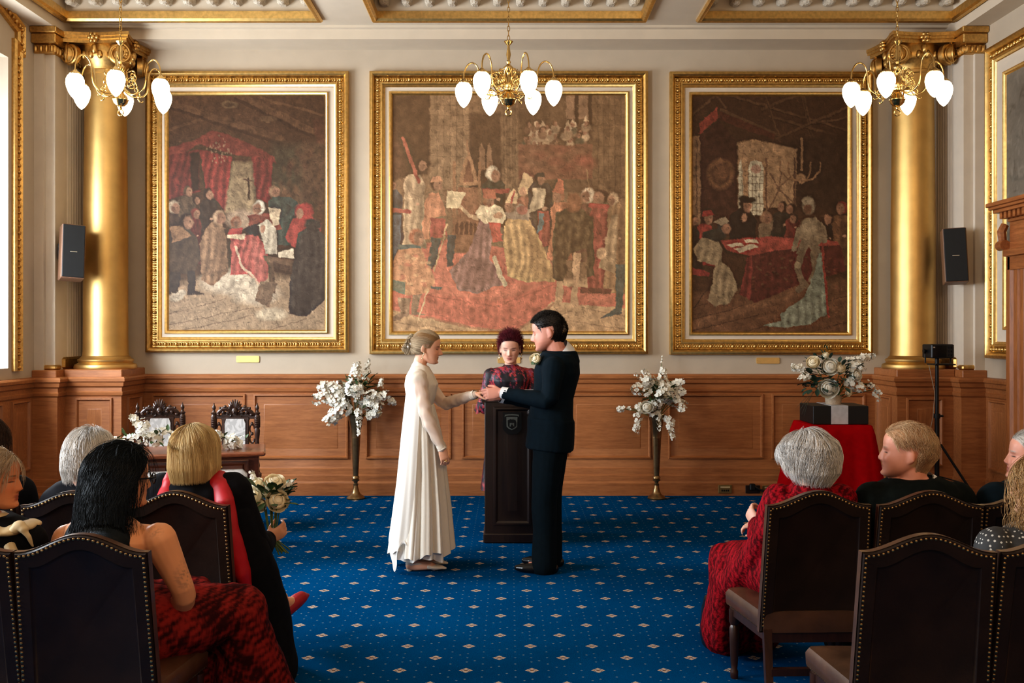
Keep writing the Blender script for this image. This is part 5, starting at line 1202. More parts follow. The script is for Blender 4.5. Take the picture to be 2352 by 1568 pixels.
# ================================================================== PEOPLE
HZT = [(-.004, .070, .036, .012), (.000, .080, .030, .024), (.007, .090, .014, .034), (.018, .091, -.008, .045), (.032, .088, -.030, .054), (.050, .088, -.050, .061), (.070, .088, -.070, .067), (.090, .087, -.086, .071), (.108, .086, -.096, .0735), (.124, .089, -.101, .0745), (.142, .090, -.104, .0755), (.160, .088, -.104, .0755), (.178, .080, -.099, .0715), (.196, .062, -.086, .061), (.209, .040, -.066, .046), (.218, .016, -.042, .028), (.222, -.006, -.02, .010)]
def head_mb(fem=True, stout=0.0, ears=True, nose=1.0):
    T = np.array(HZT); zs = np.interp(np.linspace(0, 1, 54), np.linspace(0, 1, len(T)), T[:, 0])
    m = MB(); rings = []; n = 56
    for z in zs:
        yF, yB, hw = (np.interp(z, T[:, 0], T[:, k]) for k in (1, 2, 3))
        hw *= (1.0 if fem else 1.04)+stout*math.exp(-((z-.050)/.05)**2)*.20
        if not fem: hw *= 1+.08/(1+math.exp((z-.06)/.012))
        yc = yB+(yF-yB)*.5; r = []
        for k in range(n):
            a = 2*PI*k/n; cx, cy = math.sin(a), math.cos(a)
            e = 2/2.25; x = hw*math.copysign(abs(cx)**e, cx); y = yc+(yF-yc)*math.copysign(abs(cy)**e, cy)
            if cy > .15:
                fm = min(1, (cy-.15)/.35)
                def g(x0, z0, sx, sz): return math.exp(-((x-x0)/sx)**2-((z-z0)/sz)**2)
                dy = nose*(.009*g(0, .104, .010, .012)+.012*g(0, .090, .0105, .011)+.017*g(0, .077, .0115, .0095)+.012*g(0, .068, .013, .006))
                dy += .006*g(.012, .0675, .007, .006)+.006*g(-.012, .0675, .007, .006)
                dy += .006*g(0, .0475, .020, .005)+.006*g(0, .036, .017, .006)-.004*g(0, .042, .022, .0022)-.004*g(0, .026, .02, .005)+.006*g(0, .013, .018, .010)
                for s in (-1, 1): dy += -.011*g(s*.031, .107, .015, .010)+.005*g(s*.031, .1065, .011, .007)+.004*g(s*.03, .121, .02, .006)+.005*g(s*.040, .076, .018, .018)
                y += dy*fm
            r.append((x, y, z))
        rings.append(r)
    m.loft(rings)
    if ears:
        for s in (-1, 1):
            R = Matrix.Rotation(s*.35, 3, 'Z')@Matrix.Rotation(-.15, 3, 'X')
            m.ell((s*.079, -.016, .098), (.0075, .018, .031), R, 12, 8); m.ell((s*.077, -.008, .073), (.006, .009, .010), R, 8, 6)
    return m
def face_matrix(center, fwd, roll=0.0, scale=1.0, up=(0, 0, 1)):
    F = Vector(fwd).normalized(); R = F.cross(Vector(up)).normalized(); U = R.cross(F)
    M = Matrix((R, F, U)).transposed()
    if roll: M = Matrix.Rotation(roll, 3, F)@M
    return Matrix.Translation(Vector(center))@M.to_4x4()@Matrix.Scale(scale, 4)@Matrix.Translation((0, .005, -.112))
TORSO = [(-.10, .115, .10), (0, .170, .115), (.14, .168, .112), (.30, .148, .100), (.45, .134, .092), (.60, .150, .104), (.76, .166, .116), (.88, .168, .104), (.97, .130, .078), (1.03, .075, .058)]
def torso_mb(pel, neck, right, w=1.0, d=1.0, inf=0.0, rows=TORSO, belly=0.0, bust=0.0, n=28, t0=-9, t1=9):
    m = MB(); pel, neck = Vector(pel), Vector(neck); ax = neck-pel; R = Vector(right).normalized(); U = ax.normalized()
    F = U.cross(R).normalized(); R = F.cross(U); rings = []
    for t, rx, ry in rows:
        if t < t0 or t > t1: continue
        c = pel+ax*t; r = []
        for k in range(n):
            a = 2*PI*k/n; ca, sa = math.cos(a), math.sin(a)
            e = 2/2.4; x = (rx*w+inf)*math.copysign(abs(ca)**e, ca); y = (ry*d+inf)*math.copysign(abs(sa)**e, sa)
            if sa > 0:
                y += belly*sa*math.exp(-((t-.35)/.28)**2)
                if bust: y += bust*sa*math.exp(-((t-.70)/.12)**2)*(.75+.4*math.exp(-((abs(x)-.075)/.05)**2))
            r.append(c+R*x+F*y)
        rings.append(r)
    m.loft(rings); return m
def limb_mb(m, pts, rad, n=14): m.tube(pts, rad, n, round_caps=True)
def arm_mb(sh, el, wr, k=1.0, inf=0.0, upto=1.0, n=14):
    m = MB(); sh, el, wr = Vector(sh), Vector(el), Vector(wr); P, R = [], []
    for f, r in ((0, .056), (.25, .051), (.6, .044), (.9, .039)): P.append(sh.lerp(el, f)); R.append(r*k+inf)
    for f, r in ((.06, .039), (.25, .041), (.6, .033), (.92, .026), (1.0, .026)):
        if f <= upto: P.append(el.lerp(wr, f)); R.append(r*k+inf)
    limb_mb(m, P, R, n); return m
def hand_mb(wr, d, palm, side='R', curl=(.5, .5, .5, .5), scale=1.0, thumb=.5, spread=.1, tcurl=.3):
    m = MB(); d = Vector(d).normalized(); p = Vector(palm); p = (p-d*p.dot(d)).normalized(); a = d.cross(p)*(1 if side == 'R' else -1); s = scale; w = Vector(wr)
    m.tube([w-d*.02*s, w+d*.01*s, w+d*.045*s, w+d*.082*s], [.026*s, .030*s, .038*s, .038*s], 14, up=p, ry=[.020*s, .018*s, .016*s, .013*s], round_caps=True)
    for i, (o, L, r) in enumerate(((.029, .074, .0088), (.010, .082, .0090), (-.0095, .076, .0086), (-.028, .060, .0076))):
        q = w+d*.078*s+a*o*s; dr = (d+a*(o*spread*10)).normalized(); c = curl[i]; P = [q-dr*.02*s]; P.append(q)
        ang = c*.55
        for f in (.45, .30, .25):
            v = dr*math.cos(ang)+p*math.sin(ang); q = q+v*L*f*s; P.append(q); ang += c*.95
        m.tube(P, [r*s, r*1.05*s, r*s, r*.92*s, r*.75*s], 9, up=a, round_caps=True)
    q = w+d*.022*s+a*.024*s+p*.004; v = (d*.62+a*.72*(1-thumb)+p*(.25+.5*thumb)).normalized(); P = [q-v*.01, q, q+v*.034*s]
    v2 = (v+d*.5+p*tcurl-a*.35*tcurl).normalized(); P += [P[-1]+v2*.028*s, P[-1]+v2*.028*s+(v2+d*.3).normalized()*.02*s]
    m.tube(P, [.014*s, .0135*s, .011*s, .0098*s, .0078*s], 9, up=p, round_caps=True); return m
def leg_mb(hip, kn, an, k=1.0, inf=0.0, n=16):
    m = MB(); hip, kn, an = Vector(hip), Vector(kn), Vector(an); P, R = [], []
    for f, r in ((0, .088), (.3, .082), (.65, .066), (.93, .055)): P.append(hip.lerp(kn, f)); R.append(r*k+inf)
    for f, r in ((.07, .054), (.3, .056), (.6, .045), (.88, .034), (1, .033)): P.append(kn.lerp(an, f)); R.append(r*k+inf)
    limb_mb(m, P, R, n); return m
def foot_mb(an, toe, k=1.0, h=.03):
    m = MB(); an, toe = Vector(an), Vector(toe); d = (toe-an); d.z = 0; d.normalize(); z = min(an.z, toe.z+.06)
    heel = Vector((an.x, an.y, toe.z+.012))-d*.045
    m.tube([heel, heel+d*.04+Vector((0, 0, .004)), an*.35+toe*.65-Vector((0, 0, (an.z*.35-toe.z*.35)*.5)), toe-d*.03, toe], [.030*k, .034*k, .042*k, .034*k, .014*k], 12, ry=[.03, .036, .030, .022, .012], round_caps=True)
    m.tube([an+Vector((0, 0, .03)), an, heel+d*.035+Vector((0, 0, .02))], [.032*k, .034*k, .035*k], 12, round_caps=True); return m
SKIN = np.array(rgb(205, 150, 122))
def paint_body(me, HM, skin, scalp=None, lips=(150, 72, 66), lid=None, brow=(84, 58, 42), blush=.25, age=0.0, shadow=None, gaze='down'):
    v = get_v(me); M = np.array(HM.inverted()); L = v@M[:3, :3].T+M[:3, 3]
    x, y, z = L[:, 0], L[:, 1], L[:, 2]; s = np.array(rgb(*skin)); c = np.tile(s, (len(v), 1))*(1+.05*vnoise(v, 40, 2))[:, None]
    fr = (y > .03) & (z > -.01) & (z < .2)
    def g(x0, z0, sx, sz, p=2): return np.exp(-np.abs((np.abs(x)-x0)/sx)**p-np.abs((z-z0)/sz)**p)*fr
    def bl(m, col): nonlocal c; c = c*(1-m[:, None])+np.array(col)*m[:, None]
    bl(np.clip(blush*1.1*g(.042, .075, .022, .018), 0, 1), s*np.array((.98, .62, .55))); bl(np.clip(.4*g(0, .07, .014, .012), 0, 1), s*np.array((.98, .66, .58)))
    bl(np.clip(.9*g(0, .048, .021, .0045, 4), 0, 1), rgb(*lips)); bl(np.clip(.9*g(0, .036, .018, .005, 4), 0, 1), rgb(*lips)); bl(np.clip(.75*g(0, .0418, .022, .0018), 0, 1), s*.22)
    bl(np.clip(.85*g(.031, .1235+.0, .017, .0032, 4), 0, 1), rgb(*brow))
    bl(np.clip(.55*g(.031, .108, .014, .008), 0, 1), s*np.array((.72, .56, .5)) if lid is None else np.array(rgb(*lid)))
    bl(np.clip(1.0*g(.031, .1015, .0135, .0026, 4), 0, 1), s*.08)
    bl(np.clip(.5*g(.009, .064, .006, .003), 0, 1), s*.3)
    if shadow is not None:      # close-shaved beard tone
        bl(np.clip(.35*((z < .05) & (y > .0) & (z > -.01)), 0, 1).astype(float)*.5, s*np.array((.75, .68, .66)))
    if scalp is not None:
        cap = np.clip((hairline(x, y, z)+.004)/.008, 0, 1)*(np.abs(x) < .11)*(z < .26)*(y > -.13)*(y < .12)*~((np.abs(x) > .0725) & (z < .134) & (y > -.045) & (y < .03)); bl(cap, rgb(*scalp))
    paint(me, np.clip(c, 0, 1))
def hairline(x, y, z):
    """positive where hair grows, in head space"""
    front = np.interp(y, [-.11, -.05, -.012, .004, .03, .05, .072, .10], [.035, .045, .055, .098, .105, .152, .172, .188])
    return z-front
def no_ear(p): return ~((np.abs(p[:, 0]) > .05) & (p[:, 1] > -.040) & (p[:, 1] < .04) & (p[:, 2] < .132))
M_skin = attr_mat('skin', rough=0.48, bump=.12, bscale=350, bdist=.0006, Subsurface_Weight=0.0, Specular_IOR_Level=.35)
M_hair = attr_mat('hair_strands', rough=0.5, Specular_IOR_Level=.22)
M_cloth_attr = attr_mat('cloth_attr', rough=0.8, bump=.25, bscale=500, bdist=.001)
def grow(HM, N, comb, length, steps=14, grav=0.0, lift=.004, seed=0, wave=0.0, wfreq=40, mask=None, R=(.083, .112, .117), C=(0, -.007, .106), body=None, curl=0.0, spread=.0, hull=None):
    """strands leaving the scalp; comb(p)->local direction; they slide over the skull and fall with gravity"""
    N = int(N*1.9); r = np.random.default_rng(seed); R = np.array(R); C = np.array(C); P = []
    while len(P) < N:
        d = r.normal(size=(N*3, 3)); d /= np.linalg.norm(d, axis=1, keepdims=True); p = C+d*R
        ok = hairline(p[:, 0], p[:, 1], p[:, 2]) > 0
        if mask is not None: ok &= mask(p)
        P = p[ok] if len(P) == 0 else np.concatenate([P, p[ok]])
    P = P[:N].copy(); L = length(P, r) if callable(length) else np.full(N, length)*r.uniform(.85, 1.1, N)
    M3 = np.array(HM.to_3x3()); gl = M3.T@np.array((0, 0, -1.0)); gl /= np.linalg.norm(gl)
    ph = r.uniform(0, 6.28, N); jit = r.normal(size=(N, 3))*spread
    out = np.empty((N, steps, 3)); lf = r.uniform(.2, 1.0, N)*lift
    for k in range(steps):
        out[:, k] = P
        f = k/(steps-1); D = comb(P)+jit; D /= np.linalg.norm(D, axis=1, keepdims=True)+1e-9
        gk = min(1.0, grav*(.2+1.6*f)); D = D*(1-gk)+gl*gk
        if curl: D = D+curl*np.stack([np.sin(ph+f*wfreq), np.cos(ph+f*wfreq), np.sin(ph*1.7+f*wfreq)], 1)
        if wave: D = D+wave*np.sin(f*wfreq+ph)[:, None]*np.stack([np.cos(ph), np.sin(ph), ph*0], 1)
        D /= np.linalg.norm(D, axis=1, keepdims=True)+1e-9
        P = P+D*(L/(steps-1))[:, None]
        q = (P-C)/(R+lf[:, None]*min(1, .35+f)); nn = np.linalg.norm(q, axis=1); ins = nn < 1
        P[ins] = C+(P[ins]-C)/nn[ins][:, None]
        if hull is not None:     # keep the mass compact: hull(z) = widest allowed ring, relative to the skull
            lim = hull(P[:, 2])*(1+.10*lf/max(lift, 1e-6)); q = (P-C)/R; up = P[:, 2] > C[2]
            nn = np.where(up, np.linalg.norm(q, axis=1), np.hypot(q[:, 0], q[:, 1])); o = nn > lim; sc = (lim/np.maximum(nn, 1e-6))[:, None]
            Pn = C+(P-C)*sc; Pn[:, 2] = np.where(up, Pn[:, 2], P[:, 2]); P = np.where(o[:, None], Pn, P)
        if body is not None:
            for bc, br in body:
                q = (P-bc)/br; nn = np.linalg.norm(q, axis=1); ins = nn < 1; P[ins] = bc+(P[ins]-bc)/nn[ins][:, None]
    MM = np.array(HM); return out@MM[:3, :3].T+MM[:3, 3]
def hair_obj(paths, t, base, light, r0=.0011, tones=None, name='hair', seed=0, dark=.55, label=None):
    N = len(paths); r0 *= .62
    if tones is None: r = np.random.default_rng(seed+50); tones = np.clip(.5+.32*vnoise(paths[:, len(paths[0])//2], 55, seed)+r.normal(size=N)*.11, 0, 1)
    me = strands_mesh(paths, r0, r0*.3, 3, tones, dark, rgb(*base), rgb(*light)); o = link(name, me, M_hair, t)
    if label: o['label'] = label
    return o
def person(label, loc): return thing('person', label, 'person', loc)
def body_obj(t, mb, HM, voxel=.004, smooth=3, **kw):
    me = remesh(mb, voxel, 0); M = np.array(HM.inverted())
    def loc(): v = get_v(me); return v@M[:3, :3].T+M[:3, 3]
    L = loc(); lap(me, smooth, .5, np.where((L[:, 2] > .0) & (L[:, 1] > .02) & (L[:, 2] < .16), .28, 1.0))
    import bmesh
    bm = bmesh.new(); bm.from_mesh(me); bm.verts.ensure_lookup_table(); L = loc(); fm = (L[:, 1] > .035) & (L[:, 2] > .0) & (L[:, 2] < .15) & (np.abs(L[:, 0]) < .065)
    es = [e for e in bm.edges if fm[e.verts[0].index] and fm[e.verts[1].index]]
    if es and len(es) < 40000: bmesh.ops.subdivide_edges(bm, edges=es, cuts=2, use_grid_fill=True, smooth=.0)
    bm.to_mesh(me); bm.free()
    paint_body(me, HM, **kw); return link('body', me, M_skin, t)
def cloth_obj(name, t, mb, m, voxel=.006, smooth=4, wrinkle=.003, wscale=26, label=None, cols=None, seed=1):
    me = remesh(mb, voxel, smooth); v = get_v(me)
    if wrinkle:
        nn = np.empty(len(v)*3); me.vertices.foreach_get('normal', nn); nn = nn.reshape(-1, 3)
        w = vnoise(v*np.array((1, 1, .45)), wscale, seed)*.6+vnoise(v, wscale*2.1, seed+1)*.4
        v = v+nn*(w*wrinkle)[:, None]; set_v(me, v)
    if cols is not None: paint(me, cols(v))
    o = link(name, me, m, t)
    if label: o['label'] = label
    return o
def cloth_mat(name, col, rough=.8, var=.08, sheen=.0, bump=.3, bscale=420, **kw): return mat(name, col, rough, 0, var, 30, bump, bscale, .0012, Sheen_Weight=sheen, Specular_IOR_Level=.15, **kw)
def head_in(mb, HM, **kw): mb.merge(head_mb(**kw).xf(HM)); return mb
def neck_in(mb, neck, HM, r=.054):
    a = HM@Vector((0, -.022, .05)); b = HM@Vector((0, -.03, -.015)); n = Vector(neck); mb.tube([n-Vector((0, 0, .05)), n.lerp(b, .5), b, a], [r*1.35, r*1.06, r, r], 16, round_caps=True); return mb

# ------------------------------------------------------------------ BRIDE
M_ivory = cloth_mat('ivory_crepe', rgb(226, 218, 204), .7, var=.02, bump=.1)
def sheer(name, col, alpha):
    t = NT(name); b = t.n('ShaderNodeBsdfPrincipled'); b.inputs['Base Color'].default_value = (*col, 1); b.inputs['Roughness'].default_value = .7; b.inputs['Sheen Weight'].default_value = .2
    tr = t.n('ShaderNodeBsdfTransparent'); mx = t.n('ShaderNodeMixShader'); mx.inputs[0].default_value = alpha
    t.l(tr.outputs[0], mx.inputs[1]); t.l(b.outputs[0], mx.inputs[2]); t.l(mx.outputs[0], t.out.inputs[0]); return t.m
M_sheer = sheer('sheer_sleeve', rgb(230, 214, 196), .66); M_cape = sheer('sheer_cape', rgb(232, 226, 216), .86)
M_pearl = mat('earring_gold', (0.85, 0.7, 0.45), .25, .9)
BD = 6.93
def bride():
    t = person('bride in a long ivory caped dress with upswept blonde hair, left hand held out', W(968, 1304, BD))
    HM = face_matrix(W(979, 795, BD), (1, .0, -.16), scale=1.0)
    pel, neck = W(966, 1000, BD), W(965, 845, BD); R = (0, -1, 0)
    sR, eR, wR = W(962, 868, BD-.155), W(979, 955, BD-.20), W(1014, 1028, BD-.20)
    sL, eL, wL = W(968, 868, BD+.155), W(1020, 928, BD+.16), W(1089, 906, BD-.02)
    b = MB(); head_in(b, HM, fem=True, nose=1.45); neck_in(b, neck, HM, .047); b.merge(torso_mb(pel, neck, R, .92, .84, bust=.022)); b.tube([sR, W(965, 862, BD), sL], .044, 14, round_caps=True)
    for a in ((sR, eR, wR), (sL, eL, wL)): b.merge(arm_mb(*a, k=.84))
    b.merge(hand_mb(wR, (.30, .0, -1), (-.5, .9, -.1), 'R', (.5, .55, .6, .6), .92, .5)); b.merge(hand_mb(wL, (1, -.05, .12), (.1, -.25, -1), 'L', (.12, .22, .32, .40), .92, .6))
    an = []
    for s, kx, ax, tx in ((-1, 975, 955, 1017), (1, 980, 962, 1021)):
        y = BD+s*.075; hip = W(964, 1010, y); kn = W(kx, 1150, y); ank = Vector((wx(ax, y), y, .115)); toe = Vector((wx(tx, y)-.02, y, .022)); b.merge(leg_mb(hip, kn, ank, .9)); b.merge(foot_mb(ank, toe, .85)); an.append((ank, toe))
    body_obj(t, b, HM, .0035, 3, skin=(228, 174, 144), scalp=(128, 98, 66), lips=(168, 84, 76), brow=(110, 76, 52))
    M_shoe = mat('white_satin_shoe', rgb(220, 208, 192), .45)
    for ank, toe in an:
        d = (toe-ank); d.z = 0; d.normalize(); m = MB(); heel = Vector((ank.x, ank.y, .06))-d*.05
        m.tube([toe+d*.04+Vector((0, 0, -.004)), toe+d*.012+Vector((0, 0, .002)), toe-d*.03+Vector((0, 0, .004)), toe-d*.075+Vector((0, 0, .012))], [.006, .022, .036, .040], 14, ry=[.008, .014, .020, .022], round_caps=True)
        m.tube([toe-d*.07+Vector((0, 0, .004)), toe-d*.12+Vector((0, 0, .03)), heel+d*.02+Vector((0, 0, -.01)), heel+Vector((0, 0, .01))], [.032, .028, .030, .024], 12, ry=[.012, .012, .018, .022], round_caps=True)
        m.tube([heel+Vector((0, 0, -.005)), Vector((heel.x+d.x*.006, heel.y, .0))], [.022, .017], 12); obj('shoe', m, M_shoe, t)
    # bodice, skirt, cape, sleeves
    m = MB(); m.merge(torso_mb(pel, neck, R, .92, .84, .010, bust=.024, t0=.1, t1=1.04)); m.tube([sR, W(965, 862, BD), sL], .053, 14, round_caps=True); m.tube([neck-Vector((0, 0, .09)), neck-Vector((0, 0, .04)), neck+Vector((0, 0, .015)), neck+Vector((.012, 0, .036))], [.10, .085, .060, .055], 18)
    cloth_obj('bodice', t, m, M_ivory, .006, 5, .001, 40)
    def skirt(z0, z1, prof, nf, seed, ext=0.0, hemw=.02, n=150, rows=36, amp=1.0):
        mm = MB(); rings = []
        for j in range(rows+1):
            f = j/rows; z = z0+(z1-z0)*f; py = HZ-(z-CAMH)/BD*FPX
            xb, xf, ry = (np.interp(py, [p[0] for p in prof], [p[k] for p in prof]) for k in (1, 2, 3)); cx = (wx(xb, BD)+wx(xf, BD))/2; rx = (wx(xf, BD)-wx(xb, BD))/2+ext; r = []
            for k in range(n):
                a = 2*PI*k/n; fo = (math.sin(nf*a+seed+1.3*math.sin(a*2+seed))+.5*math.sin(nf*1.7*a+2*seed))*amp*.020*f**.8
                q = 1+fo/max(rx, .05); zz = z+(hemw*math.sin(a*5+seed)+hemw*.5*math.sin(nf*a))*f**6
                r.append((cx+rx*q*math.cos(a), BD+(ry+ext)*q*math.sin(a), zz))
            rings.append(r)
        r0 = rings[0]; c0 = (sum(p[0] for p in r0)/n, sum(p[1] for p in r0)/n); rings.insert(0, [(c0[0]+(p[0]-c0[0])*.8, c0[1]+(p[1]-c0[1])*.8, p[2]+.004) for p in r0])
        mm.loft(rings, True, False); return mm
    PR = [(925, 940, 996, .128), (940, 936, 1000, .146), (965, 931, 1006, .170), (1000, 929, 1013, .190), (1080, 922, 1021, .20), (1160, 912, 1029, .23), (1262, 899, 1036, .27)]
    obj('skirt', skirt(wz(928, BD), .135, PR, 13, .7, amp=1.1), M_ivory, t, angle=None)
    obj('underskirt', skirt(wz(1000, BD), .105, PR, 11, 2.1, -.02, .015), M_cape, t, angle=None)
    m = MB(); rings = []; n = 60
    for j in range(41):
        f = j/40; z = wz(846, BD)+(0.012-wz(846, BD))*f; py = HZ-(z-CAMH)/BD*FPX; r = []
        xb = np.interp(py, [846, 870, 900, 1000, 1100, 1240, 1310], [948, 938, 934, 923, 914, 897, 902]); xe = np.interp(py, [846, 870, 950, 1100, 1240, 1310], [972, 974, 970, 963, 956, 951]); ry = np.interp(py, [846, 870, 940, 1100, 1310], [.085, .175, .185, .235, .27])
        for k in range(n+1):
            a = PI*(.5+k/n); e = 1+.05*f*math.sin(9*a+.4+f)+.03*f*math.sin(17*a); zz = z+(f**10)*(.06*(1+math.sin(a*6.1))+.12*max(0, -math.sin(a*2.3+.6)))
            r.append((wx(xe, BD)+(wx(xe, BD)-wx(xb, BD))*math.cos(a)*e-.004, BD+ry*math.sin(a)*e*1.0, zz))
        rings.append(r)
    m.loft(rings, False, False); obj('cape', m, M_cape, t, angle=None)
    for a, mt in (((sR, eR, wR), M_sheer), ((sL, eL, wL), M_sheer)):
        m = arm_mb(*a, k=.90, inf=.010); me = remesh(m, .006, 4); v = get_v(me); nn = np.empty(len(v)*3); me.vertices.foreach_get('normal', nn); v = v+nn.reshape(-1, 3)*(vnoise(v, 45, 3)*.004)[:, None]; set_v(me, v); link('sleeve', me, mt, t)
        m = MB(); w_ = a[2]; d = (a[2]-a[1]).normalized(); m.tube([w_-d*.025, w_, w_+d*.012], [.031, .031, .033], 16, caps=False); obj('cuff', m, M_ivory, t)
    # hair swept back into a low bun
    bun = Vector((0, -.120, .092))
    def comb(p): d = np.array(bun)[None]*np.array((1, 1, 1))-p; d[:, 2] += .02; return d
    P = grow(HM, 1500, comb, lambda p, r: np.linalg.norm(p-np.array(bun), axis=1)*r.uniform(.85, 1.15, len(p)), 14, 0, .008, 3, wave=.18, wfreq=10)
    hair_obj(P, t, (134, 104, 72), (206, 186, 156), .0012, seed=2)
    r = np.random.default_rng(5); Q = []
    for cx, cy, cz, R0 in ((0, -.125, .070, .040), (.012, -.128, .105, .036), (-.012, -.122, .135, .032), (0, -.112, .160, .024), (.0, -.145, .075, .028)):
        for k in range(170):
            a0, ti, rr = r.uniform(0, 6.28), r.uniform(-.9, .9), R0*r.uniform(.35, 1.0); tt = np.linspace(0, 4.5, 16)+a0
            Q.append(np.stack([cx+rr*np.cos(tt)*math.cos(ti)+r.normal()*.004, cy-.0+rr*.75*np.cos(tt)*math.sin(ti)-.004+r.normal()*.005, cz+rr*np.sin(tt)], 1))
    Q = np.array(Q); MM = np.array(HM); Q = Q@MM[:3, :3].T+MM[:3, 3]; hair_obj(Q, t, (138, 112, 82), (214, 196, 166), .0017, name='hair_bun', seed=4)
    m = MB()
    for k in range(3): m.ell(HM@Vector((.03+k*.012, -.10-k*.012, .135-k*.022)), (.008, .006, .008), seg=8, rin=6)
    obj('hair_pin', m, mat('pearl', rgb(226, 220, 210), .25), t)
    for s in (1, -1):
        m = MB()
        for k in range(5): m.ell(HM@Vector((s*.082, -.006-.002*k, .066-.010*k)), (.004, .004, .005), seg=8, rin=6)
        obj('earring', m, M_pearl, t)
    m = MB(); f = wR+Vector((.03, -.01, -.088)); m.tube([f+Vector((.009*math.cos(a), .009*math.sin(a), .003*math.sin(a))) for a in np.linspace(0, 2*PI, 14)], .0022, 6); obj('ring', m, M_brass, t)
bride()

# ------------------------------------------------------------------ GROOM
M_navy = cloth_mat('navy_wool', (0.0022, 0.0085, 0.014), .85, var=.15, sheen=0, bump=.2)
M_navyt = cloth_mat('navy_trousers', (0.0018, 0.007, 0.011), .85, var=.15, sheen=0, bump=.2)
M_shirt = cloth_mat('white_shirt', rgb(222, 222, 222), .7, var=.02)
M_blkleather = mat('black_shoe_leather', (0.006, 0.006, 0.007), .28)
def shoe_mb(ank, toe, k=1.0):
    m = MB(); d = (toe-ank); d.z = 0; d.normalize(); heel = Vector((ank.x, ank.y, .03))-d*.06
    m.tube([heel, heel+d*.06, toe-d*.11, toe-d*.04, toe], [.036*k, .043*k, .049*k, .044*k, .026*k], 14, ry=[.034, .044, .042, .030, .020], round_caps=True)
    m.tube([ank+Vector((0, 0, .0)), heel+d*.055+Vector((0, 0, .02))], [.040*k, .042*k], 12, round_caps=True); return m
def lapel_suit(t, pel, neck, R, w, d, belly, arms, bottom, m=M_navy, voxel=.006, flare=.0, name='suit_jacket', k=1.0):
    g = torso_mb(pel, neck, R, w, d, .020, belly=belly, t0=0, t1=.99)
    ax = (Vector(neck)-Vector(pel)); L = ax.length; tb = (bottom-Vector(pel).z)/max(ax.z, .1)
    rows = [(tb, .178, .118), (tb*.5, .176, .118), (0, .174, .116), (.2, .168, .112)]
    g.merge(torso_mb(pel, neck, R, w, d, .022+flare, rows=rows, belly=belly*.9))
    mdp = (arms[0][0]+arms[1][0])/2; g.tube([arms[0][0]+Vector((0, 0, .006)), arms[0][0].lerp(mdp, .5)+Vector((0, 0, .012)), mdp+Vector((0, 0, .014)), arms[1][0].lerp(mdp, .5)+Vector((0, 0, .012)), arms[1][0]+Vector((0, 0, .006))], [.070*k, .078*k, .082*k, .078*k, .070*k], 16, round_caps=True)
    nk = Vector(neck); g.tube([nk-Vector((0, 0, .125)), nk-Vector((0, 0, .07)), nk-Vector((0, 0, .0))], [.125, .140, .118], 20)
    for a in arms: g.merge(arm_mb(*a, k=1.12*k, inf=.014, upto=.93))
    return cloth_obj(name, t, g, m, voxel, 5, .006, 15)
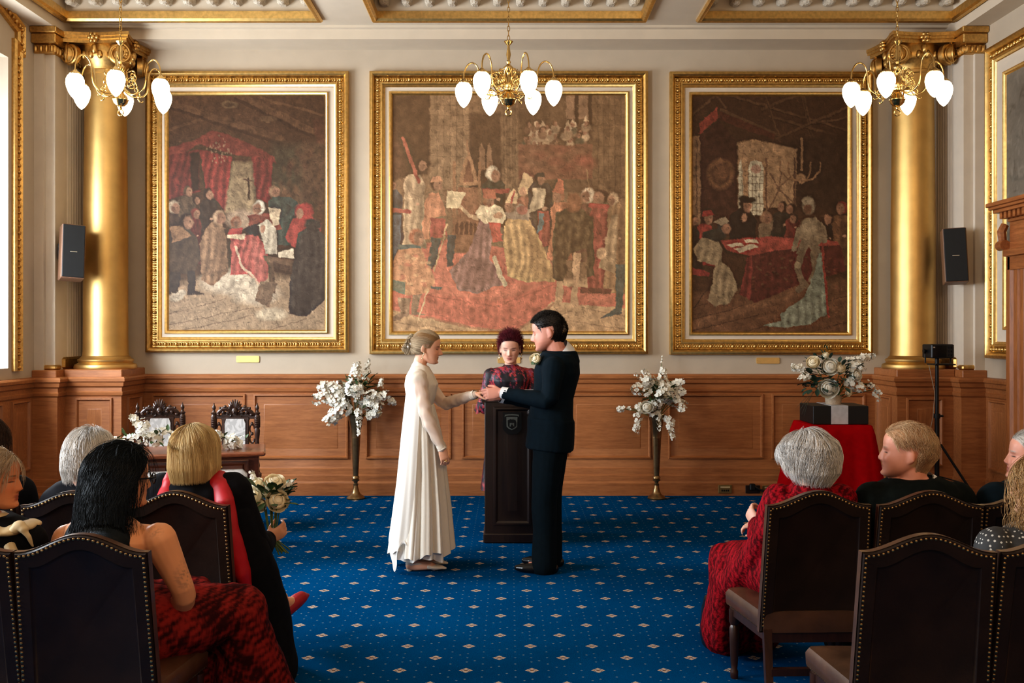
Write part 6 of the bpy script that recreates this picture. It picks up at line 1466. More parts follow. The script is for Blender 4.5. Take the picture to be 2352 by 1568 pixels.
def groom():
    D = 6.90; t = person('groom in a dark navy suit holding the hand of the bride', W(1255, 1308, D))
    F = Vector((-1, .20, 0)).normalized(); R = F.cross(Vector((0, 0, 1)))
    HM = face_matrix(W(1260, 759, D), (-1, .16, -.20), scale=1.15)
    pel, neck = W(1266, 1000, D), W(1286, 806, D)
    C = W(1281, 842, D); sR = C+R*.195; sL = C-R*.195
    eL, wL = W(1262, 922, D-.26), W(1152, 901, D-.13); eR, wR = W(1252, 925, D+.22), W(1148, 912, D+.10)
    b = MB(); head_in(b, HM, fem=False, stout=.75, nose=1.25); neck_in(b, neck, HM, .066); b.merge(torso_mb(pel, neck, R, 1.10, 1.12, belly=.03, t1=.90)); b.tube([sL, C, sR], .058, 14, round_caps=True)
    for a in ((sL, eL, wL), (sR, eR, wR)): b.merge(arm_mb(*a, k=1.05))
    b.merge(hand_mb(wL, (-1, .05, -.10), (.15, 1, -.25), 'L', (.55, .75, .85, .95), 1.08, .15, .06, .6)); b.merge(hand_mb(wR, (-1, -.12, -.05), (.1, -.5, .9), 'R', (.5, .6, .7, .75), 1.05, .3, .06, .6))
    ft = []
    for s, ax in ((-1, 1252), (1, 1266)):
        y = D-s*0+s*.10; hip = Vector((pel.x+R.x*s*.09, y, pel.z-.04)); ank = Vector((wx(ax, y), y, .10)); kn = Vector((hip.x*.45+ank.x*.55-.02, y, .50)); toe = Vector((ank.x-.19, y+.03+s*.01, .03)); b.merge(leg_mb(hip, kn, ank, 1.0)); b.merge(foot_mb(ank, toe+Vector((.03, 0, 0)), .62)); ft.append((hip, kn, ank, toe))
    body_obj(t, b, HM, .0038, 3, skin=(208, 146, 126), scalp=(34, 28, 24), lips=(160, 92, 84), brow=(64, 46, 36), blush=.5, shadow=1)
    for h, k, a, toe in ft: obj('shoe', remesh_mb(shoe_mb(a+Vector((0, 0, -.02)), toe)), M_blkleather, t) if False else link('shoe', remesh(shoe_mb(a+Vector((0, 0, -.02)), toe), .005, 3), M_blkleather, t)
    m = MB(); m.merge(torso_mb(pel, neck, R, 1.1, 1.12, .012, belly=.025, t0=-.1, t1=.3))
    for h, k, a, toe in ft:
        m.tube([h, h.lerp(k, .5), k, k.lerp(a, .5), a+Vector((-.005, 0, -.055))], [.115, .103, .088, .082, .088], 16, round_caps=True)
    cloth_obj('trousers', t, m, M_navyt, .007, 5, .004, 16)
    lapel_suit(t, pel, neck, R, 1.13, 1.16, .03, ((sL, eL, wL), (sR, eR, wR)), wz(1030, D))
    U = (Vector(neck)-pel).normalized(); cb = HM@Vector((0, -.030, -.012))
    m = MB(); ax = (cb-Vector(neck)); m.tube([Vector(neck)-Vector((.01, 0, .03)), Vector(neck)+ax*.35, Vector(neck)+ax*.95+Vector((.004, 0, .006))], [.128, .108, .090], 24, caps=False, ry=[.13, .110, .092]); m2 = MB(); m2.tube([Vector(neck)-Vector((.01, 0, .03)), Vector(neck)+ax*.35, Vector(neck)+ax*.95+Vector((.004, 0, .006))], [.124, .104, .086], 24, caps=False, ry=[.126, .106, .088]); m.merge(m2); obj('shirt_collar', m, M_shirt, t)
    f0 = Vector(neck)+F*.098+Vector((0, 0, -.01)); m = MB(); m.tube([f0+Vector((0, 0, .012)), f0+F*.012+Vector((0, 0, -.02)), f0+F*.03+Vector((0, 0, -.10)), f0+F*.055+Vector((0, 0, -.24))], [.022, .016, .028, .036], 10, up=F, ry=[.012, .010, .007, .006]); obj('tie', m, cloth_mat('green_tie', (0.004, 0.028, 0.024), .5), t)
    for s, (e_, w_) in ((-1, (eL, wL)), (1, (eR, wR))):
        d = (w_-e_).normalized(); m = MB(); m.tube([w_-d*.05, w_-d*.002], [.042, .040], 18, caps=False); m.tube([w_-d*.05, w_-d*.002], [.039, .037], 18, caps=False); obj('shirt_cuff', m, M_shirt, t)
    bp = W(1230, 824, D-.14); rs = obj('boutonniere', rose_mb(bp, (-.5, -.8, .3), .040, 3), M_petalw, t, angle=None, fix=False)
    m = MB()
    for k in range(5): leaf_mb(m, bp, (math.cos(k*1.3)-.2, -.3, math.sin(k*1.3)), .035, .010)
    for k in range(4): floret_mb(m, bp+Vector((-.02+.012*k, -.01, -.028)), (-.4, -.8, 0), .012, random.Random(k))
    obj('sprig', m, M_leaf, rs, angle=None, fix=False)
    def comb(p): return np.stack([p[:, 0]*.8, p[:, 1]*.3+.03, np.interp(p[:, 2], [.05, .15, .2], [-.06, .0, .02])], 1)
    P = grow(HM, 2600, comb, lambda p, r: np.interp(p[:, 2], [.05, .12, .16, .2], [.006, .010, .026, .046])*r.uniform(.7, 1.2, len(p)), 20, 0, .012, 9, mask=no_ear, curl=1.5, wfreq=15, R=(.079, .109, .117), hull=lambda z: np.interp(z, [.02, .05, .09, .12, .16, .2], [.60, .76, .98, 1.05, 1.12, 1.18]))
    hair_obj(P, t, (22, 18, 16), (58, 50, 43), .0015, seed=9, dark=.8)
groom()

# ------------------------------------------------------------------ OFFICIANT
def sequin_cols(v):
    n1 = vnoise(v*np.array((1, 1, .28)), 34, 21)+.6*vnoise(v*np.array((1, 1, .3)), 75, 22); n2 = vnoise(v, 240, 23); n3 = vnoise(v, 120, 25)
    c = np.tile(np.array((.010, .008, .014)), (len(v), 1)); a = np.clip((n1*.9+n2*.5+.10)*2.4, 0, 1)[:, None]
    red = np.where((n3 > .25)[:, None], np.array((.42, .055, .06)), np.where((n3 < -.3)[:, None], np.array((.20, .05, .10)), np.array((.30, .012, .016)))); return c*(1-a)+red*a
M_sequin = attr_mat('sequin_dress', rough=.5, bump=.5, bscale=260, bdist=.003, Specular_IOR_Level=.45)
def officiant():
    D = 8.42; t = person('officiant with cropped red hair in a dark red patterned dress behind the lectern', (wx(1173, D), D, 0))
    HM = face_matrix(W(1172, 797, D), (-.06, -1, -.20), scale=1.10)
    pel, neck = Vector((wx(1173, D), D+.02, .93)), W(1173, 845, D+.01); R = (-1, 0, 0)
    sR, sL = W(1128, 862, D), W(1219, 862, D); eR, eL = W(1116, 935, D+.02), W(1230, 935, D+.02); wR, wL = W(1140, 901, D-.14), W(1205, 901, D-.14)
    b = MB(); head_in(b, HM, fem=True); neck_in(b, neck, HM, .050); b.merge(torso_mb(pel, neck, R, 1.0, 1.0, bust=.03)); b.tube([sR, W(1173, 856, D), sL], .046, 14, round_caps=True)
    b.merge(arm_mb(sR, eR, wR, .92)); b.merge(arm_mb(sL, eL, wL, .92)); b.merge(hand_mb(wR, (.35, -1, -.1), (0, 0, -1), 'R', (.3,)*4, .95)); b.merge(hand_mb(wL, (-.35, -1, -.1), (0, 0, -1), 'L', (.3,)*4, .95))
    an = []
    for s in (-1, 1):
        hip = pel+Vector((s*.085, 0, -.03)); ank = Vector((pel.x+s*.08, D+.03, .10)); b.merge(leg_mb(hip, Vector((pel.x+s*.085, D-.0, .5)), ank, .9)); toe = ank+Vector((s*.02, -.17, -.075)); b.merge(foot_mb(ank, toe, .85)); an.append((ank, toe))
    body_obj(t, b, HM, .0038, 3, skin=(214, 164, 142), scalp=(60, 18, 24), lips=(150, 48, 52), lid=(140, 116, 112), brow=(70, 40, 36), blush=.3)
    for a, toe in an: link('shoe', remesh(shoe_mb(a+Vector((0, 0, -.02)), toe, .85), .005, 3), M_blkleather, t)
    g = torso_mb(pel, neck, R, 1.02, 1.02, .014, bust=.032, t0=0, t1=1.04); g.tube([sR, W(1173, 855, D), sL], [.058, .066, .058], 14, round_caps=True); g.tube([neck-Vector((0, 0, .09)), neck-Vector((0, 0, .03)), neck+Vector((0, -.004, .030))], [.125, .092, .063], 18)
    for s_, e_ in ((sR, eR), (sL, eL)): g.tube([s_, s_.lerp(e_, .3), s_.lerp(e_, .7), e_+Vector((0, -.03, .02))], [.064, .066, .070, .078], 16, round_caps=True)
    cloth_obj('dress_top', t, g, M_sequin, .0055, 4, .004, 30, cols=sequin_cols)
    m = MB(); rings = []; n = 90
    for j in range(31):
        f = j/30; z = 1.06+(.31-1.06)*f; rx = np.interp(f, [0, .25, 1], [.155, .19, .25]); ry = np.interp(f, [0, .25, 1], [.11, .15, .2])
        rings.append([(pel.x+rx*(1+.06*f*math.sin(11*a+1))*math.cos(a), D+.02+ry*(1+.06*f*math.sin(11*a+1))*math.sin(a), z) for a in np.linspace(0, 2*PI, n, endpoint=False)])
    m.loft(rings, True, False); o = obj('skirt', m, M_sequin, t, angle=None); paint(o.data, sequin_cols(get_v(o.data)))
    for e_ in (eR, eL):
        m = MB(); rings = []
        for j in range(7):
            f = j/6; rings.append([e_+Vector((0, -.04*(1-f), .05-f*.085))+Vector(((.072+.02*f)*(1+.12*f*math.sin(7*a))*math.cos(a), (.072+.02*f)*(1+.12*f*math.sin(7*a))*math.sin(a), .02*f*math.sin(a*3))) for a in np.linspace(0, 2*PI, 48, endpoint=False)])
        m.loft(rings, True, False); o = obj('sleeve_ruffle', m, M_sequin, t, angle=None); paint(o.data, sequin_cols(get_v(o.data)))
    def comb(p): return np.stack([p[:, 0]*1.6, p[:, 1]*.6-.05, np.interp(p[:, 2], [.06, .13, .2], [-.06, .02, .10])], 1)
    P = grow(HM, 2000, comb, lambda p, r: np.interp(p[:, 2], [.05, .12, .17, .21], [.016, .022, .045, .060])*r.uniform(.6, 1.15, len(p)), 12, 0, .022, 13, spread=.03, curl=.35, wfreq=5)
    hair_obj(P, t, (54, 12, 22), (116, 34, 46), .0014, seed=13)
    for s in (1, -1):
        m = MB(); m.tube([HM@Vector((s*.083, -.006, .066)), HM@Vector((s*.084, -.006, .03))], .0016, 6); m.ell(HM@Vector((s*.084, -.006, .026)), (.007, .003, .012), seg=8, rin=6); m.ell(HM@Vector((s*.084, -.006, .05)), (.006, .004, .006), seg=8, rin=6); obj('earring', m, M_pearl, t)
officiant()
# ================================================================== LEATHER CHAIRS
M_leather = mat('dark_leather', (0.016, 0.008, 0.005), 0.42, 0, .35, 7, .25, 90, .003, Specular_IOR_Level=.3, Coat_Weight=.06, Coat_Roughness=.35)
M_leath2 = mat('leather_edge', (0.075, 0.035, 0.018), 0.34, 0, .3, 10, .2, 120, .002, Coat_Weight=.2)
M_nail = mat('brass_nail', (0.55, 0.36, 0.16), 0.28, 1.0)
M_chwood = wood('chair_wood', rgb(34, 18, 11), rgb(70, 38, 22), 'z', .36, coat=.3)
def chair_top(u):        # camel-back outline, u in -1..1
    a = min(1, abs(u)/.92); return .905+.062*(.5+.5*math.cos(PI*a))**.85
def make_chair(label):
    t = thing('leather_chair', label, 'chair', (0, 0, 0), 'studded leather council chairs')
    N = 24
    def hw(z): return .224+.012*(1-(z-.33)/.58)
    def yb(z): return -.235-.075*((z-.40)/.5)       # leaning backwards
    def outline(ins, zb):
        o = []
        for k in range(N+1):
            u = -1+2*k/N; z = chair_top(u)-ins; o.append((u*(hw(z)-ins), z))
        return [(-(hw(zb)-ins), zb+ins)]+o+[((hw(zb)-ins), zb+ins)]
    m = MB(); zb = .345
    rings = []
    for ins, dy in ((.012, .048), (0, .038), (0, .008), (.006, 0), (.050, 0), (.056, .007), (.062, .010)):
        rings.append([(x, yb(z)+dy-.0, z) for x, z in outline(ins, zb)])
    m.loft(rings, True, False)
    n = len(rings[0]); L = len(m.v)
    m.f.append(tuple(range(n))); m.f.append(tuple(range(L-1, L-n-1, -1)))
    br = obj('backrest', m, M_leather, t, world=False, angle=40)
    e = MB()    # the thick leather edge strip round the top and sides
    ed = outline(-.002, zb)
    rings = [[(x*1.0, yb(z)+dy, z) for x, z in ed] for dy in (.006, .041)]
    e.loft(rings, True, False); obj('edge_strip', e, M_leath2, br, world=False, angle=40)
    nl = MB(); P = [Vector((x, 0, z)) for x, z in outline(.012, zb)]; acc = 0.0; step = .0165
    for a, b in zip(P[:-1], P[1:]):
        Ls = (b-a).length; q = -acc
        while q+step <= Ls:
            q += step; p = a.lerp(b, q/Ls); nl.ell((p.x, yb(p.z)-.001, p.z), (.0052, .0035, .0052), seg=7, rin=4)
        acc = Ls-q
    for k in range(25): nl.ell((-.2+.4*k/24, yb(.355)-.001, .357), (.0042, .003, .0042), seg=6, rin=4)
    o = obj('brass_nails', nl, M_nail, br, world=False, fix=False); o['kind'] = 'stuff'
    c = MB(); c.prism([(outline(.045, zb)[i][0], outline(.045, zb)[i][1]) for i in range(n)], -.012, .0, 'xz')
    c.v = [(x, yb(z)+.050+(-.012 if y < -.006 else .010), z) for x, y, z in c.v]; obj('front_cushion', c, M_leather, t, world=False, angle=40)
    s = MB(); rings = []
    for z, i in ((.345, .0), (.355, -.006), (.40, -.008), (.422, .004), (.434, .035), (.438, .09)):
        pl = [(-.215+i, -.24), (.215-i, -.24), (.262-i, .215-i), (.25-i, .232-i), (-.25+i, .232-i), (-.262+i, .215-i)]
        rings.append([(x, y, z) for x, y in pl])
    s.loft(rings); obj('seat', s, M_leath2, t, world=False, angle=35)
    sn = MB()
    for k in range(27):
        f = k/26
        for sx in (-1, 1): sn.ell((sx*(.217+.047*f), -.23+.445*f, .350), (.003, .004, .004), seg=6, rin=4)
    o = obj('seat_nails', sn, M_nail, t, world=False, fix=False); o['kind'] = 'stuff'
    r = MB(); r.prism([(-.205, -.23), (.205, -.23), (.25, .222), (-.25, .222)], .30, .347, 'xy'); obj('seat_rail', r, M_chwood, t, world=False, angle=30)
    for sx in (-1, 1):
        l = MB(); l.tube([(sx*.212, -.30, .0), (sx*.205, -.245, .2), (sx*.205, -.225, .36)], [.020, .023, .025], 4, up=(1, 1, 0)); obj('rear_leg', l, M_chwood, t, world=False, angle=30)
        l = MB(); l.lathe([(0, 0), (.016, 0), (.019, .01), (.019, .035), (.014, .045), (.018, .08), (.022, .17), (.024, .24), (.017, .255), (.026, .27), (.026, .33), (0, .33)], (sx*.235, .195, 0), 12); obj('front_leg', l, M_chwood, t, world=False)
    l = MB(); l.box(-.2, .2, -.275, -.245, .17, .20); obj('stretcher', l, M_chwood, t, world=False)
    return t
D1, D2 = 4.25, 3.35       # back planes of the two rows (y of the chair backs near the top)
ch0 = None
def put_chair(px, D, label, rz=0.0):
    global ch0
    loc = (wx(px, D), D+.30, 0)
    if ch0 is None: ch0 = make_chair(label); ch0.location = loc; ch0.rotation_euler = (0, 0, rz)
    else: dup(ch0, loc, rz, label)
put_chair(1876, D1, 'leather chair holding the silver-haired woman in red lace', .04)
put_chair(2140, D1, 'leather chair holding the sandy-haired man', 0)
put_chair(2387, D1, 'leather chair at the right edge holding the grey-haired man', -.03)
put_chair(2138, D2, 'empty leather chair in the right foreground, its whole back showing', -.02)
put_chair(2462, D2, 'leather chair cut by the right edge, holding the woman in dotted blouse', -.04)
put_chair(410, D1, 'leather chair holding the blonde woman with the bouquet', -.04)
put_chair(168, D1, 'leather chair holding the grey-haired guest behind the black-haired woman', 0)
put_chair(-92, D1, 'leather chair at the left edge in the front row, holding the dark-haired guest', .03)
put_chair(186, D2, 'leather chair in the left foreground holding the black-haired woman', 0)
put_chair(-134, D2, 'leather chair cut by the left edge, holding the woman in cream collar', .03)

# ================================================================== SEATED GUESTS
def seated(label, headc, fwd, neck, pel, sh, el, wr, kn, an, skin, scalp, fem=True, hs=1.0, stout=0.0, hands=None, toes=None, voxel=.005, bodyfwd=(0, 1, 0), lk=1.0, tw=1.0, ak=.95, neckr=.052, roll=0.0, **pk):
    """builds the body; returns a dict of everything the clothes need"""
    neck, pel = Vector(neck), Vector(pel); t = person(label, (pel.x, pel.y, 0)); R = Vector(bodyfwd).cross(Vector((0, 0, 1))).normalized()
    HM = face_matrix(headc, fwd, roll, hs); b = MB(); head_in(b, HM, fem=fem, stout=stout); neck_in(b, neck, HM, neckr); b.merge(torso_mb(pel, neck, R, tw, tw, bust=.025 if fem else 0)); b.tube([sh[0], (Vector(sh[0])+Vector(sh[1]))/2+Vector((0, 0, .012)), sh[1]], [.05, .058, .05], 14, round_caps=True)
    for i in (0, 1):
        b.merge(arm_mb(sh[i], el[i], wr[i], ak)); hd = (hands or {}).get(i, dict(d=(Vector(wr[i])-Vector(el[i])).normalized(), palm=(0, 0, -1), curl=(.4, .5, .5, .5))); b.merge(hand_mb(wr[i], hd['d'], hd['palm'], 'L' if i == 0 else 'R', hd['curl'], hd.get('s', .95), hd.get('thumb', .4)))
        hip = pel+R*(-.095 if i == 0 else .095)+Vector((0, .02, .0)); b.merge(leg_mb(hip, kn[i], an[i], lk)); toe = (toes or {}).get(i) or Vector((an[i][0], an[i][1]+.15, .03)); b.merge(foot_mb(an[i], toe, .85))
    body_obj(t, b, HM, voxel, 3, skin=skin, scalp=scalp, **pk)
    return dict(t=t, HM=HM, R=R, neck=neck, pel=pel, sh=[Vector(s) for s in sh], el=[Vector(s) for s in el], wr=[Vector(s) for s in wr], kn=[Vector(s) for s in kn], an=[Vector(s) for s in an], w=tw, fwd=Vector(bodyfwd))
def top_mb(p, inf=.014, slv=1.0, ak=1.0, t1=1.04, nk=.066, high=.0, bust=.028, w=None):
    w = w or p['w']; g = torso_mb(p['pel'], p['neck'], p['R'], w, w, inf, bust=bust, t0=-.05, t1=t1); g.tube([p['sh'][0], (p['sh'][0]+p['sh'][1])/2+Vector((0, 0, .014)), p['sh'][1]], [.058+inf*.4, .068, .058+inf*.4], 14, round_caps=True)
    if high or t1 > .9:
        q = p['neck']; g.tube([q-Vector((0, 0, .10)), q-Vector((0, 0, .05)), q+Vector((0, 0, max(high, .008)))], [.115, .122, nk+.022], 18)
    if slv > 0:
        for i in (0, 1): g.merge(arm_mb(p['sh'][i], p['el'][i], p['wr'][i], ak, inf, .96) if slv >= 1 else MB().tube([p['sh'][i], p['sh'][i].lerp(p['el'][i], slv)], [.06+inf, .056+inf], 14, round_caps=True))
    return g
def lap_mb(p, inf=.02, hem=.9, flare=1.5, legs=(0, 1)):
    g = MB(); pel = p['pel']; g.merge(torso_mb(pel, p['neck'], p['R'], p['w']*1.06, p['w']*1.06, inf, t0=-.1, t1=.3))
    for i in legs:
        hip = pel+p['R']*(-.08 if i == 0 else .08); g.tube([hip, hip.lerp(p['kn'][i], .5), p['kn'][i], p['kn'][i].lerp(p['an'][i], .5), p['kn'][i].lerp(p['an'][i], hem)], [.115+inf, .105+inf, .08+inf, .08*flare+inf, .085*flare+inf*1.5], 16, round_caps=True)
    if len(legs) == 2:
        for f in (.35, .7, .95, 1.0):
            a, b = pel.lerp(p['kn'][0], f), pel.lerp(p['kn'][1], f); g.tube([a, (a+b)/2-Vector((0, 0, .02)), b], [.085+inf*.5]*3, 12, round_caps=True)
        for f in (.25, .5, .75):
            a, b = p['kn'][0].lerp(p['an'][0], f*hem), p['kn'][1].lerp(p['an'][1], f*hem); g.tube([a, (a+b)/2, b], [.075*flare]*3, 12, round_caps=True)
    return g
def trousers_mb(p, inf=.018):
    g = torso_mb(p['pel'], p['neck'], p['R'], p['w']*1.05, p['w']*1.05, inf, t0=-.1, t1=.3)
    for i in (0, 1):
        hip = p['pel']+p['R']*(-.095 if i == 0 else .095); g.tube([hip, hip.lerp(p['kn'][i], .5), p['kn'][i], p['kn'][i].lerp(p['an'][i], .5), p['an'][i]+Vector((0, 0, -.03))], [.098+inf, .09+inf, .07+inf, .065+inf, .068+inf], 16, round_caps=True)
    return g
def shoes(p, m, toes=None):
    for i in (0, 1):
        toe = (toes or {}).get(i) or Vector((p['an'][i].x, p['an'][i].y+.15, .03)); link('shoe', remesh(shoe_mb(p['an'][i]+Vector((0, 0, -.02)), Vector(toe), .9), .005, 3), m, p['t'])
V = Vector
def std(px, d, z=.535): return V((wx(px, d), d, z))
M_blk = cloth_mat('black_wool', (0.006, 0.006, 0.008), .9, var=.2, sheen=0)
M_green = cloth_mat('dark_green_wool', (0.0045, 0.007, 0.006), .92, var=.3, sheen=0)
def lace_cols(v):
    n = vnoise(v, 130, 41)*.6+vnoise(v, 260, 42)*.6; s = np.clip(n*1.3+.45, 0, 1)[:, None]; return np.array((.06, .0012, .003))*(1-s)+np.array((.30, .006, .014))*s
M_lace = attr_mat('red_lace', rough=.75, bump=.8, bscale=180, bdist=.004, Specular_IOR_Level=.08)
# --- silver-haired woman in red lace
d = 4.52
p = seated('silver-haired woman in a red lace dress sitting on the right near the aisle', W(1856, 1050, d), (-.45, 1, -.02), W(1862, 1128, d), std(1862, d+.02), (W(1790, 1148, d+.03), W(1930, 1150, d-.02)), (W(1748, 1232, d+.12), W(1950, 1260, d+.1)), (W(1739, 1204, d+.31), W(1760, 1215, d+.42)),
    (V((wx(1692, 5.0), 5.0, .50)), V((wx(1745, 5.08), 5.08, .50))), (V((wx(1672, 5.15), 5.15, .11)), V((wx(1735, 5.2), 5.2, .11))), (206, 158, 136), (176, 170, 164), hs=1.02,
    hands={0: dict(d=(-.25, .55, .5), palm=(.9, .3, -.2), curl=(.9, 1., 1.05, 1.1)), 1: dict(d=(-.8, .35, .2), palm=(0, .2, -1), curl=(.8, .8, .8, .8))})
cloth_obj('lace_top', p['t'], top_mb(p, .016, ak=1.12, high=.035), M_lace, .006, 4, .005, 34, cols=lace_cols)
g = MB(); g.merge(lap_mb(p, .028, 1.0, 1.2)); kl = p['kn'][0]
for f in np.linspace(0, 1, 7): g.tube([p['pel'].lerp(kl, f)+V((-.02-.05*f, 0, .02)), kl.lerp(V((kl.x-.07, kl.y+.02, .12)), f)*.5+p['pel'].lerp(kl, f)*.5+V((-.03, 0, 0))], .07, 10, round_caps=True)
g.tube([W(1770, 1215, d+.05), W(1745, 1275, d+.15), W(1690, 1340, d+.35), V((wx(1668, 4.95), 4.95, .42))], [.07, .085, .085, .075], 12, round_caps=True)
g.tube([kl+V((-.04, -.05, 0)), V((wx(1660, 4.95), 4.95, .30)), V((wx(1655, 4.95), 4.95, .10))], [.08, .065, .05], 12, round_caps=True)
cloth_obj('lace_skirt', p['t'], g, M_lace, .008, 5, .006, 26, cols=lace_cols); shoes(p, M_blkleather)
def comb(q): return np.stack([q[:, 0]*1.2, -.035+q[:, 1]*.5, np.interp(q[:, 2], [.03, .10, .22], [-.13, -.07, -.02])], 1)
P = grow(p['HM'], 2800, comb, lambda q, r: np.interp(q[:, 2], [.03, .10, .2], [.05, .10, .14])*r.uniform(.8, 1.1, len(q)), 16, .30, .03, 61, R=(.098, .122, .126), wave=.22, wfreq=8, hull=lambda z: np.interp(z, [-.04, .0, .05, .12], [.62, .86, 1.16, 1.24]))
hair_obj(P, p['t'], (158, 154, 150), (248, 244, 238), .0015, seed=61, dark=.6)
# --- sandy-haired man
d = 4.52
p = seated('sandy-haired man in a dark suit turning his head left, right front row', W(2084, 1034, d), (-1, .34, .04), W(2100, 1102, d), std(2103, d+.02, .52), (W(2008, 1150, d), W(2196, 1150, d)), (V((wx(2000, d), d+.1, .66)), V((wx(2215, d), d+.1, .66))), (V((wx(2040, d), d+.32, .60)), V((wx(2180, d), d+.32, .60))),
    (V((1.68, 4.98, .50)), V((2.02, 4.98, .50))), (V((1.68, 5.05, .11)), V((2.02, 5.05, .11))), (200, 138, 114), (188, 150, 116), fem=False, hs=1.10, stout=.5, tw=1.12, neckr=.064, brow=(150, 120, 96))
sw = dict(w=1.14, inf=.022)
cloth_obj('suit_jacket', p['t'], top_mb(p, .024, ak=1.2, bust=0, w=1.12), M_green, .008, 5, .004, 20); cloth_obj('trousers', p['t'], trousers_mb(p), M_green, .009, 4, .004, 20); shoes(p, M_blkleather)
def collar(p, m, r=.090, up=.04, back=.02, name='shirt_collar', tilt=0):
    c = p['neck']; hb = p['HM']@V((0, -.03, -.008)); g = MB(); a = c.lerp(hb, .0)-V((0, 0, .02)); b = c.lerp(hb, .75)
    g.tube([a, a.lerp(b, .5), b], [r*1.22, r*1.06, r], 22, caps=False); g.tube([a, a.lerp(b, .5), b], [r*1.17, r*1.01, r*.95], 22, caps=False); return obj(name, g, m, p['t'])
collar(p, M_shirt)
def combm(q): return np.stack([q[:, 0]*1.3+.01, -.05+q[:, 1]*.2, np.interp(q[:, 2], [.03, .12, .2], [-.09, -.06, .0])], 1)
P = grow(p['HM'], 2400, combm, lambda q, r: np.interp(q[:, 2], [.03, .12, .2], [.03, .032, .055])*r.uniform(.7, 1.2, len(q)), 11, .15, .014, 71, R=(.079, .108, .117), curl=.35, wfreq=7, mask=no_ear, hull=lambda z: np.interp(z, [.02, .05, .09, .13], [.64, .80, 1.02, 1.10]))
hair_obj(P, p['t'], (160, 118, 84), (218, 190, 152), .0013, seed=71, dark=.7)
# --- grey-haired man at the right edge
d = 4.52
p = seated('grey-haired man in a dark suit at the right edge, front row', W(2372, 1046, d), (-1, .25, .10), W(2382, 1106, d), std(2385, d+.02, .52), (W(2290, 1150, d), W(2478, 1150, d)), (V((wx(2285, d), d+.1, .66)), V((wx(2490, d), d+.1, .66))), (V((wx(2330, d), d+.3, .6)), V((wx(2460, d), d+.3, .6))),
    (V((2.27, 4.98, .5)), V((2.55, 4.98, .5))), (V((2.27, 5.05, .11)), V((2.55, 5.05, .11))), (208, 148, 126), (180, 176, 170), fem=False, hs=1.04, stout=.3, tw=1.1, neckr=.062, brow=(170, 160, 150))
cloth_obj('suit_jacket', p['t'], top_mb(p, .024, ak=1.2, bust=0, w=1.12), M_navy, .008, 5, .004, 20); cloth_obj('trousers', p['t'], trousers_mb(p), M_navyt, .009, 4, .004, 20); shoes(p, M_blkleather); collar(p, M_shirt)
P = grow(p['HM'], 1800, combm, lambda q, r: np.interp(q[:, 2], [.03, .12, .2], [.025, .035, .05])*r.uniform(.7, 1.2, len(q)), 9, .1, .012, 81, R=(.079, .108, .117), curl=.3, wfreq=6, mask=no_ear, hull=lambda z: np.interp(z, [.02, .05, .09, .13], [.64, .80, 1.0, 1.08]))
hair_obj(P, p['t'], (140, 136, 130), (214, 210, 202), .0013, seed=81, dark=.7)
# --- woman in a dotted blouse, right edge of the second row
def dot_mat():
    t = NT('dotted_blouse'); v = t.coord('Object'); vo = t.n('ShaderNodeTexVoronoi'); t.l(v, vo.inputs['Vector']); vo.inputs['Scale'].default_value = 62; vo.inputs['Randomness'].default_value = .35
    f = t.math('LESS_THAN', vo.outputs['Distance'], .27); c = t.mix(f, (0.020, 0.020, 0.020), (0.42, 0.40, 0.36)); t.bsdf(c, .75, 0, t.bump(t.noise(v, 300, 2), .2, .001)); return t.m
M_dot = dot_mat()
d = 3.66
p = seated('woman with long wavy blonde hair in a dark dotted blouse, right edge', W(2398, 1112, d), (-.85, .6, -.02), W(2402, 1208, d), std(2390, d+.02), (W(2292, 1262, d), W(2500, 1262, d)), (W(2282, 1390, d+.08), V((wx(2520, d), d+.1, .66))), (W(2300, 1470, d+.3), V((wx(2480, d), d+.3, .6))),
    (V((1.86, 4.1, .5)), V((2.1, 4.12, .5))), (V((1.86, 4.18, .11)), V((2.1, 4.2, .11))), (216, 164, 140), (128, 96, 62), hs=1.0, brow=(110, 80, 56))
cloth_obj('dotted_blouse', p['t'], top_mb(p, .018, ak=1.2, high=.0), M_dot, .007, 5, .006, 22); cloth_obj('dotted_skirt', p['t'], lap_mb(p, .02, .85, 1.3), M_dot, .009, 5, .005, 22); shoes(p, M_blkleather)
def combl(q): return np.stack([q[:, 0]*1.2+np.sign(q[:, 0])*.02, q[:, 1]*.4-.03, np.full(len(q), -.06)], 1)
bd = [(np.array((0., -.02, -.12)), np.array((.17, .115, .11)))]
P = grow(p['HM'], 1500, combl, lambda q, r: r.uniform(.30, .46, len(q)), 26, .85, .03, 91, R=(.086, .112, .119), wave=.55, wfreq=26, body=bd, hull=lambda z: np.interp(z, [-.2, .0, .1], [1.5, 1.25, 1.1]))
hair_obj(P, p['t'], (128, 94, 58), (214, 178, 128), .0014, seed=91, dark=.6)
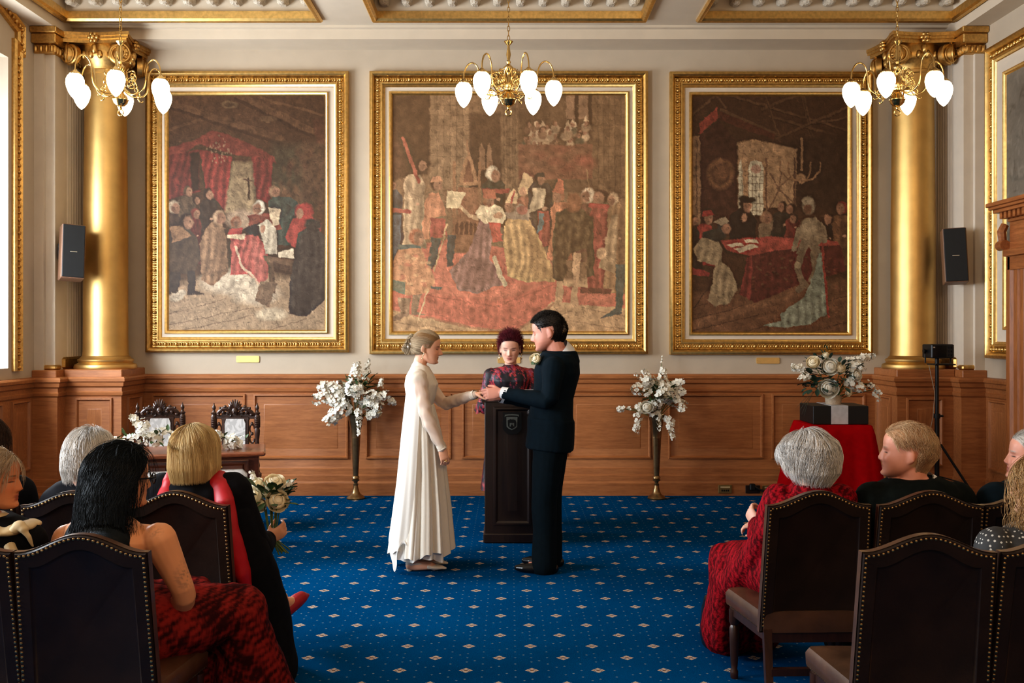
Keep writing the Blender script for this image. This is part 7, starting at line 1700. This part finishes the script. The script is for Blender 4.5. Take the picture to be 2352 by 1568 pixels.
# --- blonde woman with bouquet
M_redsatin = mat('red_satin', (0.40, 0.006, 0.012), .5, 0, .08, 12, .15, 30, .003)
M_darksatin = mat('burgundy_satin', (0.030, 0.002, 0.008), .35, 0, .2, 12, .1, 40, .002)
d = 4.47
p = seated('blonde bobbed woman in a black and red kimono-style coat holding the bouquet', W(447, 1030, d), (.10, 1, -.02), W(450, 1096, d), std(440, d+.02), (W(376, 1128, d), W(532, 1128, d)), (W(352, 1250, d+.08), W(588, 1258, d+.06)), (V((wx(420, d), d+.32, .62)), W(612, 1240, d+.27)),
    (V((wx(520, 4.95), 4.95, .50)), W(588, 1302, 4.95)), (V((wx(570, 5.05), 5.05, .12)), W(650, 1384, 5.25)), (208, 152, 120), (186, 156, 112), hs=1.0,
    hands={1: dict(d=(.8, .35, .42), palm=(-.3, .7, .2), curl=(.8, .85, .9, .95), thumb=.3)}, toes={1: W(690, 1378, 5.38), 0: V((wx(610, 5.2), 5.2, .03))})
cloth_obj('black_coat', p['t'], top_mb(p, .018, ak=1.28, high=.012), M_blk, .007, 5, .004, 22)
g = MB(); g.merge(lap_mb(p, .004, .30, .75)); cloth_obj('red_dress', p['t'], g, M_redsatin, .008, 5, .006, 20)
g = MB()          # coat skirts spreading over the seat to the floor
g.tube([W(545, 1180, d), W(575, 1290, d+.05), W(600, 1400, d+.18), W(618, 1530, d+.22)], [.075, .10, .13, .14], 16, round_caps=True); g.tube([W(560, 1240, d+.1), W(606, 1340, d+.36), W(634, 1450, d+.40), W(645, 1545, d+.42)], [.06, .085, .075, .07], 14, round_caps=True); g.tube([W(440, 1300, d), W(540, 1330, d+.1), W(600, 1390, d+.2)], [.15, .12, .10], 14, round_caps=True)
cloth_obj('coat_skirt', p['t'], g, M_blk, .009, 5, .008, 14)
def strip(pts, w, nrm, m, name, thick=.006):
    g = MB(); g.tube(pts, w, 14, up=nrm, ry=[thick]*len(pts)); return obj(name, g, m, p['t'], angle=None)
# broad red satin facings running over both shoulders and down the right side
rr = MB(); rr.tube([W(505, 1112, d-.055), W(515, 1150, d-.105), W(530, 1230, d-.10), W(556, 1310, d-.06), W(578, 1380, d+.02)], [.040, .045, .040, .034, .020], 16, up=(0, -1, 0), ry=[.03, .035, .04, .05, .05], round_caps=True)
rr.tube([W(500, 1112, d-.05), W(505, 1100, d), W(498, 1112, d+.06)], [.04, .042, .04], 14, round_caps=True)
cloth_obj('red_facing', p['t'], rr, M_redsatin, .006, 5, .004, 26)
rr = MB(); rr.tube([W(392, 1114, d-.05), W(380, 1145, d-.10), W(368, 1220, d-.10)], [.040, .042, .036], 16, up=(0, -1, 0), ry=[.03, .035, .04], round_caps=True); rr.tube([W(392, 1112, d-.05), W(392, 1100, d), W(398, 1112, d+.06)], [.04, .042, .04], 14, round_caps=True)
cloth_obj('red_facing', p['t'], rr, M_redsatin, .006, 5, .004, 26)
g = MB(); n0 = p['neck']; g.tube([n0-V((0, 0, .03)), n0+V((0, 0, .02)), n0+V((0, .004, .052))], [.082, .068, .066], 22, caps=False); g.tube([n0-V((0, 0, .03)), n0+V((0, 0, .02)), n0+V((0, .004, .050))], [.078, .064, .062], 22, caps=False); obj('red_collar', g, M_redsatin, p['t'])
M_redshoe = mat('red_suede_shoe', (0.30, 0.004, 0.010), .55)
for i, toe in ((0, V((wx(610, 5.2), 5.2, .03))), (1, W(702, 1368, 5.40))):
    a = p['an'][i]; dr = (toe-a).normalized(); g = MB(); g.tube([a-V((0, 0, .05))-dr*.03, a-V((0, 0, .045))+dr*.03, a.lerp(toe, .6)-V((0, 0, .012)), a.lerp(toe, .85), toe+dr*.02], [.034, .036, .040, .034, .010], 12, round_caps=True); g.tube([a-V((0, 0, .05))-dr*.03, a-V((0, 0, .10))-dr*.045], [.018, .008], 8); link('shoe', remesh(g, .005, 2), M_redshoe, p['t'])
def combb(q): return np.stack([q[:, 0]*1.3+.02, q[:, 1]*.6-.012, np.interp(q[:, 2], [.05, .18, .22], [-.12, -.04, .0])], 1)
bb = [(np.array((0., -.012, .03)), np.array((.088, .090, .08)))]
P = grow(p['HM'], 3000, combb, lambda q, r: np.clip((q[:, 2]-np.where(q[:, 1] < 0, -.010, -.02))*1.22, .02, .30)*r.uniform(.94, 1.04, len(q)), 20, .75, .014, 101, R=(.090, .113, .120), body=bb, hull=lambda z: np.interp(z, [-.02, .03, .10], [1.02, 1.14, 1.12]))
hair_obj(P, p['t'], (146, 112, 68), (226, 200, 148), .0013, seed=101, dark=.75)
# bouquet in her right hand
bq = W(622, 1152, d+.32); hb = W(624, 1236, d+.30); rg = random.Random(3)
it = []
for px, py, r, dy in ((630, 1108, .050, 0), (590, 1112, .036, .04), (582, 1142, .046, -.02), (636, 1150, .052, -.05), (612, 1130, .034, .06), (600, 1160, .032, -.03), (650, 1130, .03, .05)): it.append(('rose', W(px, py, d+.32+dy), ((px-615)/60, -.6, (1140-py)/60+.4), r, M_petalw))
it.append(('spray', W(655, 1120, d+.34), (.7, -.1, .8), .06, 8, .012, .02, .4)); it.append(('spray', W(585, 1100, d+.34), (-.4, -.1, 1), .05, 8, .012, .02, .4))
lv = ring_leaves(bq, 60, .11, .07, .020, 21, .1)+[(W(650, 1150, d+.32), (.7, 0, .9+k*.15), .09, .009) for k in range(5)]
bt = arrangement('round bouquet of cream roses and greenery held by the blonde woman', tuple(hb), it, lv, cat='bouquet', name='bouquet', stem=False)
g = MB()
for k in range(11):
    o = V((rg.uniform(-.018, .018), rg.uniform(-.018, .018), 0)); e = W(650+rg.uniform(-10, 10), 1268+rg.uniform(-12, 6), d+.28); g.tube([bq+o*3, hb+o, e+o*1.6], .0032, 5)
obj('stems', g, M_stem, bt)
# --- grey-haired guest
d = 4.50
p = seated('grey-haired guest in dark clothes half hidden behind the black-haired woman', W(206, 1046, d), (.12, 1, -.10), W(205, 1112, d), std(176, d+.02), (W(130, 1158, d), W(268, 1158, d)), (V((wx(120, d), d+.1, .64)), V((wx(275, d), d+.1, .64))), (V((wx(160, d), d+.32, .6)), V((wx(240, d), d+.32, .6))),
    (V((-1.98, 4.98, .5)), V((-1.76, 4.98, .5))), (V((-1.98, 5.06, .11)), V((-1.76, 5.06, .11))), (206, 152, 128), (160, 154, 148), hs=1.02)
cloth_obj('dark_top', p['t'], top_mb(p, .018, ak=1.15), M_blk, .008, 5, .004, 20); cloth_obj('trousers', p['t'], trousers_mb(p), M_blk, .009, 4, .004, 20); shoes(p, M_blkleather)
P = grow(p['HM'], 2200, comb, lambda q, r: np.interp(q[:, 2], [.03, .10, .2], [.05, .09, .12])*r.uniform(.75, 1.15, len(q)), 14, .4, .03, 111, R=(.092, .118, .124), wave=.3, wfreq=7, hull=lambda z: np.interp(z, [-.02, .05, .1], [.9, 1.1, 1.1]))
hair_obj(P, p['t'], (156, 152, 148), (242, 238, 232), .0014, seed=111, dark=.65)
# --- dark-haired guest, left edge of the front row
p = seated('dark-haired guest in black at the far left edge, front row', W(-40, 1012, d), (.5, .9, -.02), W(-36, 1088, d), std(-80, d+.02), (W(-118, 1136, d), W(38, 1132, d)), (V((wx(-130, d), d+.1, .64)), V((wx(50, d), d+.1, .64))), (V((wx(-90, d), d+.32, .6)), V((wx(10, d), d+.32, .6))),
    (V((-2.5, 4.98, .5)), V((-2.26, 4.98, .5))), (V((-2.5, 5.06, .11)), V((-2.26, 5.06, .11))), (206, 150, 124), (40, 28, 20), hs=1.0)
cloth_obj('black_jacket', p['t'], top_mb(p, .02, ak=1.2), M_blk, .008, 5, .004, 20); cloth_obj('trousers', p['t'], trousers_mb(p), M_blk, .009, 4, .004, 20); shoes(p, M_blkleather)
P = grow(p['HM'], 1600, combl, lambda q, r: r.uniform(.14, .2, len(q)), 16, .7, .02, 121, R=(.086, .112, .119), wave=.15, wfreq=9, hull=lambda z: np.interp(z, [-.05, .05, .1], [1.0, 1.1, 1.08])); hair_obj(P, p['t'], (38, 26, 20), (74, 54, 42), .0014, seed=121)
# --- woman with cream collar, left edge of the second row
M_cream = cloth_mat('cream_satin', rgb(206, 186, 150), .55, var=.05)
d = 3.68
p = seated('fair-haired woman in black with a big cream collar, profile at the left edge', W(-20, 1096, d), (1, .12, -.04), W(-28, 1190, d), std(-30, d+.02), (W(-120, 1250, d+.05), W(58, 1246, d)), (V((wx(-140, d), d+.1, .66)), W(70, 1370, d+.08)), (V((wx(-110, d), d+.32, .6)), W(40, 1440, d+.3)),
    (V((-2.02, 4.12, .5)), V((-1.78, 4.12, .5))), (V((-2.02, 4.2, .11)), V((-1.78, 4.2, .11))), (206, 136, 96), (170, 146, 116), hs=1.0, brow=(120, 92, 66))
cloth_obj('black_dress', p['t'], top_mb(p, .018, ak=1.15), M_blk, .007, 5, .004, 22); cloth_obj('skirt', p['t'], lap_mb(p, .02, .85, 1.3), M_blk, .009, 5, .004, 20); shoes(p, M_blkleather)
n0 = p['neck']; g = MB()
for k in range(7):
    a = -.9+k*.55; g.ell(n0+V((math.sin(a)*.12+.02, -math.cos(a)*.10, -.015-.02*abs(math.sin(a*2)))), (.062, .050, .016), Matrix.Rotation(a, 3, 'Z'), 12, 7)
g.tube([n0+V((0, 0, -.03)), n0+V((0, 0, .02))], [.10, .062], 18); cloth_obj('cream_collar', p['t'], g, M_cream, .006, 3, .003, 30)
g = MB()
for px, py, r in ((44, 1208, .026), (34, 1216, .02), (54, 1214, .02)): g.ell(W(px, py, d-.085), (r, .018, r*.8), seg=12, rin=8)
g.tube([W(52, 1215, d-.09), W(66, 1232, d-.085), W(76, 1256, d-.07)], [.012, .010, .004], 8); g.tube([W(20, 1250, d-.09), W(30, 1270, d-.10), W(28, 1300, d-.09)], [.022, .018, .01], 8); cloth_obj('cream_bow', p['t'], g, M_cream, .004, 2, .002, 40)
def combs(q): return np.stack([q[:, 0]*1.2, -.06+q[:, 1]*.2, np.interp(q[:, 2], [.03, .15, .22], [-.08, -.06, -.03])], 1)
P = grow(p['HM'], 2200, combs, lambda q, r: np.interp(q[:, 2], [.03, .12, .2], [.06, .12, .17])*r.uniform(.8, 1.1, len(q)), 14, .5, .010, 131, R=(.085, .112, .119), wave=.1, wfreq=8, hull=lambda z: np.interp(z, [-.02, .05, .1], [1.0, 1.06, 1.06])); hair_obj(P, p['t'], (136, 110, 82), (206, 190, 168), .0012, seed=131, dark=.7)
# --- black-haired woman, bare back, red dress
def red_cols(v):
    n = vnoise(v*np.array((1, 1, 2.2)), 46, 52)*.7+vnoise(v, 150, 53)*.5; s = np.clip(n+.5, 0, 1)[:, None]; return np.array((.030, .003, .003))*(1-s)+np.array((.22, .018, .014))*s
M_crush = attr_mat('crushed_red', rough=.75, bump=.6, bscale=120, bdist=.004, Specular_IOR_Level=.08)
d = 3.68
p = seated('black-haired woman with a bare back, glasses and a crimson dress in left foreground', W(276, 1092, d), (.86, .62, -.06), W(258, 1192, d), std(215, d+.0), (W(158, 1240, d+.06), W(366, 1238, d-.02)), (W(132, 1390, d+.10), W(424, 1362, d+.02)), (W(250, 1440, d+.30), W(404, 1440, d+.26)),
    (V((wx(430, 4.05), 4.08, .54)), V((wx(545, 4.0), 4.0, .52))), (V((wx(470, 4.15), 4.15, .11)), V((wx(590, 4.1), 4.1, .11))), (212, 150, 108), (16, 16, 20), hs=1.02, bodyfwd=(.25, 1, 0), tw=1.0, ak=1.12, brow=(40, 28, 24))
g = torso_mb(p['pel'], p['neck'], p['R'], 1.0, 1.0, .012, bust=.03, t0=-.08, t1=.46); cloth_obj('dress_bodice', p['t'], g, M_crush, .007, 4, .004, 30, cols=red_cols)
g = lap_mb(p, .034, .98, 1.35); g.tube([p['pel']+V((.02, .02, .03)), W(420, 1420, 3.85), p['kn'][1]+V((0, 0, .02))], [.15, .13, .10], 14, round_caps=True); g.tube([p['kn'][1]+V((.01, .0, .0)), V((wx(570, 4.0), 4.0, .30)), V((wx(592, 4.0), 4.0, .06))], [.115, .09, .10], 14, round_caps=True)
cloth_obj('dress_skirt', p['t'], g, M_crush, .008, 5, .008, 24, cols=red_cols); shoes(p, M_blkleather)
# tattoo drawn on the upper arm and shoulder
b = [o for o in p['t'].children if o.name.startswith('body')][0]; me = b.data; v = get_v(me)+np.array(p['t'].location); ca = me.color_attributes['Col']; c = np.empty(len(v)*4); ca.data.foreach_get('color', c); c = c.reshape(-1, 4)
tt = np.array(p['sh'][1].lerp(p['el'][1], .66))+np.array((.035, -.02, 0)); q = v-tt; dd = np.sqrt((q[:, 0]/.04)**2+(q[:, 1]/.05)**2+(q[:, 2]/.065)**2); k = np.clip(1.1-dd, 0, 1)*np.clip(vnoise(v, 150, 9)*1.5+.35, 0, 1)*.6; c[:, :3] = c[:, :3]*(1-k[:, None])+np.array((.05, .06, .06))*k[:, None]
tt = np.array(p['sh'][1])+np.array((.0, -.04, .035)); q = v-tt; dd = np.sqrt((q[:, 0]/.035)**2+(q[:, 1]/.03)**2+(q[:, 2]/.03)**2); k = np.clip(1-dd, 0, 1)*np.clip(vnoise(v, 260, 19)*2, 0, 1)*.5; c[:, :3] = c[:, :3]*(1-k[:, None])+np.array((.05, .06, .06))*k[:, None]; ca.data.foreach_set('color', c.ravel())
def combk(q): return np.stack([q[:, 0]*.6, -.075+q[:, 1]*.1, np.interp(q[:, 2], [.03, .15, .22], [-.10, -.05, -.02])], 1)
bd = [(np.array((-.02, -.055, -.13)), np.array((.17, .12, .115))), (np.array((0., -.07, .0)), np.array((.075, .05, .10)))]
P = grow(p['HM'], 3200, combk, lambda q, r: r.uniform(.28, .44, len(q)), 28, .8, .025, 141, R=(.088, .116, .121), wave=.32, wfreq=15, body=bd, mask=lambda q: q[:, 1] < .075, hull=lambda z: np.interp(z, [-.25, -.05, .05, .1], [1.55, 1.2, 1.15, 1.1]))
hair_obj(P, p['t'], (7, 9, 13), (34, 42, 48), .0016, seed=141, dark=.8)
g = MB(); HM = p['HM']
for s in (-1, 1):
    g.tube([HM@V((s*.031+.024*math.cos(a), .106, .104+.019*math.sin(a))) for a in np.linspace(0, 2*PI, 22)], .0024, 6); g.tube([HM@V((s*.055, .104, .110)), HM@V((s*.076, .085, .110)), HM@V((s*.086, -.01, .106))], [.0035, .0035, .003], 6)
g.tube([HM@V((-.008, .108, .108)), HM@V((0, .112, .111)), HM@V((.008, .108, .108))], .002, 6); gl_ = obj('eyeglasses', g, M_blkleather, p['t']); gl_['label'] = 'black framed eyeglasses'
g = MB()
for s in (-1, 1): g.ell(HM@V((s*.031, .1065, .104)), (.0225, .0012, .0175), HM.to_3x3(), 16, 6)
for o in [g]: pass
for s in (-1, 1):
    g = MB(); g.ell(HM@V((s*.031, .1065, .104)), (.0225, .0012, .0175), HM.to_3x3(), 16, 6); obj('lens', g, M_glass, gl_)
# handbag on the floor beside the silver-haired woman
t = thing('handbag', 'small black handbag standing on the carpet left of the silver-haired woman', 'bag', (wx(1648, 5.25), 5.25, 0))
bx = wx(1650, 5.25); m = MB(); m.tube([(bx-.0, 5.25, .0), (bx, 5.25, .05), (bx, 5.25, .18), (bx, 5.25, .235)], [.085, .095, .085, .07], 16, up=(0, 1, 0), ry=[.16, .17, .15, .13]); obj('bag_body', m, M_blkleather, t)
m = MB(); m.tube([(bx, 5.25+.10*math.cos(a), .225+.12*math.sin(a)) for a in np.linspace(0, PI, 16)], .008, 8); obj('bag_handle', m, M_blkleather, t)
# ================================================================== CAMERA + LIGHT
cam = bpy.data.cameras.new('camera'); co = bpy.data.objects.new('camera', cam); COL.objects.link(co)
cam.sensor_width = 36; cam.lens = FPX/2352*36
co.location = (0, 0, CAMH); co.rotation_euler = (PI/2, 0, 0)
cam.shift_x = (1176-CX0)/2352; cam.shift_y = -(784-HZ)/2352
cam.clip_start = 0.05
bpy.context.scene.camera = co
w = bpy.data.worlds.new('world'); bpy.context.scene.world = w; w.use_nodes = True
w.node_tree.nodes['Background'].inputs[0].default_value = (0.75, 0.85, 1.0, 1); w.node_tree.nodes['Background'].inputs[1].default_value = 1.0
def area(name, loc, rot, sx, sy, power, col):
    L = bpy.data.lights.new(name, 'AREA'); L.shape = 'RECTANGLE'; L.size = sx; L.size_y = sy; L.energy = power; L.color = col
    o = bpy.data.objects.new(name, L); o.location = loc; o.rotation_euler = rot; COL.objects.link(o); return o
for (y0, y1), p in zip(WINS, (410, 500, 60)):
    area('window_light', (-SX-.42, (y0+y1)/2, 2.35), (0, -PI/2, 0), 2.0, y1-y0, p, (0.86, 0.93, 1.0))
L = bpy.data.lights.new('rear_fill', 'POINT'); L.energy = 230; L.color = (1, .70, .42); L.shadow_soft_size = .5; o = bpy.data.objects.new('rear_fill', L); o.location = (1.2, -.6, 3.5); COL.objects.link(o)  # warm fill light added behind the camera, no fixture there
sc = bpy.context.scene
sc.view_settings.view_transform = 'Standard'; sc.view_settings.look = 'Medium High Contrast'
sc.view_settings.exposure = 0.0; sc.view_settings.gamma = 1.0
sc.cycles.max_bounces = 7; sc.cycles.diffuse_bounces = 4; sc.cycles.glossy_bounces = 3; sc.cycles.transparent_max_bounces = 12
sc.cycles.sample_clamp_indirect = 6.0
sc.cycles.use_denoising = True
